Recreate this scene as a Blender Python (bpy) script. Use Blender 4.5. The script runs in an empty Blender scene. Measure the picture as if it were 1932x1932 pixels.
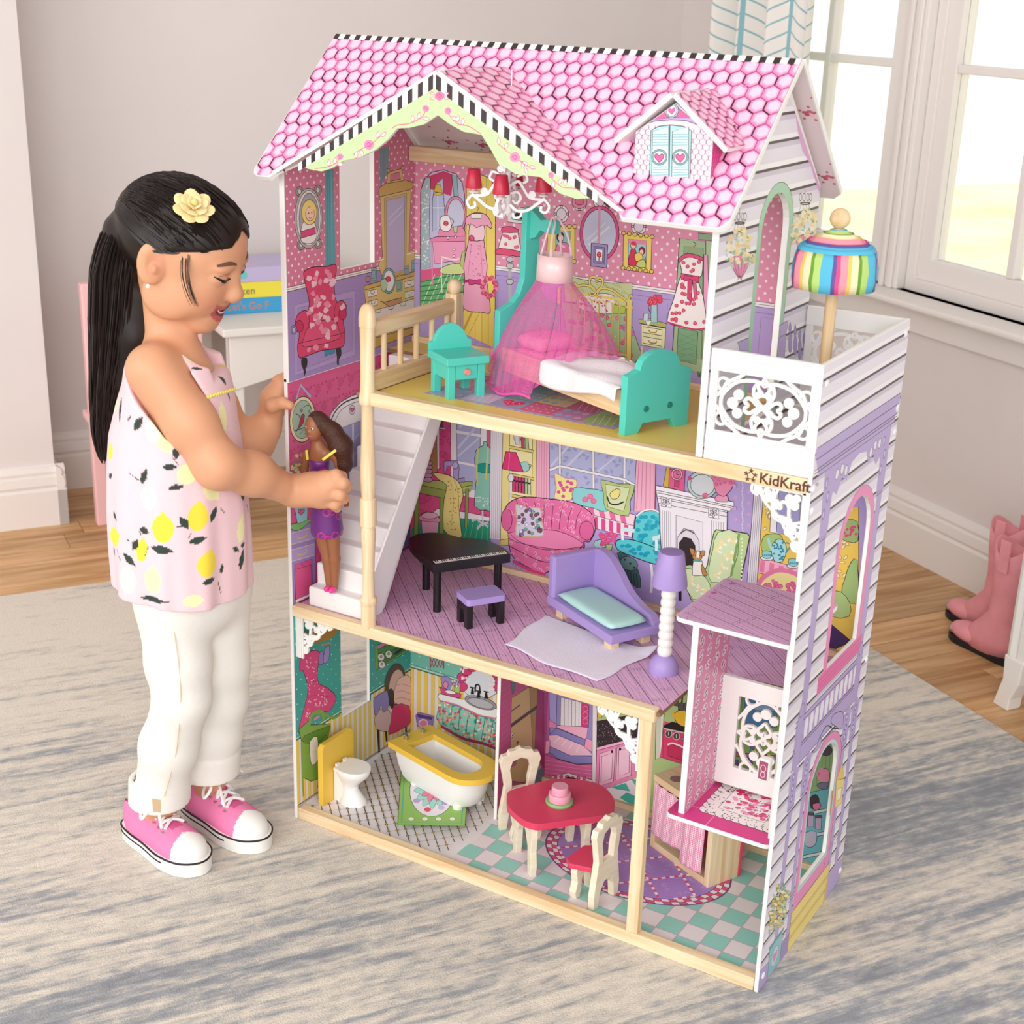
import bpy, bmesh, math, random
import numpy as np
from mathutils import Vector, Matrix, Euler, geometry
from mathutils.bvhtree import BVHTree
random.seed(7)
sc = bpy.context.scene
COL = sc.collection
# ---------------------------------------------------------------- camera
CAM_C = (1.3461, -1.6087, 1.2692); YAW, PITCH, ROLL = -0.538, -0.3584, 0.0312
FPX, PX, PY = 2785.8, 959.5, 1014.6
_f = Vector((math.sin(YAW)*math.cos(PITCH), math.cos(YAW)*math.cos(PITCH), math.sin(PITCH)))
_r0 = Vector((math.cos(YAW), -math.sin(YAW), 0)); _u0 = _r0.cross(_f)
_r = math.cos(ROLL)*_r0+math.sin(ROLL)*_u0; _u = -math.sin(ROLL)*_r0+math.cos(ROLL)*_u0
_C = Vector(CAM_C)
cd = bpy.data.cameras.new('camera'); cam = bpy.data.objects.new('camera', cd); COL.objects.link(cam)
cam.matrix_world = Matrix(((_r.x, _u.x, -_f.x, _C.x), (_r.y, _u.y, -_f.y, _C.y), (_r.z, _u.z, -_f.z, _C.z), (0, 0, 0, 1)))
cd.sensor_fit = 'HORIZONTAL'; cd.sensor_width = 36.0; cd.lens = FPX/1932*36
cd.shift_x = (966-PX)/1932; cd.shift_y = (PY-966)/1932
cd.clip_start = 0.05; cd.clip_end = 60
cd.dof.use_dof = True; cd.dof.focus_distance = 2.25; cd.dof.aperture_fstop = 9.0
sc.camera = cam
# ---------------------------------------------------------------- world, lights, exposure
sc.view_settings.view_transform = 'Standard'; sc.view_settings.look = 'None'
sc.view_settings.exposure = -0.14; sc.view_settings.gamma = 1.0; sc.view_settings.use_curve_mapping = False
w = bpy.data.worlds.new('world'); sc.world = w; w.use_nodes = True
bg = w.node_tree.nodes['Background']; bg.inputs[0].default_value = (1.0, 0.985, 0.97, 1); bg.inputs[1].default_value = 1.3
def area_light(name, loc, target, sx, sy, power, col=(1, 1, 1)):
 l = bpy.data.lights.new(name, 'AREA'); l.shape = 'RECTANGLE'; l.size = sx; l.size_y = sy; l.energy = power; l.color = col
 o = bpy.data.objects.new(name, l); COL.objects.link(o); o.location = loc
 o.rotation_euler = (Vector(target)-Vector(loc)).to_track_quat('-Z', 'Y').to_euler(); return o
area_light('key_softbox', (-0.5, -3.3, 2.0), (0.2, 0.1, 0.55), 2.2, 1.8, 62, (1, 0.97, 0.94))
area_light('fill_softbox', (2.0, -3.3, 1.7), (0.35, 0.15, 0.5), 2.0, 1.8, 62, (1, 0.98, 0.96))
sn = bpy.data.lights.new('sun', 'SUN'); sn.energy = 2.2; sn.angle = 0.05; so = bpy.data.objects.new('sun', sn); COL.objects.link(so); so.rotation_euler = Vector((-0.185, 0.265, -1)).to_track_quat('-Z', 'Y').to_euler()
# ---------------------------------------------------------------- pixel -> place
def ray(x, y): return _f + _r*((x-PX)/FPX) - _u*((y-PY)/FPX)
def on(x, y, ax, val):
 d = ray(x, y); return _C + d*((val-_C[ax])/d[ax])
def onpl(x, y, o, n):
 d = ray(x, y); return _C + d*((Vector(o)-_C).dot(n)/d.dot(n))
def proj(P):
 v = Vector(P)-_C; z = v.dot(_f); return (PX+FPX*v.dot(_r)/z, PY-FPX*v.dot(_u)/z)
def dep(P): return (Vector(P)-_C).dot(_f)
def at(x, y, z): return _C + ray(x, y)*z
# ---------------------------------------------------------------- colours, materials
def lin(c):
 if isinstance(c, str):
  c = c.lstrip('#'); c = tuple(int(c[i:i+2], 16)/255 for i in (0, 2, 4))
  c = tuple(x/12.92 if x <= 0.04045 else ((x+0.055)/1.055)**2.4 for x in c)
 return (c[0], c[1], c[2], 1.0)
MATS = {}
def mat(name, col='#cccccc', rough=0.5, metal=0.0, spec=0.4, coat=0.0, noise=None, bump=None, alpha=1.0, sheen=0.0, emit=0, sss=0.0):
 if name in MATS: return MATS[name]
 m = bpy.data.materials.new(name); m.use_nodes = True; nt = m.node_tree; b = nt.nodes['Principled BSDF']
 c = lin(col); b.inputs['Base Color'].default_value = c; b.inputs['Roughness'].default_value = rough
 b.inputs['Metallic'].default_value = metal; b.inputs['Specular IOR Level'].default_value = spec
 b.inputs['Coat Weight'].default_value = coat; b.inputs['Sheen Weight'].default_value = sheen
 if sss: b.inputs['Subsurface Weight'].default_value = sss; b.inputs['Subsurface Radius'].default_value = (0.012, 0.005, 0.003); b.inputs['Subsurface Scale'].default_value = 0.6
 if alpha < 1: b.inputs['Alpha'].default_value = alpha
 if noise or bump:
  tc = nt.nodes.new('ShaderNodeTexCoord')
 if noise:
  n = nt.nodes.new('ShaderNodeTexNoise'); n.inputs['Scale'].default_value = noise[0]; n.inputs['Detail'].default_value = 5
  nt.links.new(tc.outputs['Object'], n.inputs['Vector'])
  r = nt.nodes.new('ShaderNodeValToRGB'); a = noise[1]
  r.color_ramp.elements[0].position = 0.3; r.color_ramp.elements[1].position = 0.7
  r.color_ramp.elements[0].color = tuple(x*(1-a) for x in c[:3])+(1,); r.color_ramp.elements[1].color = tuple(min(1, x*(1+a)) for x in c[:3])+(1,)
  nt.links.new(n.outputs['Fac'], r.inputs['Fac']); nt.links.new(r.outputs['Color'], b.inputs['Base Color'])
 if bump:
  n2 = nt.nodes.new('ShaderNodeTexNoise'); n2.inputs['Scale'].default_value = bump[0]; n2.inputs['Detail'].default_value = 4
  nt.links.new(tc.outputs['Object'], n2.inputs['Vector'])
  bp = nt.nodes.new('ShaderNodeBump'); bp.inputs['Strength'].default_value = bump[1]; bp.inputs['Distance'].default_value = 0.002
  nt.links.new(n2.outputs['Fac'], bp.inputs['Height']); nt.links.new(bp.outputs['Normal'], b.inputs['Normal'])
 MATS[name] = m; return m
def wood(name, c0, c1, axis=(1, 12, 12), scale=9, rough=0.5, knots=0.0, objrand=False):
 if name in MATS: return MATS[name]
 m = bpy.data.materials.new(name); m.use_nodes = True; nt = m.node_tree; b = nt.nodes['Principled BSDF']
 tc = nt.nodes.new('ShaderNodeTexCoord'); mp = nt.nodes.new('ShaderNodeMapping'); mp.inputs['Scale'].default_value = axis
 nt.links.new(tc.outputs['Object'], mp.inputs['Vector'])
 n = nt.nodes.new('ShaderNodeTexNoise'); n.inputs['Scale'].default_value = scale; n.inputs['Detail'].default_value = 6; n.inputs['Distortion'].default_value = 0.6
 nt.links.new(mp.outputs['Vector'], n.inputs['Vector'])
 r = nt.nodes.new('ShaderNodeValToRGB'); r.color_ramp.elements[0].position = 0.34; r.color_ramp.elements[1].position = 0.62
 r.color_ramp.elements[0].color = lin(c0); r.color_ramp.elements[1].color = lin(c1)
 nt.links.new(n.outputs['Fac'], r.inputs['Fac'])
 out = r.outputs['Color']
 if objrand:
  oi = nt.nodes.new('ShaderNodeObjectInfo'); mr = nt.nodes.new('ShaderNodeMapRange')
  mr.inputs['To Min'].default_value = 0.80; mr.inputs['To Max'].default_value = 1.10
  nt.links.new(oi.outputs['Random'], mr.inputs['Value'])
  ad = nt.nodes.new('ShaderNodeVectorMath'); ad.operation = 'ADD'
  cmb = nt.nodes.new('ShaderNodeMath'); cmb.operation = 'MULTIPLY'; cmb.inputs[1].default_value = 37.0
  nt.links.new(oi.outputs['Random'], cmb.inputs[0]); nt.links.new(mp.outputs['Vector'], ad.inputs[0]); nt.links.new(cmb.outputs[0], ad.inputs[1])
  nt.links.new(ad.outputs[0], n.inputs['Vector'])
  mx = nt.nodes.new('ShaderNodeVectorMath'); mx.operation = 'SCALE'
  nt.links.new(out, mx.inputs[0]); nt.links.new(mr.outputs[0], mx.inputs['Scale']); out = mx.outputs[0]
 nt.links.new(out, b.inputs['Base Color']); b.inputs['Roughness'].default_value = rough; b.inputs['Specular IOR Level'].default_value = 0.35
 MATS[name] = m; return m
def vcol_mat(name, rough=0.35, spec=0.4, coat=0.0, bump=None, sheen=0.0, sss=0.0):
 if name in MATS: return MATS[name]
 m = bpy.data.materials.new(name); m.use_nodes = True; nt = m.node_tree; b = nt.nodes['Principled BSDF']
 a = nt.nodes.new('ShaderNodeVertexColor'); a.layer_name = 'Col'; nt.links.new(a.outputs['Color'], b.inputs['Base Color'])
 b.inputs['Roughness'].default_value = rough; b.inputs['Specular IOR Level'].default_value = spec; b.inputs['Coat Weight'].default_value = coat
 b.inputs['Coat Roughness'].default_value = 0.2; b.inputs['Sheen Weight'].default_value = sheen
 if sss: b.inputs['Subsurface Weight'].default_value = sss; b.inputs['Subsurface Radius'].default_value = (0.012, 0.005, 0.003); b.inputs['Subsurface Scale'].default_value = 0.5
 if bump:
  tc = nt.nodes.new('ShaderNodeTexCoord'); n2 = nt.nodes.new('ShaderNodeTexNoise'); n2.inputs['Scale'].default_value = bump[0]; n2.inputs['Detail'].default_value = 4
  nt.links.new(tc.outputs['Object'], n2.inputs['Vector'])
  bp = nt.nodes.new('ShaderNodeBump'); bp.inputs['Strength'].default_value = bump[1]; bp.inputs['Distance'].default_value = 0.001
  nt.links.new(n2.outputs['Fac'], bp.inputs['Height']); nt.links.new(bp.outputs['Normal'], b.inputs['Normal'])
 MATS[name] = m; return m
# ---------------------------------------------------------------- objects
def tag(o, label=None, cat=None, group=None, kind=None):
 if label: o['label'] = label
 if cat: o['category'] = cat
 if group: o['group'] = group
 if kind: o['kind'] = kind
 return o
def thing(name, label, cat, loc=(0, 0, 0), rz=0.0, group=None):
 o = bpy.data.objects.new(name, None); COL.objects.link(o); o.empty_display_size = 0.05
 o.location = loc; o.rotation_euler = (0, 0, rz); return tag(o, label, cat, group)
def obj(name, verts, faces, m=None, parent=None, smooth=False, cols=None, fmat=None, vcols=None, angle=None):
 me = bpy.data.meshes.new(name); me.from_pydata([tuple(v) for v in verts], [], [tuple(f) for f in faces])
 if cols is not None:
  ca = me.color_attributes.new('Col', 'FLOAT_COLOR', 'CORNER'); buf = []
  for p, c in zip(me.polygons, cols): buf.extend(c*p.loop_total)
  ca.data.foreach_set('color', buf)
 if vcols is not None:
  ca = me.color_attributes.new('Col', 'FLOAT_COLOR', 'POINT'); ca.data.foreach_set('color', np.asarray(vcols, dtype=np.float32).ravel())
 ms = m if isinstance(m, (list, tuple)) else [m]
 for mm in ms:
  if mm: me.materials.append(mm)
 if fmat is not None: me.polygons.foreach_set('material_index', fmat)
 if smooth: me.polygons.foreach_set('use_smooth', [True]*len(me.polygons))
 if smooth and angle: me.set_sharp_from_angle(angle=math.radians(angle))
 me.update(); o = bpy.data.objects.new(name, me); COL.objects.link(o)
 if parent is not None: o.parent = parent
 return o
class MB:
 def __init__(s): s.v = []; s.f = []; s.m = []; s.mi = 0
 def add(s, vs, fs):
  b = len(s.v); s.v.extend([Vector(v) for v in vs]); s.f.extend([tuple(i+b for i in f) for f in fs]); s.m.extend([s.mi]*len(fs)); return s
 def box(s, x0, x1, y0, y1, z0, z1, M=None):
  vs = [Vector(p) for p in ((x0,y0,z0),(x1,y0,z0),(x1,y1,z0),(x0,y1,z0),(x0,y0,z1),(x1,y0,z1),(x1,y1,z1),(x0,y1,z1))]
  if M: vs = [M @ p for p in vs]
  return s.add(vs, [(0,3,2,1),(4,5,6,7),(0,1,5,4),(1,2,6,5),(2,3,7,6),(3,0,4,7)])
 def bar(s, a, b, wx, wy, up=(0, 0, 1)):
  a, b = Vector(a), Vector(b); d = (b-a).normalized(); x = d.cross(Vector(up))
  if x.length < 1e-5: x = d.cross(Vector((0, 1, 0)))
  x.normalize(); y = x.cross(d); x *= wx/2; y *= wy/2
  vs = [a-x-y, a+x-y, a+x+y, a-x+y, b-x-y, b+x-y, b+x+y, b-x+y]
  return s.add(vs, [(0,1,2,3),(7,6,5,4),(4,5,1,0),(5,6,2,1),(6,7,3,2),(7,4,0,3)])
 def tube(s, pts, rad, n=10, cap=True):
  pts = [Vector(p) for p in pts]; k = len(pts)
  if not isinstance(rad, (list, tuple)): rad = [rad]*k
  vs = []; fs = []; ref = None
  for i, p in enumerate(pts):
   d = (pts[min(i+1, k-1)]-pts[max(i-1, 0)])
   d = d.normalized() if d.length > 1e-9 else Vector((0, 0, 1))
   if ref is None: ref = d.orthogonal().normalized()
   ref = ref - d*ref.dot(d)
   ref = ref.normalized() if ref.length > 1e-6 else d.orthogonal().normalized()
   y = d.cross(ref)
   for j in range(n):
    a = 2*math.pi*j/n; vs.append(p + (ref*math.cos(a)+y*math.sin(a))*rad[i])
  for i in range(k-1):
   for j in range(n):
    fs.append((i*n+j, i*n+(j+1) % n, (i+1)*n+(j+1) % n, (i+1)*n+j))
  if cap: fs.append(tuple(range(n-1, -1, -1))); fs.append(tuple((k-1)*n+j for j in range(n)))
  return s.add(vs, fs)
 def cyl(s, a, b, r0, r1=None, n=20): return s.tube([a, b], [r0, r0 if r1 is None else r1], n)
 def lathe(s, prof, o=(0, 0, 0), n=28, ax=2, sx=1.0, sy=1.0, M=None):
  o = Vector(o); vs = []; fs = []; k = len(prof)
  for r, h in prof:
   for j in range(n):
    a = 2*math.pi*j/n; p = Vector((r*sx*math.cos(a), r*sy*math.sin(a), h))
    if ax == 0: p = Vector((p.z, p.x, p.y))
    if ax == 1: p = Vector((p.x, p.z, -p.y))
    p = (M @ p) if M else p+o
    vs.append(p)
  for i in range(k-1):
   for j in range(n): fs.append((i*n+j, i*n+(j+1) % n, (i+1)*n+(j+1) % n, (i+1)*n+j))
  fs.append(tuple(range(n-1, -1, -1))); fs.append(tuple((k-1)*n+j for j in range(n)))
  return s.add(vs, fs)
 def sphere(s, c, r, n=16, m=10, sc3=(1, 1, 1), M=None):
  c = Vector(c); vs = []; fs = []
  for i in range(m+1):
   th = math.pi*i/m
   for j in range(n):
    a = 2*math.pi*j/n
    p = Vector((r*sc3[0]*math.sin(th)*math.cos(a), r*sc3[1]*math.sin(th)*math.sin(a), r*sc3[2]*math.cos(th)))
    vs.append(c + (M @ p if M else p))
  for i in range(m):
   for j in range(n): fs.append((i*n+j, (i+1)*n+j, (i+1)*n+(j+1) % n, i*n+(j+1) % n))
  return s.add(vs, fs)
 def plate(s, outer, holes, o, u, v, th):
  o, u, v = Vector(o), Vector(u).normalized(), Vector(v).normalized(); nn = u.cross(v)
  loops = [list(outer)]+[list(h) for h in holes]; flat = [p for l in loops for p in l]; k = len(flat)
  tr = geometry.tessellate_polygon([[Vector((p[0], p[1], 0)) for p in l] for l in loops])
  vs = [o+u*p[0]+v*p[1]+nn*th for p in flat]+[o+u*p[0]+v*p[1] for p in flat]; fs = []
  for a, b, c in tr:
   pa, pb, pc = flat[a], flat[b], flat[c]
   if (pb[0]-pa[0])*(pc[1]-pa[1])-(pb[1]-pa[1])*(pc[0]-pa[0]) < 0: b, c = c, b
   fs.append((a, b, c)); fs.append((a+k, c+k, b+k))
  i0 = 0
  for li, l in enumerate(loops):
   ar = sum(l[i][0]*l[(i+1) % len(l)][1]-l[(i+1) % len(l)][0]*l[i][1] for i in range(len(l)))
   for i in range(len(l)):
    a, b = i0+i, i0+(i+1) % len(l)
    q = (a+k, b+k, b, a) if (ar > 0) == (li == 0) else (b+k, a+k, a, b)
    fs.append(q)
   i0 += len(l)
  return s.add(vs, fs)
 def ribbon(s, pts, w, o, u, v, th, closed=False):
  o, u, v = Vector(o), Vector(u).normalized(), Vector(v).normalized(); nn = u.cross(v)
  P = [Vector((p[0], p[1])) for p in pts]; k = len(P)
  ww = w if isinstance(w, (list, tuple)) else [w]*k
  L = []; R_ = []
  for i in range(k):
   a = P[(i-1) % k] if (closed or i > 0) else P[i]; b = P[(i+1) % k] if (closed or i < k-1) else P[i]
   d = b-a; d = d.normalized() if d.length > 1e-9 else Vector((1, 0)); nrm = Vector((-d.y, d.x))
   L.append(P[i]+nrm*ww[i]/2); R_.append(P[i]-nrm*ww[i]/2)
  vs = []
  for h in (0, th):
   for q in L: vs.append(o+u*q.x+v*q.y+nn*h)
   for q in R_: vs.append(o+u*q.x+v*q.y+nn*h)
  fs = []; e = k if closed else k-1
  for i in range(e):
   j = (i+1) % k; l0, l1, r0, r1 = i, j, k+i, k+j; t = 2*k
   fs += [(l0+t, r0+t, r1+t, l1+t), (l0, l1, r1, r0), (l0, l0+t, l1+t, l1), (r0, r1, r1+t, r0+t)]
  if not closed:
   t = 2*k; fs += [(0, k, k+t, t), (k-1, k-1+t, 2*k-1+t, 2*k-1)]
  return s.add(vs, fs)
 def xf(s, M, start=0):
  for i in range(start, len(s.v)): s.v[i] = M @ s.v[i]
  return s
 def build(s, name, m=None, parent=None, smooth=False, bevel=0, angle=35, seg=2, sub=0):
  off = Vector((0, 0, 0)); p = parent
  if parent is not None and getattr(s, 'world', False):
   while p is not None: off += p.location; p = p.parent
  o = obj(name, [v-off for v in s.v], s.f, m, parent, smooth, fmat=s.m if isinstance(m, (list, tuple)) else None, angle=angle if smooth and not bevel else None)
  if bevel:
   b = o.modifiers.new('bevel', 'BEVEL'); b.width = bevel; b.segments = seg; b.limit_method = 'ANGLE'; b.angle_limit = math.radians(40)
  if sub:
   q = o.modifiers.new('sub', 'SUBSURF'); q.levels = sub; q.render_levels = sub
  return o
def WB():
 b = MB(); b.world = True; return b
def copy_tree(o, parent=None):
 c = o.copy(); COL.objects.link(c); c.parent = parent
 for ch in list(o.children): copy_tree(ch, c)
 return c
def crom(pts, n=6, closed=True):
 P = [Vector(p) for p in pts]; k = len(P); out = []
 for i in range(k if closed else k-1):
  if closed: a, b, c, d = P[(i-1) % k], P[i], P[(i+1) % k], P[(i+2) % k]
  else: a, b, c, d = P[max(i-1, 0)], P[i], P[i+1], P[min(i+2, k-1)]
  for j in range(n):
   t = j/n; t2 = t*t; t3 = t2*t
   out.append(0.5*((2*b)+(c-a)*t+(2*a-5*b+4*c-d)*t2+(3*b-a-3*c+d)*t3))
 if not closed: out.append(P[-1])
 return out
def circ(cx, cy, rx, ry=None, n=20, rot=0.0, a0=0, a1=2*math.pi):
 ry = rx if ry is None else ry; full = abs(a1-a0-2*math.pi) < 1e-6; out = []
 for i in range(n if full else n+1):
  a = a0+(a1-a0)*i/n; x, y = rx*math.cos(a), ry*math.sin(a)
  out.append((cx+x*math.cos(rot)-y*math.sin(rot), cy+x*math.sin(rot)+y*math.cos(rot)))
 return out
def archpoly(x0, x1, y0, y1, n=14, rise=None):
 r = (x1-x0)/2; ry = rise if rise else r; cx = (x0+x1)/2
 return [(x0, y0), (x1, y0)]+[(cx+r*math.cos(math.pi*i/n), y1-ry+ry*math.sin(math.pi*i/n)) for i in range(n+1)]
# ================================================================= the room
RQ = Vector((-0.565, 2.477, 0)); REX = Vector((0.8358, -0.549, 0)); REY = Vector((0.549, 0.8358, 0)); FZ = -0.012
RM = Matrix(((REX.x, REY.x, 0, RQ.x), (REX.y, REY.y, 0, RQ.y), (0, 0, 1, 0), (0, 0, 0, 1)))
RANG = math.atan2(REX.y, REX.x)
def rw(X, Y, Z=0.0): return RM @ Vector((X, Y, Z))
WALL = mat('wall_paint', '#e3dcdb', 0.75, spec=0.2, noise=(3, 0.02))
TRIM = mat('trim_white', '#ece7e4', 0.4, spec=0.35)
def rstruct(name, mb, m, parent=None, bevel=0, smooth=False):
 o = mb.build(name, m, parent, bevel=bevel, smooth=smooth)
 if parent is None: o.matrix_world = RM; o['kind'] = 'structure'
 return o
# floor: a sub-floor with planks on it
fl = MB(); fl.box(-0.3, 4.2, -4.6, 0.15, FZ-0.05, FZ-0.006); FLOOR = rstruct('floor', fl, mat('subfloor', '#7a5a3a', 0.8))
PLANK = wood('oak_planks', '#b48654', '#dcb383', (14, 1.1, 6), 3.0, 0.38, objrand=True)
pk = random.Random(3); px_ = 0.0; meshes = {}
while px_ < 3.4:
 y = -3.6 - pk.random()*0.8
 while y < 0.0:
  L = pk.choice((0.5, 0.7, 0.9, 1.1)); y1 = min(y+L, 0.02)
  X0, Y0 = px_, y
  hid = (X0 > 0.80 and y1 < -0.60) or (X0 > 2.6)
  if not hid and y1-y > 0.02:
   key = round(y1-y, 3)
   if key not in meshes:
    b = MB(); b.box(0.0006, 0.0894, 0.0006, key-0.0006, -0.006, 0.0); o = b.build('plank', PLANK, FLOOR, bevel=0.0006, seg=1); meshes[key] = o.data
   else:
    o = bpy.data.objects.new('plank', meshes[key]); COL.objects.link(o); o.parent = FLOOR
    bv = o.modifiers.new('bevel', 'BEVEL'); bv.width = 0.0006; bv.segments = 1
   o.location = (X0, y, FZ)
  y = y1
 px_ += 0.09
# walls
def wall_profile(mb, a, b, prof, close=True):
 a, b = Vector(a), Vector(b); d = (b-a).normalized(); n = Vector((-d.y, d.x, 0)); k = len(prof)
 vs = [a+n*p[0]+Vector((0, 0, p[1])) for p in prof]+[b+n*p[0]+Vector((0, 0, p[1])) for p in prof]
 fs = [(i, (i+1) % k, (i+1) % k+k, i+k) for i in range(k)]+[tuple(range(k-1, -1, -1)), tuple(range(k, 2*k))]
 mb.add(vs, fs)
SKIRT = [(0, FZ), (0.022, FZ), (0.022, 0.078), (0.016, 0.084), (0.020, 0.092), (0.017, 0.112), (0.012, 0.116), (0.014, 0.124), (0.010, 0.134), (0, 0.14)]
b = MB(); b.box(-0.12, 0.0, -4.6, 0.12, FZ-0.05, 2.5); rstruct('wall_left', b, WALL)
b = MB(); b.box(0.0, 0.264, -4.6, -1.872, FZ, 2.5); b.box(0.0, 0.264, -4.6, -1.872, FZ, 0.1); rstruct('wall_column', b, WALL)
b = MB(); wall_profile(b, (0, 0, 0), (0, -1.872, 0), SKIRT); rstruct('baseboard_left', b, TRIM)
b = MB(); wall_profile(b, (0.264, -1.850, 0), (0.264, -4.6, 0), SKIRT); wall_profile(b, (0, -1.872, 0), (0.286, -1.872, 0), SKIRT); rstruct('baseboard_column', b, TRIM)
WX0, WX1, WZ0, WZ1 = 0.36, 2.10, 0.612, 1.95
b = MB(); b.plate([(-0.12, FZ-0.05), (4.2, FZ-0.05), (4.2, 2.5), (-0.12, 2.5)], [[(WX0, WZ0), (WX1, WZ0), (WX1, WZ1), (WX0, WZ1)]], (0, 0.12, 0), (1, 0, 0), (0, 0, 1), 0.12)
rstruct('wall_window', b, WALL)
b = MB(); wall_profile(b, (4.2, 0, 0), (0, 0, 0), SKIRT); rstruct('baseboard_window', b, TRIM)
b = MB(); b.box(-0.12, 4.2, -4.6, 0.12, 2.5, 2.58); rstruct('ceiling', b, mat('ceiling_white', '#f1eeec', 0.8, spec=0.1))
# sill board, apron and casings
b = MB(); b.box(WX0-0.14, 4.2, -0.085, 0.10, 0.597, 0.612); rstruct('trim_1', b, TRIM, bevel=0.005)
b = MB(); b.box(WX0-0.10, 4.2, -0.020, 0.0, 0.528, 0.597); rstruct('trim_2', b, TRIM, bevel=0.003)
b = MB(); b.box(WX0-0.09, WX0+0.01, -0.02, 0.0, 0.612, 2.05); b.box(WX0-0.075, WX0-0.02, -0.028, -0.02, 0.612, 2.05); rstruct('trim_3', b, TRIM, bevel=0.003)
GLASS = mat('window_glass', '#ffffff', 0.0, spec=0.5)
_g = GLASS.node_tree; _gb = _g.nodes['Principled BSDF']; _gb.inputs['Transmission Weight'].default_value = 1.0; _gb.inputs['IOR'].default_value = 1.02
def window(name, x0, x1, m):
 b = MB(); b.plate([(x0-0.075, WZ0), (x1+0.075, WZ0), (x1+0.075, WZ1), (x0-0.075, WZ1)], [[(x0-0.045, WZ0+0.03), (x1+0.045, WZ0+0.03), (x1+0.045, WZ1-0.03), (x0-0.045, WZ1-0.03)]], (0, 0.11, 0), (1, 0, 0), (0, 0, 1), 0.09)
 W_ = rstruct(name, b, TRIM, bevel=0.002)
 b = MB(); b.plate([(x0-0.046, WZ0+0.029), (x1+0.046, WZ0+0.029), (x1+0.046, WZ1-0.029), (x0-0.046, WZ1-0.029)], [[(x0, 0.694), (x1, 0.694), (x1, WZ1-0.07), (x0, WZ1-0.07)]], (0, 0.062, 0), (1, 0, 0), (0, 0, 1), 0.034)
 b.build('sash', TRIM, W_, bevel=0.003)
 ys = (0.694, 1.121, 1.548, WZ1-0.07)
 b = MB(); b.box(m-0.012, m+0.012, 0.030, 0.060, 0.694, WZ1-0.07); b.build('muntin', TRIM, W_, bevel=0.003)
 for z in ys[1:3]:
  b = MB(); b.box(x0, x1, 0.031, 0.059, z-0.010, z+0.010); b.build('muntin', TRIM, W_, bevel=0.003)
 for (a, c) in ((x0, m), (m, x1)):
  for i in range(3):
   q = MB(); q.box(a, c, 0.044, 0.046, ys[i], ys[i+1]); q.build('pane', GLASS, W_)
window('window_1', 0.405, 0.906, 0.652)
window('window_2', 1.132, 1.640, 1.383)
b = MB(); b.box(0.985, 1.055, -0.004, 0.03, 0.612, WZ1); b.box(0.998, 1.012, -0.012, -0.004, 0.612, WZ1); b.box(1.026, 1.042, -0.012, -0.004, 0.612, WZ1); rstruct('trim_4', b, TRIM, bevel=0.003)
# ---------------------------------------------------------------- curtain
def herringbone(name):
 m = bpy.data.materials.new(name); m.use_nodes = True; nt = m.node_tree; bs = nt.nodes['Principled BSDF']; N = nt.nodes.new; L = nt.links.new
 uv = N('ShaderNodeUVMap'); sp = N('ShaderNodeSeparateXYZ'); L(uv.outputs[0], sp.inputs[0])
 def M(op, a, b=None):
  n = N('ShaderNodeMath'); n.operation = op
  for i, x in enumerate((a, b)):
   if x is None: continue
   if hasattr(x, 'is_output'): L(x, n.inputs[i])
   else: n.inputs[i].default_value = x
  return n.outputs[0]
 uu = M('MULTIPLY', sp.outputs[0], 9.5)
 tri = M('PINGPONG', uu, 1.0)
 vv = M('ADD', M('MULTIPLY', sp.outputs[1], 27.0), M('MULTIPLY', tri, -1.9))
 branch = M('LESS_THAN', M('FRACT', vv), 0.13)
 stem = M('MAXIMUM', M('LESS_THAN', tri, 0.05), M('GREATER_THAN', tri, 0.95))
 fac = M('MAXIMUM', branch, stem)
 mx = N('ShaderNodeMixRGB'); L(fac, mx.inputs[0]); mx.inputs[1].default_value = lin('#efece8'); mx.inputs[2].default_value = lin('#8fbcc6')
 L(mx.outputs[0], bs.inputs['Base Color']); bs.inputs['Roughness'].default_value = 0.85; bs.inputs['Specular IOR Level'].default_value = 0.15
 return m
def curtain():
 n, k = 160, 40; vs = []; fs = []; uvs = []
 for j in range(k+1):
  z = 0.10+1.95*j/k
  for i in range(n+1):
   t = i/n; X = 0.30+0.44*t+0.02*(1-j/k)*(t-0.5)
   Y = -0.115+0.030*math.sin(t*2*math.pi*3.4+0.6)+0.012*math.sin(t*2*math.pi*7.3+1.0)
   vs.append(Vector((X, Y, z))); uvs.append((t*0.62, z))
 for j in range(k):
  for i in range(n): a = j*(n+1)+i; fs.append((a, a+1, a+n+2, a+n+1))
 o = obj('curtain', vs, fs, herringbone('curtain_cloth'), None, True)
 ul = o.data.uv_layers.new(name='UVMap'); ul.data.foreach_set('uv', [c for l in o.data.loops for c in uvs[l.vertex_index]])
 so = o.modifiers.new('thick', 'SOLIDIFY'); so.thickness = 0.002
 o.matrix_world = RM; tag(o, 'white curtain with teal herringbone leaf lines hanging beside the window', 'curtain')
curtain()
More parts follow.
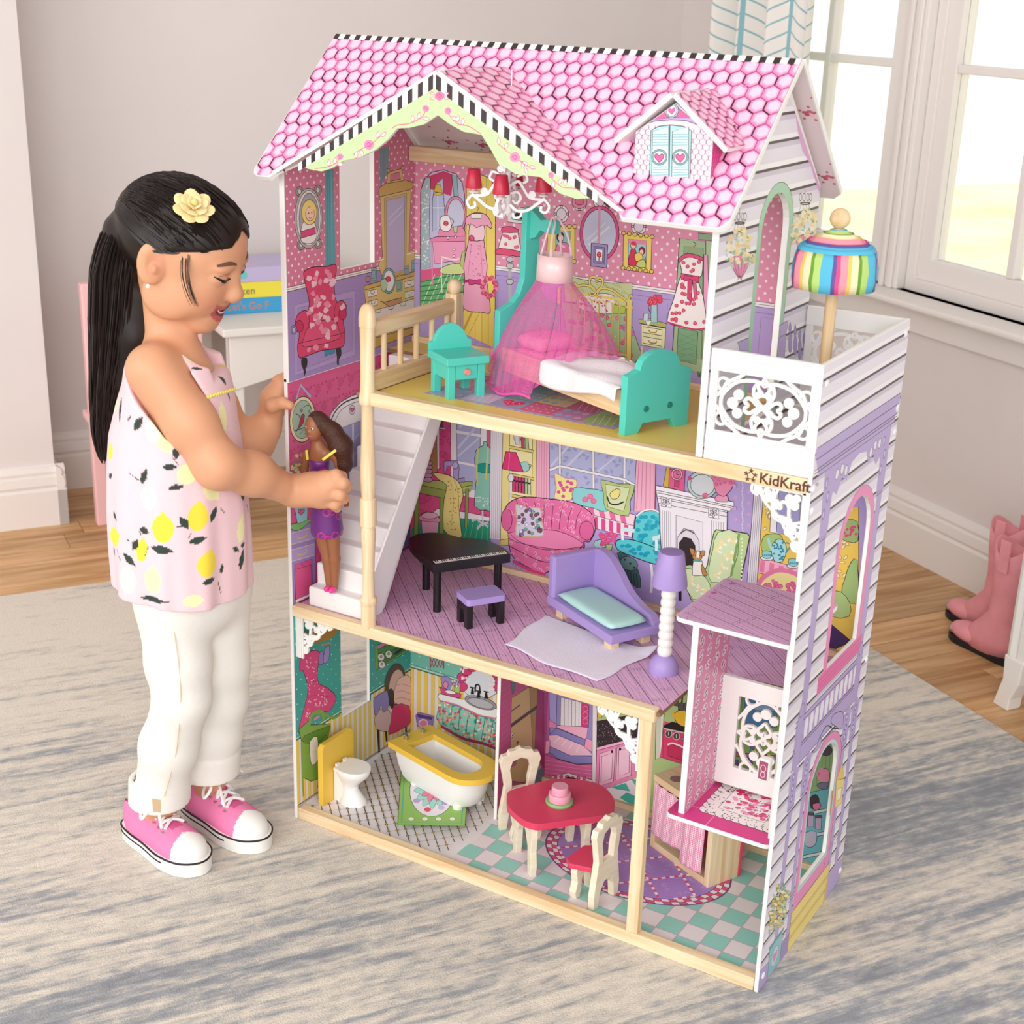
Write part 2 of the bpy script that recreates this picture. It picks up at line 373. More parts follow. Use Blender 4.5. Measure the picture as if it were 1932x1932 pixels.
# ---------------------------------------------------------------- rug
def rug_mat():
 m = bpy.data.materials.new('rug_pile'); m.use_nodes = True; nt = m.node_tree; bs = nt.nodes['Principled BSDF']; N = nt.nodes.new; L = nt.links.new
 tc = N('ShaderNodeTexCoord')
 def noise(scale, detail, sx, sy, off=0.0, rough=0.6, dist=0.0):
  mp = N('ShaderNodeMapping'); mp.inputs['Scale'].default_value = (sx, sy, 1); mp.inputs['Location'].default_value = (off, off*1.7, 0)
  L(tc.outputs['Object'], mp.inputs[0]); n = N('ShaderNodeTexNoise'); n.inputs['Scale'].default_value = scale; n.inputs['Detail'].default_value = detail
  n.inputs['Roughness'].default_value = rough; n.inputs['Distortion'].default_value = dist; L(mp.outputs[0], n.inputs[0]); return n.outputs['Fac']
 def M(op, a, b):
  n = N('ShaderNodeMath'); n.operation = op
  for i, x in enumerate((a, b)):
   if hasattr(x, 'is_output'): L(x, n.inputs[i])
   else: n.inputs[i].default_value = x
  return n.outputs[0]
 streak = noise(1.0, 5, 46, 4.2, 0, 0.66, 0.4); big = noise(1.0, 2, 3.4, 1.1, 4.3); fine = noise(1.0, 3, 330, 330, 2.0, 0.7); mid = noise(1.0, 3, 75, 30, 9.0)
 sp = N('ShaderNodeSeparateXYZ'); L(tc.outputs['Object'], sp.inputs[0])
 grad = M('MULTIPLY', M('SUBTRACT', sp.outputs[0], 1.5), 0.10)
 v = M('ADD', M('MULTIPLY', streak, 0.62), M('MULTIPLY', big, 0.42)); v = M('ADD', v, M('MULTIPLY', fine, 0.22)); v = M('ADD', v, M('MULTIPLY', mid, 0.30)); v = M('ADD', v, grad)
 r = N('ShaderNodeValToRGB'); e = r.color_ramp.elements
 e[0].position = 0.74; e[0].color = lin('#f2e8da'); e[1].position = 1.0; e[1].color = lin('#8f939b')
 k = r.color_ramp.elements.new(0.83); k.color = lin('#d9d2c8'); k = r.color_ramp.elements.new(0.91); k.color = lin('#a9abb0')
 L(v, r.inputs[0])
 dk = N('ShaderNodeMixRGB'); dk.blend_type = 'MULTIPLY'; dk.inputs[0].default_value = 0.30
 r2 = N('ShaderNodeValToRGB'); r2.color_ramp.elements[0].position = 0.32; r2.color_ramp.elements[1].position = 0.58; r2.color_ramp.elements[0].color = (0.35, 0.35, 0.35, 1)
 L(fine, r2.inputs[0]); L(r.outputs[0], dk.inputs[1]); L(r2.outputs[0], dk.inputs[2]); L(dk.outputs[0], bs.inputs['Base Color'])
 bp = N('ShaderNodeBump'); bp.inputs['Strength'].default_value = 0.9; bp.inputs['Distance'].default_value = 0.004; L(M('ADD', fine, M('MULTIPLY', mid, 0.6)), bp.inputs['Height']); L(bp.outputs[0], bs.inputs['Normal'])
 bs.inputs['Roughness'].default_value = 0.95; bs.inputs['Specular IOR Level'].default_value = 0.05; bs.inputs['Sheen Weight'].default_value = 0.2
 return m
b = MB(); b.box(0.722, 3.6, -3.7, -0.455, FZ, 0.0)
o = b.build('area_rug', rug_mat(), bevel=0.004); o.matrix_world = RM
tag(o, 'cream and grey streaked area rug lying on the wooden floor', 'rug')
# ================================================================= the doll's house
HW, HD, HDB, HB = 0.801, 0.328, 0.316, 0.870
X3, ZM, ZU = 0.6585, 0.3748, 0.7321
FB, FM, FU = 0.010, 0.3705, 0.7280
TW = 0.006
WHITE = mat('painted_white', '#efedea', 0.38, spec=0.45)
PINE = wood('pine_x', '#dcb98c', '#eed9b6', (1.5, 26, 26), 3.4, 0.5)
PINEZ = wood('pine_z', '#dcb98c', '#eed9b6', (26, 26, 1.5), 3.4, 0.5)
PINEY = wood('pine_y', '#d9b587', '#ecd4ae', (26, 1.5, 26), 3.4, 0.5)
SCREW = mat('screw_steel', '#c9c7c4', 0.3, 1.0)
H = thing('dollhouse', 'tall three-storey wooden dollhouse with pink hexagon-shingle roof and balcony tower', 'dollhouse')
def hb(name, x0, x1, y0, y1, z0, z1, m, bevel=0.0015, parent=None):
 b = MB(); b.box(x0, x1, y0, y1, z0, z1); return b.build(name, m, parent or H, bevel=bevel)
UY, UZ, UX = (0, 1, 0), (0, 0, 1), (1, 0, 0)
# left wall, lower and upper boards (u = y, v = z, thickness along +x)
LWIN = [(0.118, 0.130), (0.196, 0.130), (0.196, 0.330), (0.118, 0.330)]
b = MB(); b.plate([(0, 0), (HD, 0), (HD, 0.728), (0, 0.728)], [LWIN], (0, 0, 0), UY, UZ, TW); WL0 = b.build('left_wall_panel', WHITE, H, bevel=0.001)
LUW = [(0.124, 0.868), (0.209, 0.868), (0.209, 1.055), (0.124, 1.055)]
RZ, EZ = 1.19, 1.0105
def pent(z0): return [(0, z0), (HD, z0), (HD, 1.030), (HD/2, 1.180), (0, 1.030)]
b = MB(); b.plate(pent(0.722), [LUW], (0, 0, 0), UY, UZ, 0.009); WL1 = b.build('left_wall_panel', WHITE, H, bevel=0.001)
# right wall of the top floor
RARCH = archpoly(0.131, 0.223, 0.742, 1.035)
b = MB(); b.plate(pent(0.7325), [RARCH], (X3-0.009, 0, 0), UY, UZ, 0.009); WR1 = b.build('right_wall_panel', WHITE, H, bevel=0.001)
# tower side with two arched windows
T1 = archpoly(0.138, 0.258, 0.430, 0.656, rise=0.062); T0 = archpoly(0.128, 0.236, 0.096, 0.296, rise=0.055)
b = MB(); b.plate([(0, 0), (HD, 0), (HD, HB), (0, HB)], [T1, T0], (HW-TW, 0, 0), UY, UZ, TW); WT = b.build('tower_panel', WHITE, H, bevel=0.001)
# back boards
hb('back_panel', TW, HW-TW, HDB, HD, 0.0, 0.728, WHITE, 0.0005); hb('back_panel', 0.009, X3-0.009, HDB, HD, 0.728, 1.030, WHITE, 0.0005)
# floors
hb('floor_board', TW, HW-TW, 0.004, HDB, 0.002, FB, WHITE, 0)
b = MB(); b.plate([(TW, 0.004), (0.626, 0.004), (0.626, 0.112), (0.640, 0.168), (HW-TW, 0.176), (HW-TW, HDB), (TW, HDB)], [], (0, 0, FM-0.006), UX, UY, 0.006); b.build('floor_board', mat('mdf_edge', '#8d6a4e', 0.7), H)
b = MB(); b.plate([(0.128, 0.004), (HW-TW, 0.004), (HW-TW, HDB), (0.009, HDB), (0.009, 0.245), (0.128, 0.245)], [], (0, 0, FU-0.006), UX, UY, 0.006); b.build('floor_board', mat('mdf_edge'), H)
# pine beams
hb('beam', TW+0.002, HW-TW-0.001, 0.0, 0.016, 0.0, 0.020, PINE); hb('beam', TW+0.001, 0.621, -0.002, 0.014, 0.3564, ZM, PINE); hb('beam', 0.152, HW-TW, -0.001, 0.014, 0.7126, ZU, PINE)
for z in (FB, FM, FU): hb('back_strip', 0.010, (X3-0.01 if z > 0.7 else HW-TW-0.002), HDB-0.009, HDB, z, z+0.010, PINE, 0.001)
hb('post', 0.599, 0.617, 0.0, 0.014, 0.020, 0.3564, PINEZ)
hb('ceiling_beam', 0.010, X3-0.010, HDB-0.020, HDB, 1.012, 1.034, PINE)
# turned column with cap ball
b = MB(); b.lathe([(0.0112, 0.0), (0.0112, 0.034), (0.0112, 0.036), (0.0125, 0.038), (0.0125, 0.045), (0.0112, 0.047), (0.0092, 0.049), (0.0085, 0.075), (0.0092, 0.110), (0.0108, 0.140), (0.0110, 0.150), (0.0096, 0.158), (0.0122, 0.1595), (0.0122, 0.2005), (0.0096, 0.202), (0.0108, 0.214), (0.0112, 0.225), (0.0108, 0.25), (0.0094, 0.29), (0.0088, 0.318), (0.0092, 0.338), (0.0112, 0.340), (0.0126, 0.343), (0.0126, 0.350), (0.0112, 0.356), (0.0104, 0.364), (0.0100, 0.38), (0.0102, 0.42), (0.0108, 0.450), (0.0120, 0.4505), (0.0122, 0.462), (0.0108, 0.472), (0.0075, 0.479), (0.003, 0.482)], (0.146, 0.006, ZM-0.002), 32)
b.build('turned_column', PINEZ, H, smooth=True, angle=50)
# stair opening railing on the top floor
RX0, RX1 = 0.135, 0.149
hb('railing', RX0, RX1, 0.014, 0.232, ZU-0.004, ZU+0.022, PINEY, 0.002); hb('railing', RX0, RX1, 0.014, 0.222, 0.806, 0.829, PINEY, 0.004)
for i in range(5):
 b = MB(); y = 0.050+0.040*i; b.cyl((0.142, y, ZU+0.02), (0.142, y, 0.808), 0.0042, n=12); b.build('baluster', PINEZ, H, smooth=True)
b = MB(); b.box(0.132, 0.152, 0.219, 0.239, FU, 0.835); rp_ = b.build('railing_post', PINEZ, H, bevel=0.0015)
b = MB(); b.sphere((0.142, 0.229, 0.844), 0.0118); b.build('ball_finial', PINEZ, rp_, smooth=True)
# staircase: moulded plastic, rising towards the back
b = MB(); n_ = 11; y0, y1, z0, z1 = 0.020, 0.246, FM, FU-0.004; pr = [(y0, z0)]
for i in range(n_):
 pr += [(y0+(y1-y0)*i/n_, z0+(z1-z0)*(i+1)/n_), (y0+(y1-y0)*(i+1)/n_, z0+(z1-z0)*(i+1)/n_)]
pr += [(y1, z1-0.05), (y0+0.055, z0)]
b.plate(pr, [], (0.022, 0, 0), UY, UZ, 0.104); b.build('staircase', mat('white_plastic', '#f1eeee', 0.3, spec=0.4), H, bevel=0.003)
hb('staircase_side', 0.126, 0.130, 0.020, 0.030, FM, FM+0.02, mat('white_plastic'), 0)
b = MB(); b.plate([(0.020, FM), (0.062, FM), (0.254, 0.7126), (0.254, 0.722), (0.236, 0.722), (0.020, FM+0.040)], [], (0.126, 0, 0), UY, UZ, 0.004); b.build('staircase_side', mat('white_plastic'), H, bevel=0.001)
# bath / kitchen partition
hb('partition', 0.277, 0.283, 0.163, HDB, FB, 0.3645, WHITE, 0.0005)
# balcony rails
FJ = [0]
def fj(th): FJ[0] += 1; return th*(1+0.012*(FJ[0] % 17))
def fq(fr): return (Vector(fr[0])+Vector(fr[1]).cross(Vector(fr[2]))*0.00004*(FJ[0] % 23), fr[1], fr[2])
def fret_heart(b, fr, cx, cy, s, rot, w, th):
 def P(a, c): return (cx+s*(a*math.cos(rot)-c*math.sin(rot)), cy+s*(a*math.sin(rot)+c*math.cos(rot)))
 pts = [(0, -1.0), (0.45, -0.5), (0.85, -0.05), (0.95, 0.45), (0.7, 0.8), (0.35, 0.8), (0, 0.42), (-0.35, 0.8), (-0.7, 0.8), (-0.95, 0.45), (-0.85, -0.05), (-0.45, -0.5)]
 b.ribbon([tuple(q)[:2] for q in crom([Vector((*P(*p), 0)) for p in pts], 4)], w, *fq(fr), fj(th), True)
def fret_blob(b, fr, cx, cy, r, th): b.plate(circ(cx, cy, r, n=12), [], *fq(fr), fj(th))
def fret_arc(b, fr, pts, w, th, n=6): b.ribbon([tuple(q)[:2] for q in crom([Vector((p[0], p[1], 0)) for p in pts], n, False)], w, *fq(fr), fj(th))
def fretwork(b, fr, u0, v0, L_, h, th, vertical=False):
 w = 0.0042; sw = (lambda p: (u0+p[1], v0+p[0])) if vertical else (lambda p: (u0+p[0], v0+p[1]))
 cy = h/2
 for sgn, cx in ((1, L_*0.29), (-1, L_*0.71)):
  hx, hy = sw((cx+sgn*0.010, cy)); rot = (math.pi/2*sgn if not vertical else (0 if sgn < 0 else math.pi))
  if vertical: rot = 0 if sgn > 0 else math.pi
  fret_heart(b, fr, hx, hy, h*0.125, (-math.pi/2*sgn*-1 if not vertical else rot), w, th)
  for dx, dy, rr in ((-0.20, 0.0, 0.095), (-0.10, 0.15, 0.085), (-0.10, -0.15, 0.085)):
   q = sw((cx+sgn*dx*h*0.9, cy+dy*h)); fret_blob(b, fr, q[0], q[1], rr*h, th)
  pts = [(cx-sgn*0.34*h*a, cy+0.40*h*c) for a, c in ((-1.1, 0.9), (-0.4, 1.02), (0.4, 0.86), (1.0, 0.35), (1.12, 0.0), (1.0, -0.35), (0.4, -0.86), (-0.4, -1.02), (-1.1, -0.9))]
  fret_arc(b, fr, [sw(p) for p in pts], w, th)
  for yy in (0.78, 0.22):
   q = [sw((cx-sgn*0.36*h+0.10*h*math.cos(t), h*yy+0.10*h*math.sin(t))) for t in [i*math.pi/6 for i in range(12)]]
   b.ribbon(q, w*0.8, *fq(fr), fj(th), True)
 for yy, s2 in ((0.80, 1), (0.20, -1)):
  q = sw((L_/2, h*yy)); fret_heart(b, fr, q[0], q[1], h*0.11, (0 if s2 > 0 else math.pi) if not vertical else (math.pi/2*-s2), w*0.85, th)
 for sy in (1, -1):
  for sx in (1, -1):
   pts = [(L_/2+sx*a*h, h*0.5+sy*c*h) for a, c in ((0.02, 0.02), (0.10, 0.10), (0.17, 0.21), (0.15, 0.34), (0.05, 0.40), (0.0, 0.49))]
   fret_arc(b, fr, [sw(p) for p in pts], w*0.9, th)
   q = sw((L_/2+sx*0.085*h, h*0.5+sy*0.20*h)); fret_blob(b, fr, q[0], q[1], 0.058*h, th)
   cr = [(L_/2-sx*L_/2+sx*a*h, h/2-sy*h/2+sy*c*h) for a, c in ((0.0, 0.42), (0.10, 0.30), (0.16, 0.18), (0.30, 0.10), (0.44, 0.0))]
   fret_arc(b, fr, [sw(p) for p in cr], w, th)
 q = sw((L_/2, h/2)); fret_blob(b, fr, q[0], q[1], 0.05*h, th)
def balcony_rail(y0, name):
 b = MB(); xa, xb = X3+0.002, HW-TW
 b.box(xa, xb, y0, y0+0.007, HB-0.026, HB); b.box(xa, xa+0.010, y0+0.001, y0+0.006, 0.768, HB-0.026); b.box(xb-0.007, xb, y0+0.001, y0+0.006, 0.768, HB-0.026); b.box(xa, xb, y0+0.001, y0+0.006, 0.762, 0.770)
 o = b.build(name, WHITE, H, bevel=0.0008)
 f_ = MB(); fr = ((xa+0.009, y0+0.005, 0.768), UX, UZ); fretwork(f_, fr, 0, 0, xb-xa-0.015, HB-0.026-0.768, -0.003); f_.build('fretwork', WHITE, o)
 p = MB(); p.box(xa, xb, y0-0.0005, y0+0.007, ZU+0.0005, 0.763); p.build('kick_panel', WHITE, o, bevel=0.001)
balcony_rail(0.0, 'balcony_rail'); balcony_rail(HDB+0.003, 'balcony_rail')
for (y, z) in ((0.014, 0.846), (0.312, 0.852), (0.006, 0.719), (0.316, 0.75), (0.318, 0.716), (0.010, 0.690), (0.014, 0.020), (0.320, 0.020), (0.318, 0.375)):
 b = MB(); b.lathe([(0.0052, 0), (0.0050, 0.0012), (0.0035, 0.0022), (0.001, 0.0025)], (HW, y, z), 16, ax=0); s_ = b.build('screw_cap', mat('screw_white', '#eceaf0', 0.3), H, smooth=True)
# ---- roof: two slopes, front gable and dormer
sl = Vector((0, HD/2+0.0285, RZ-EZ)); SL = sl.length; sl.normalize()
RO = Vector((-0.0217, -0.0285, EZ)); RXL = 0.681+0.0217
def rf(x, y):
 n = Vector((1, 0, 0)).cross(sl); p = onpl(x, y, RO, n)-RO; return (p.x, p.dot(sl))
XG, ZG, YG = 0.278, 1.163, -0.026
ga = rf(960, 121); gr = rf(1179, 395); glx = 2*(XG-RO.x)-gr[0]
cutv = 0.012
GL = (max(0.03, glx+0.004), cutv); GR = (gr[0]-0.004, cutv)
def rnd(p, r, a, c): return p
outer = [(0.012, 0.0), (GL[0]-0.006, 0.0), GL, (XG-RO.x, ga[1]-0.016), GR, (GR[0]+0.008, 0.0), (RXL-0.012, 0.0), (RXL-0.004, 0.004), (RXL, 0.012), (RXL, SL), (0, SL), (0, 0.012), (0.004, 0.004)]
b = MB(); b.plate(outer, [], RO, UX, sl, 0.007); RF = b.build('roof_slope', WHITE, H)
RB = Vector((0.681, HD+0.0285, EZ)); slb = Vector((0, -(HD/2+0.0285), RZ-EZ)).normalized()
b = MB(); b.plate([(0.012, 0), (RXL-0.012, 0), (RXL, 0.012), (RXL, SL), (0, SL), (0, 0.012)], [], RB, (-1, 0, 0), slb, 0.007); RBO = b.build('roof_slope', WHITE, H)
# gable: two small slopes meeting at (XG, ZG) and a face board with a wavy lower edge
gR = RO+Vector((gr[0], 0, 0))+sl*gr[1]; gR = Vector((gR.x, YG, gR.z-0.004))
gApexF = Vector((XG, YG, ZG)); gApexB = Vector((XG, (RO+sl*ga[1]).y-0.002, ZG))
gRB = RO+Vector((gr[0], 0, 0))+sl*gr[1]
gd = (Vector((gR.x, 0, gR.z))-Vector((XG, 0, ZG))); GLEN = gd.length; gd.normalize()
gback = gApexB.y-YG-0.005; gend = max(gRB.y-YG, 0.004)
GO = {}
for s_ in (1, -1):
 d_ = Vector((gd.x*s_, 0, gd.z)); o_ = gApexF.copy()
 b = MB()
 if s_ > 0: b.plate([(0, 0), (GLEN+0.006, 0), (GLEN+0.006, gend), (0, gback)], [], o_, d_, UY, 0.005);
 else: b.plate([(0, 0), (0, gback), (GLEN+0.006, gend), (GLEN+0.006, 0)][::-1], [], o_, d_, UY, -0.005)
 GO[s_] = b.build('gable_slope', WHITE, H)
# dormer
DX, DYF = 0.5845, 0.016; dzb = 1.052
def dfront(x, y): p = on(x, y, 1, DYF); return (p.x, p.z)
DZA, DZE = 1.152, 1.112; DHW = 0.050
b = MB(); b.plate([(DX-DHW, dzb-0.004), (DX+DHW, dzb-0.004), (DX+DHW, DZE-0.002), (DX, DZA-0.006), (DX-DHW, DZE-0.002)], [], (0, DYF+0.10, 0), UX, UZ, 0.10)
DORM = b.build('dormer', WHITE, H, bevel=0.0006)
for s_ in (1, -1):
 a_ = Vector((DX, DYF-0.010, DZA+0.001)); e_ = Vector((DX+s_*(DHW+0.020), DYF-0.010, DZE-0.016)); d_ = (e_-a_); L_ = d_.length; d_.normalize()
 b = MB(); yb = (RO.y+(DZA-EZ)/sl.z*sl.y)-a_.y; yb2 = (RO.y+(e_.z-EZ)/sl.z*sl.y)-a_.y
 if s_ > 0: b.plate([(0, 0), (L_, 0), (L_, yb2), (0, yb)], [], a_, d_, UY, 0.006)
 else: b.plate([(0, 0), (0, yb), (L_, yb2), (L_, 0)][::-1], [], a_, d_, UY, -0.006)
 GO[2*s_] = b.build('dormer_slope', WHITE, DORM)
# ================================================================= flat print: coloured shapes lying on a board
PRINT = vcol_mat('print_ink', 0.34, 0.4)
INK = '#2b1f26'
def inpoly(p, poly):
 x, y = p; c = False; j = len(poly)-1
 for i in range(len(poly)):
  xi, yi = poly[i]; xj, yj = poly[j]
  if (yi > y) != (yj > y) and x < (xj-xi)*(y-yi)/(yj-yi+1e-12)+xi: c = not c
  j = i
 return c
def clip(poly, reg):
 out = [tuple(p) for p in poly]
 for i in range(len(reg)):
  a, b = reg[i], reg[(i+1) % len(reg)]; inp = out; out = []
  if not inp: return []
  def side(p): return (b[0]-a[0])*(p[1]-a[1])-(b[1]-a[1])*(p[0]-a[0])
  for k in range(len(inp)):
   p, q = inp[k-1], inp[k]; sp, sq = side(p), side(q)
   if sq >= 0:
    if sp < 0: t = sp/(sp-sq); out.append((p[0]+(q[0]-p[0])*t, p[1]+(q[1]-p[1])*t))
    out.append(q)
   elif sp >= 0: t = sp/(sp-sq); out.append((p[0]+(q[0]-p[0])*t, p[1]+(q[1]-p[1])*t))
 return out
def S(s): return [tuple(float(c) for c in p.split(',')) for p in s.split()] if isinstance(s, str) else [tuple(p[:2]) for p in s]
class Print:
 STEP = 0.00002
 def __init__(s, name, parent, o, u, v, n, lift=0.00025, region=None, holes=()):
  s.name, s.parent, s.o, s.u, s.v, s.n = name, parent, Vector(o), Vector(u).normalized(), Vector(v).normalized(), Vector(n).normalized()
  s.lift = lift; s.Q = []; s.C = []; s.G = []; s.lv = 0; s.z = (0, 0, 1); s.reg = region; s.holes = [list(h) for h in holes]
 def fr(s, x0, y0, k): s.z = (x0, y0, k); return s
 def uv(s, x, y):
  X, Y = s.z[0]+x*s.z[2], s.z[1]+y*s.z[2]; p = onpl(X, Y, s.o, s.n)-s.o; return (p.dot(s.u), p.dot(s.v))
 def uvs(s, pts): return [s.uv(*p) for p in S(pts)]
 def _add(s, pts, col): s.Q.append([tuple(p) for p in pts]); s.C.append(lin(col)); s.G.append(s.lv)
 def raw(s, pts, col, up=True):
  if s.reg: pts = clip(pts, s.reg)
  if len(pts) < 3: return s
  for h in s.holes:
   if all(inpoly(p, h) for p in pts): return s
  s._add(pts, col)
  if up: s.lv += 1
  return s
 def rawline(s, pts, w, col, closed=False, up=True):
  P = [Vector((p[0], p[1])) for p in pts]; k = len(P)
  if k < 2: return s
  L = []; R = []
  for i in range(k):
   a = P[(i-1) % k] if (closed or i > 0) else P[i]; b = P[(i+1) % k] if (closed or i < k-1) else P[i]
   d = b-a; d = d.normalized() if d.length > 1e-9 else Vector((1, 0)); nn = Vector((-d.y, d.x))*w/2
   L.append(P[i]+nn); R.append(P[i]-nn)
  for i in range(k if closed else k-1):
   j = (i+1) % k; s.raw([tuple(L[i]), tuple(L[j]), tuple(R[j]), tuple(R[i])], col, False)
  if up: s.lv += 1
  return s
 def base(s, outer, col, holes=()):
  loops = [list(outer)]+[list(h) for h in holes]; flat = [p for l in loops for p in l]
  for t in geometry.tessellate_polygon([[Vector((p[0], p[1], 0)) for p in l] for l in loops]): s._add([flat[i] for i in t], col)
  s.lv += 1; return s
 # ---- drawing in picture coordinates of the current frame
 def p(s, pts, col, ol=None, sm=0, w=1.1):
  q = s.uvs(pts)
  if sm: q = [tuple(a)[:2] for a in crom([Vector((*x, 0)) for x in q], sm)]
  if col: s.raw(q, col)
  if ol: s.rawline(q, w*0.00078, INK if ol is True else ol, True)
  return s
 def l(s, pts, col=INK, w=1.2, sm=0):
  q = s.uvs(pts)
  if sm: q = [tuple(a)[:2] for a in crom([Vector((*x, 0)) for x in q], sm, False)]
  return s.rawline(q, w*0.00078, col)
 def e(s, x, y, rx, ry, col, ol=None, rot=0, n=18, w=1.1): return s.p(circ(x, y, rx, ry, n, rot), col, ol, 0, w)
 def r(s, x0, y0, x1, y1, col, ol=None, w=1.1): return s.p([(x0, y0), (x1, y0), (x1, y1), (x0, y1)], col, ol, 0, w)
 def heart(s, x, y, k, col, ol=None): return s.p([(x+k*a, y+k*b) for a, b in ((0, 1.0), (-0.55, 0.45), (-1, -0.1), (-0.95, -0.65), (-0.5, -0.9), (0, -0.45), (0.5, -0.9), (0.95, -0.65), (1, -0.1), (0.55, 0.45))], col, ol, 4)
 def rose(s, x, y, k, col='#e0557f', hi='#f2a3bd'):
  rr = random.Random(int(x*7+y*13)); s.p([(x+k*math.cos(t*0.7854)*(0.85+0.3*rr.random()), y+k*math.sin(t*0.7854)*(0.85+0.3*rr.random())) for t in range(8)], col, None, 3)
  s.l([(x-k*0.5, y), (x-k*0.1, y-k*0.45), (x+k*0.45, y-k*0.1), (x+k*0.1, y+k*0.4), (x-k*0.2, y+0.1*k)], hi, max(0.6, k*s.z[2]*0.14), 3); return s
 def leaf(s, x, y, L, a, col, ol=None):
  c, d = math.cos(a), math.sin(a)
  return s.p([(x+L*(p*c-q*d), y+L*(p*d+q*c)) for p, q in ((0, 0), (0.35, 0.24), (0.7, 0.18), (1, 0), (0.7, -0.18), (0.35, -0.24))], col, ol, 2)
 def scatter(s, pts, n, fn, seed=1):
  q = S(pts); r = random.Random(seed); xs = [p[0] for p in q]; ys = [p[1] for p in q]; k = 0; t = 0
  while k < n and t < n*30:
   t += 1; x, y = r.uniform(min(xs), max(xs)), r.uniform(min(ys), max(ys))
   if inpoly((x, y), q): l0 = s.lv; s.lv = l0+((k*0.618034) % 1.0)*4; fn(x, y, r); s.lv = l0; k += 1
  s.lv += 7; return s
 def dots(s, reg, du, dv, rad, col, n=8, avoid=()):
  (u0, v0, u1, v1) = reg; j = 0; v = v0
  while v < v1:
   u = u0+(du/2 if j % 2 else 0)
   while u < u1:
    q = circ(u, v, rad, rad, n)
    if not any(inpoly(p, h) for h in s.holes for p in q): s.raw(q, col, False)
    u += du
   v += dv; j += 1
  s.lv += 1; return s
 def build(s, m=None):
  off = Vector((0, 0, 0)); p = s.parent
  while p is not None: off += p.location; p = p.parent
  n = len(s.Q); B = np.array([[min(a[0] for a in q), min(a[1] for a in q), max(a[0] for a in q), max(a[1] for a in q)] for q in s.Q]); LV = np.zeros(n)
  i = 0
  while i < n:
   j = i+1
   while j < n and s.G[j] == s.G[i]: j += 1
   top = -1
   if i:
    P_ = B[:i]; lim = LV[:i]
    g = B[i:j]; gb = (g[:, 0].min(), g[:, 1].min(), g[:, 2].max(), g[:, 3].max())
    near = np.nonzero((P_[:, 0] < gb[2]) & (P_[:, 2] > gb[0]) & (P_[:, 1] < gb[3]) & (P_[:, 3] > gb[1]))[0]
    if len(near):
     PN = P_[near]; LN = lim[near]
     for q in g:
      h = (PN[:, 0] < q[2]) & (PN[:, 2] > q[0]) & (PN[:, 1] < q[3]) & (PN[:, 3] > q[1])
      if h.any(): top = max(top, LN[h].max())
   LV[i:j] = top+1; i = j
  V = []; F = []; dirn = s.u.cross(s.v).dot(s.n) < 0
  for k, q in enumerate(s.Q):
   b = len(V); h = s.lift+LV[k]*s.STEP; V.extend([s.o+s.u*a[0]+s.v*a[1]+s.n*h-off for a in q]); f = tuple(range(b, b+len(q)))
   ar = sum(q[m_-1][0]*q[m_][1]-q[m_][0]*q[m_-1][1] for m_ in range(len(q)))
   F.append(f[::-1] if (ar < 0) != dirn else f)
  return obj(s.name, V, F, m or PRINT, s.parent, cols=s.C)
def text_polys(txt, size=1.0, bold=0.0):
 cu = bpy.data.curves.new('lettering', 'FONT'); cu.body = txt; cu.size = size; cu.offset = bold; cu.resolution_u = 3
 o = bpy.data.objects.new('lettering', cu); COL.objects.link(o); bpy.context.view_layer.update()
 me = o.evaluated_get(bpy.context.evaluated_depsgraph_get()).to_mesh()
 out = [[(me.vertices[i].co.x, me.vertices[i].co.y) for i in p.vertices] for p in me.polygons]
 w = max((v.co.x for v in me.vertices), default=0)
 bpy.data.objects.remove(o); bpy.data.curves.remove(cu); return out, w
ZA, ZB, ZC, ZD, ZE, ZF = (460, 40, .2795), (960, 40, .2795), (1300, 60, .2381), (520, 420, .2174), (860, 380, .2484), (1300, 380, .2277)
ZG2, ZH, ZI, ZJ, ZK, ZL, ZM2, ZN = (520, 740, .2277), (740, 760, .2588), (1080, 800, .2484), (1380, 760, .2795), (1360, 1260, .3314), (540, 1140, .2589), (900, 1280, .1967), (1080, 1140, .2899)
# ---------------------------------------------------------------- top floor, left wall
P = Print('wallpaper_print', WL1, (0.009, 0, 0), UY, UZ, UX, region=[(0.0015, 0.7235), (HDB, 0.7235), (HDB, 1.026), (HD/2, 1.168), (0.0015, 1.026)], holes=[LUW])
PK, PK2, PUR, PURD, TEA, GOLD, CRM = '#d57f9b', '#e396b2', '#a48cc0', '#8d74ac', '#5f9fa8', '#dcc07a', '#eee6dc'
P.base([(0.0015, 0.7235), (HDB, 0.7235), (HDB, 1.030), (HD/2, 1.172), (0.0015, 1.028)], PK, [LUW])
P.dots((0.006, 0.83, HDB, 1.15), 0.0150, 0.0085, 0.0020, '#f2dfe2')
P.fr(*ZD); zr = P.uv(105, 600)[1]
P.raw([(0.0015, 0.7235), (HDB, 0.7235), (HDB, zr), (0.0015, zr)], PUR)
P.raw([(0.0015, zr), (HDB, zr), (HDB, zr+0.006), (0.0015, zr+0.006)], CRM); P.rawline([(0.0015, zr), (HDB, zr)], 0.0009, INK); P.rawline([(0.0015, zr+0.003), (HDB, zr+0.003)], 0.0005, INK); P.rawline([(0.0015, zr+0.006), (HDB, zr+0.006)], 0.0007, INK)
for a_, b_ in (('165,715 690,585 690,1150 165,1330', '#b29bcb'), ('190,740 665,655 665,1105 190,1290', '#a991c4')): P.p(a_, b_, PURD)
P.fr(*ZA)
P.p('545,1005 605,1000 620,1640 548,1660', TEA); P.l('562,1003 566,1650', '#3f7680', 1); P.l('588,1003 596,1640', '#8cc0c6', 1); P.l('575,1003 582,1650', '#3f7680', .8)
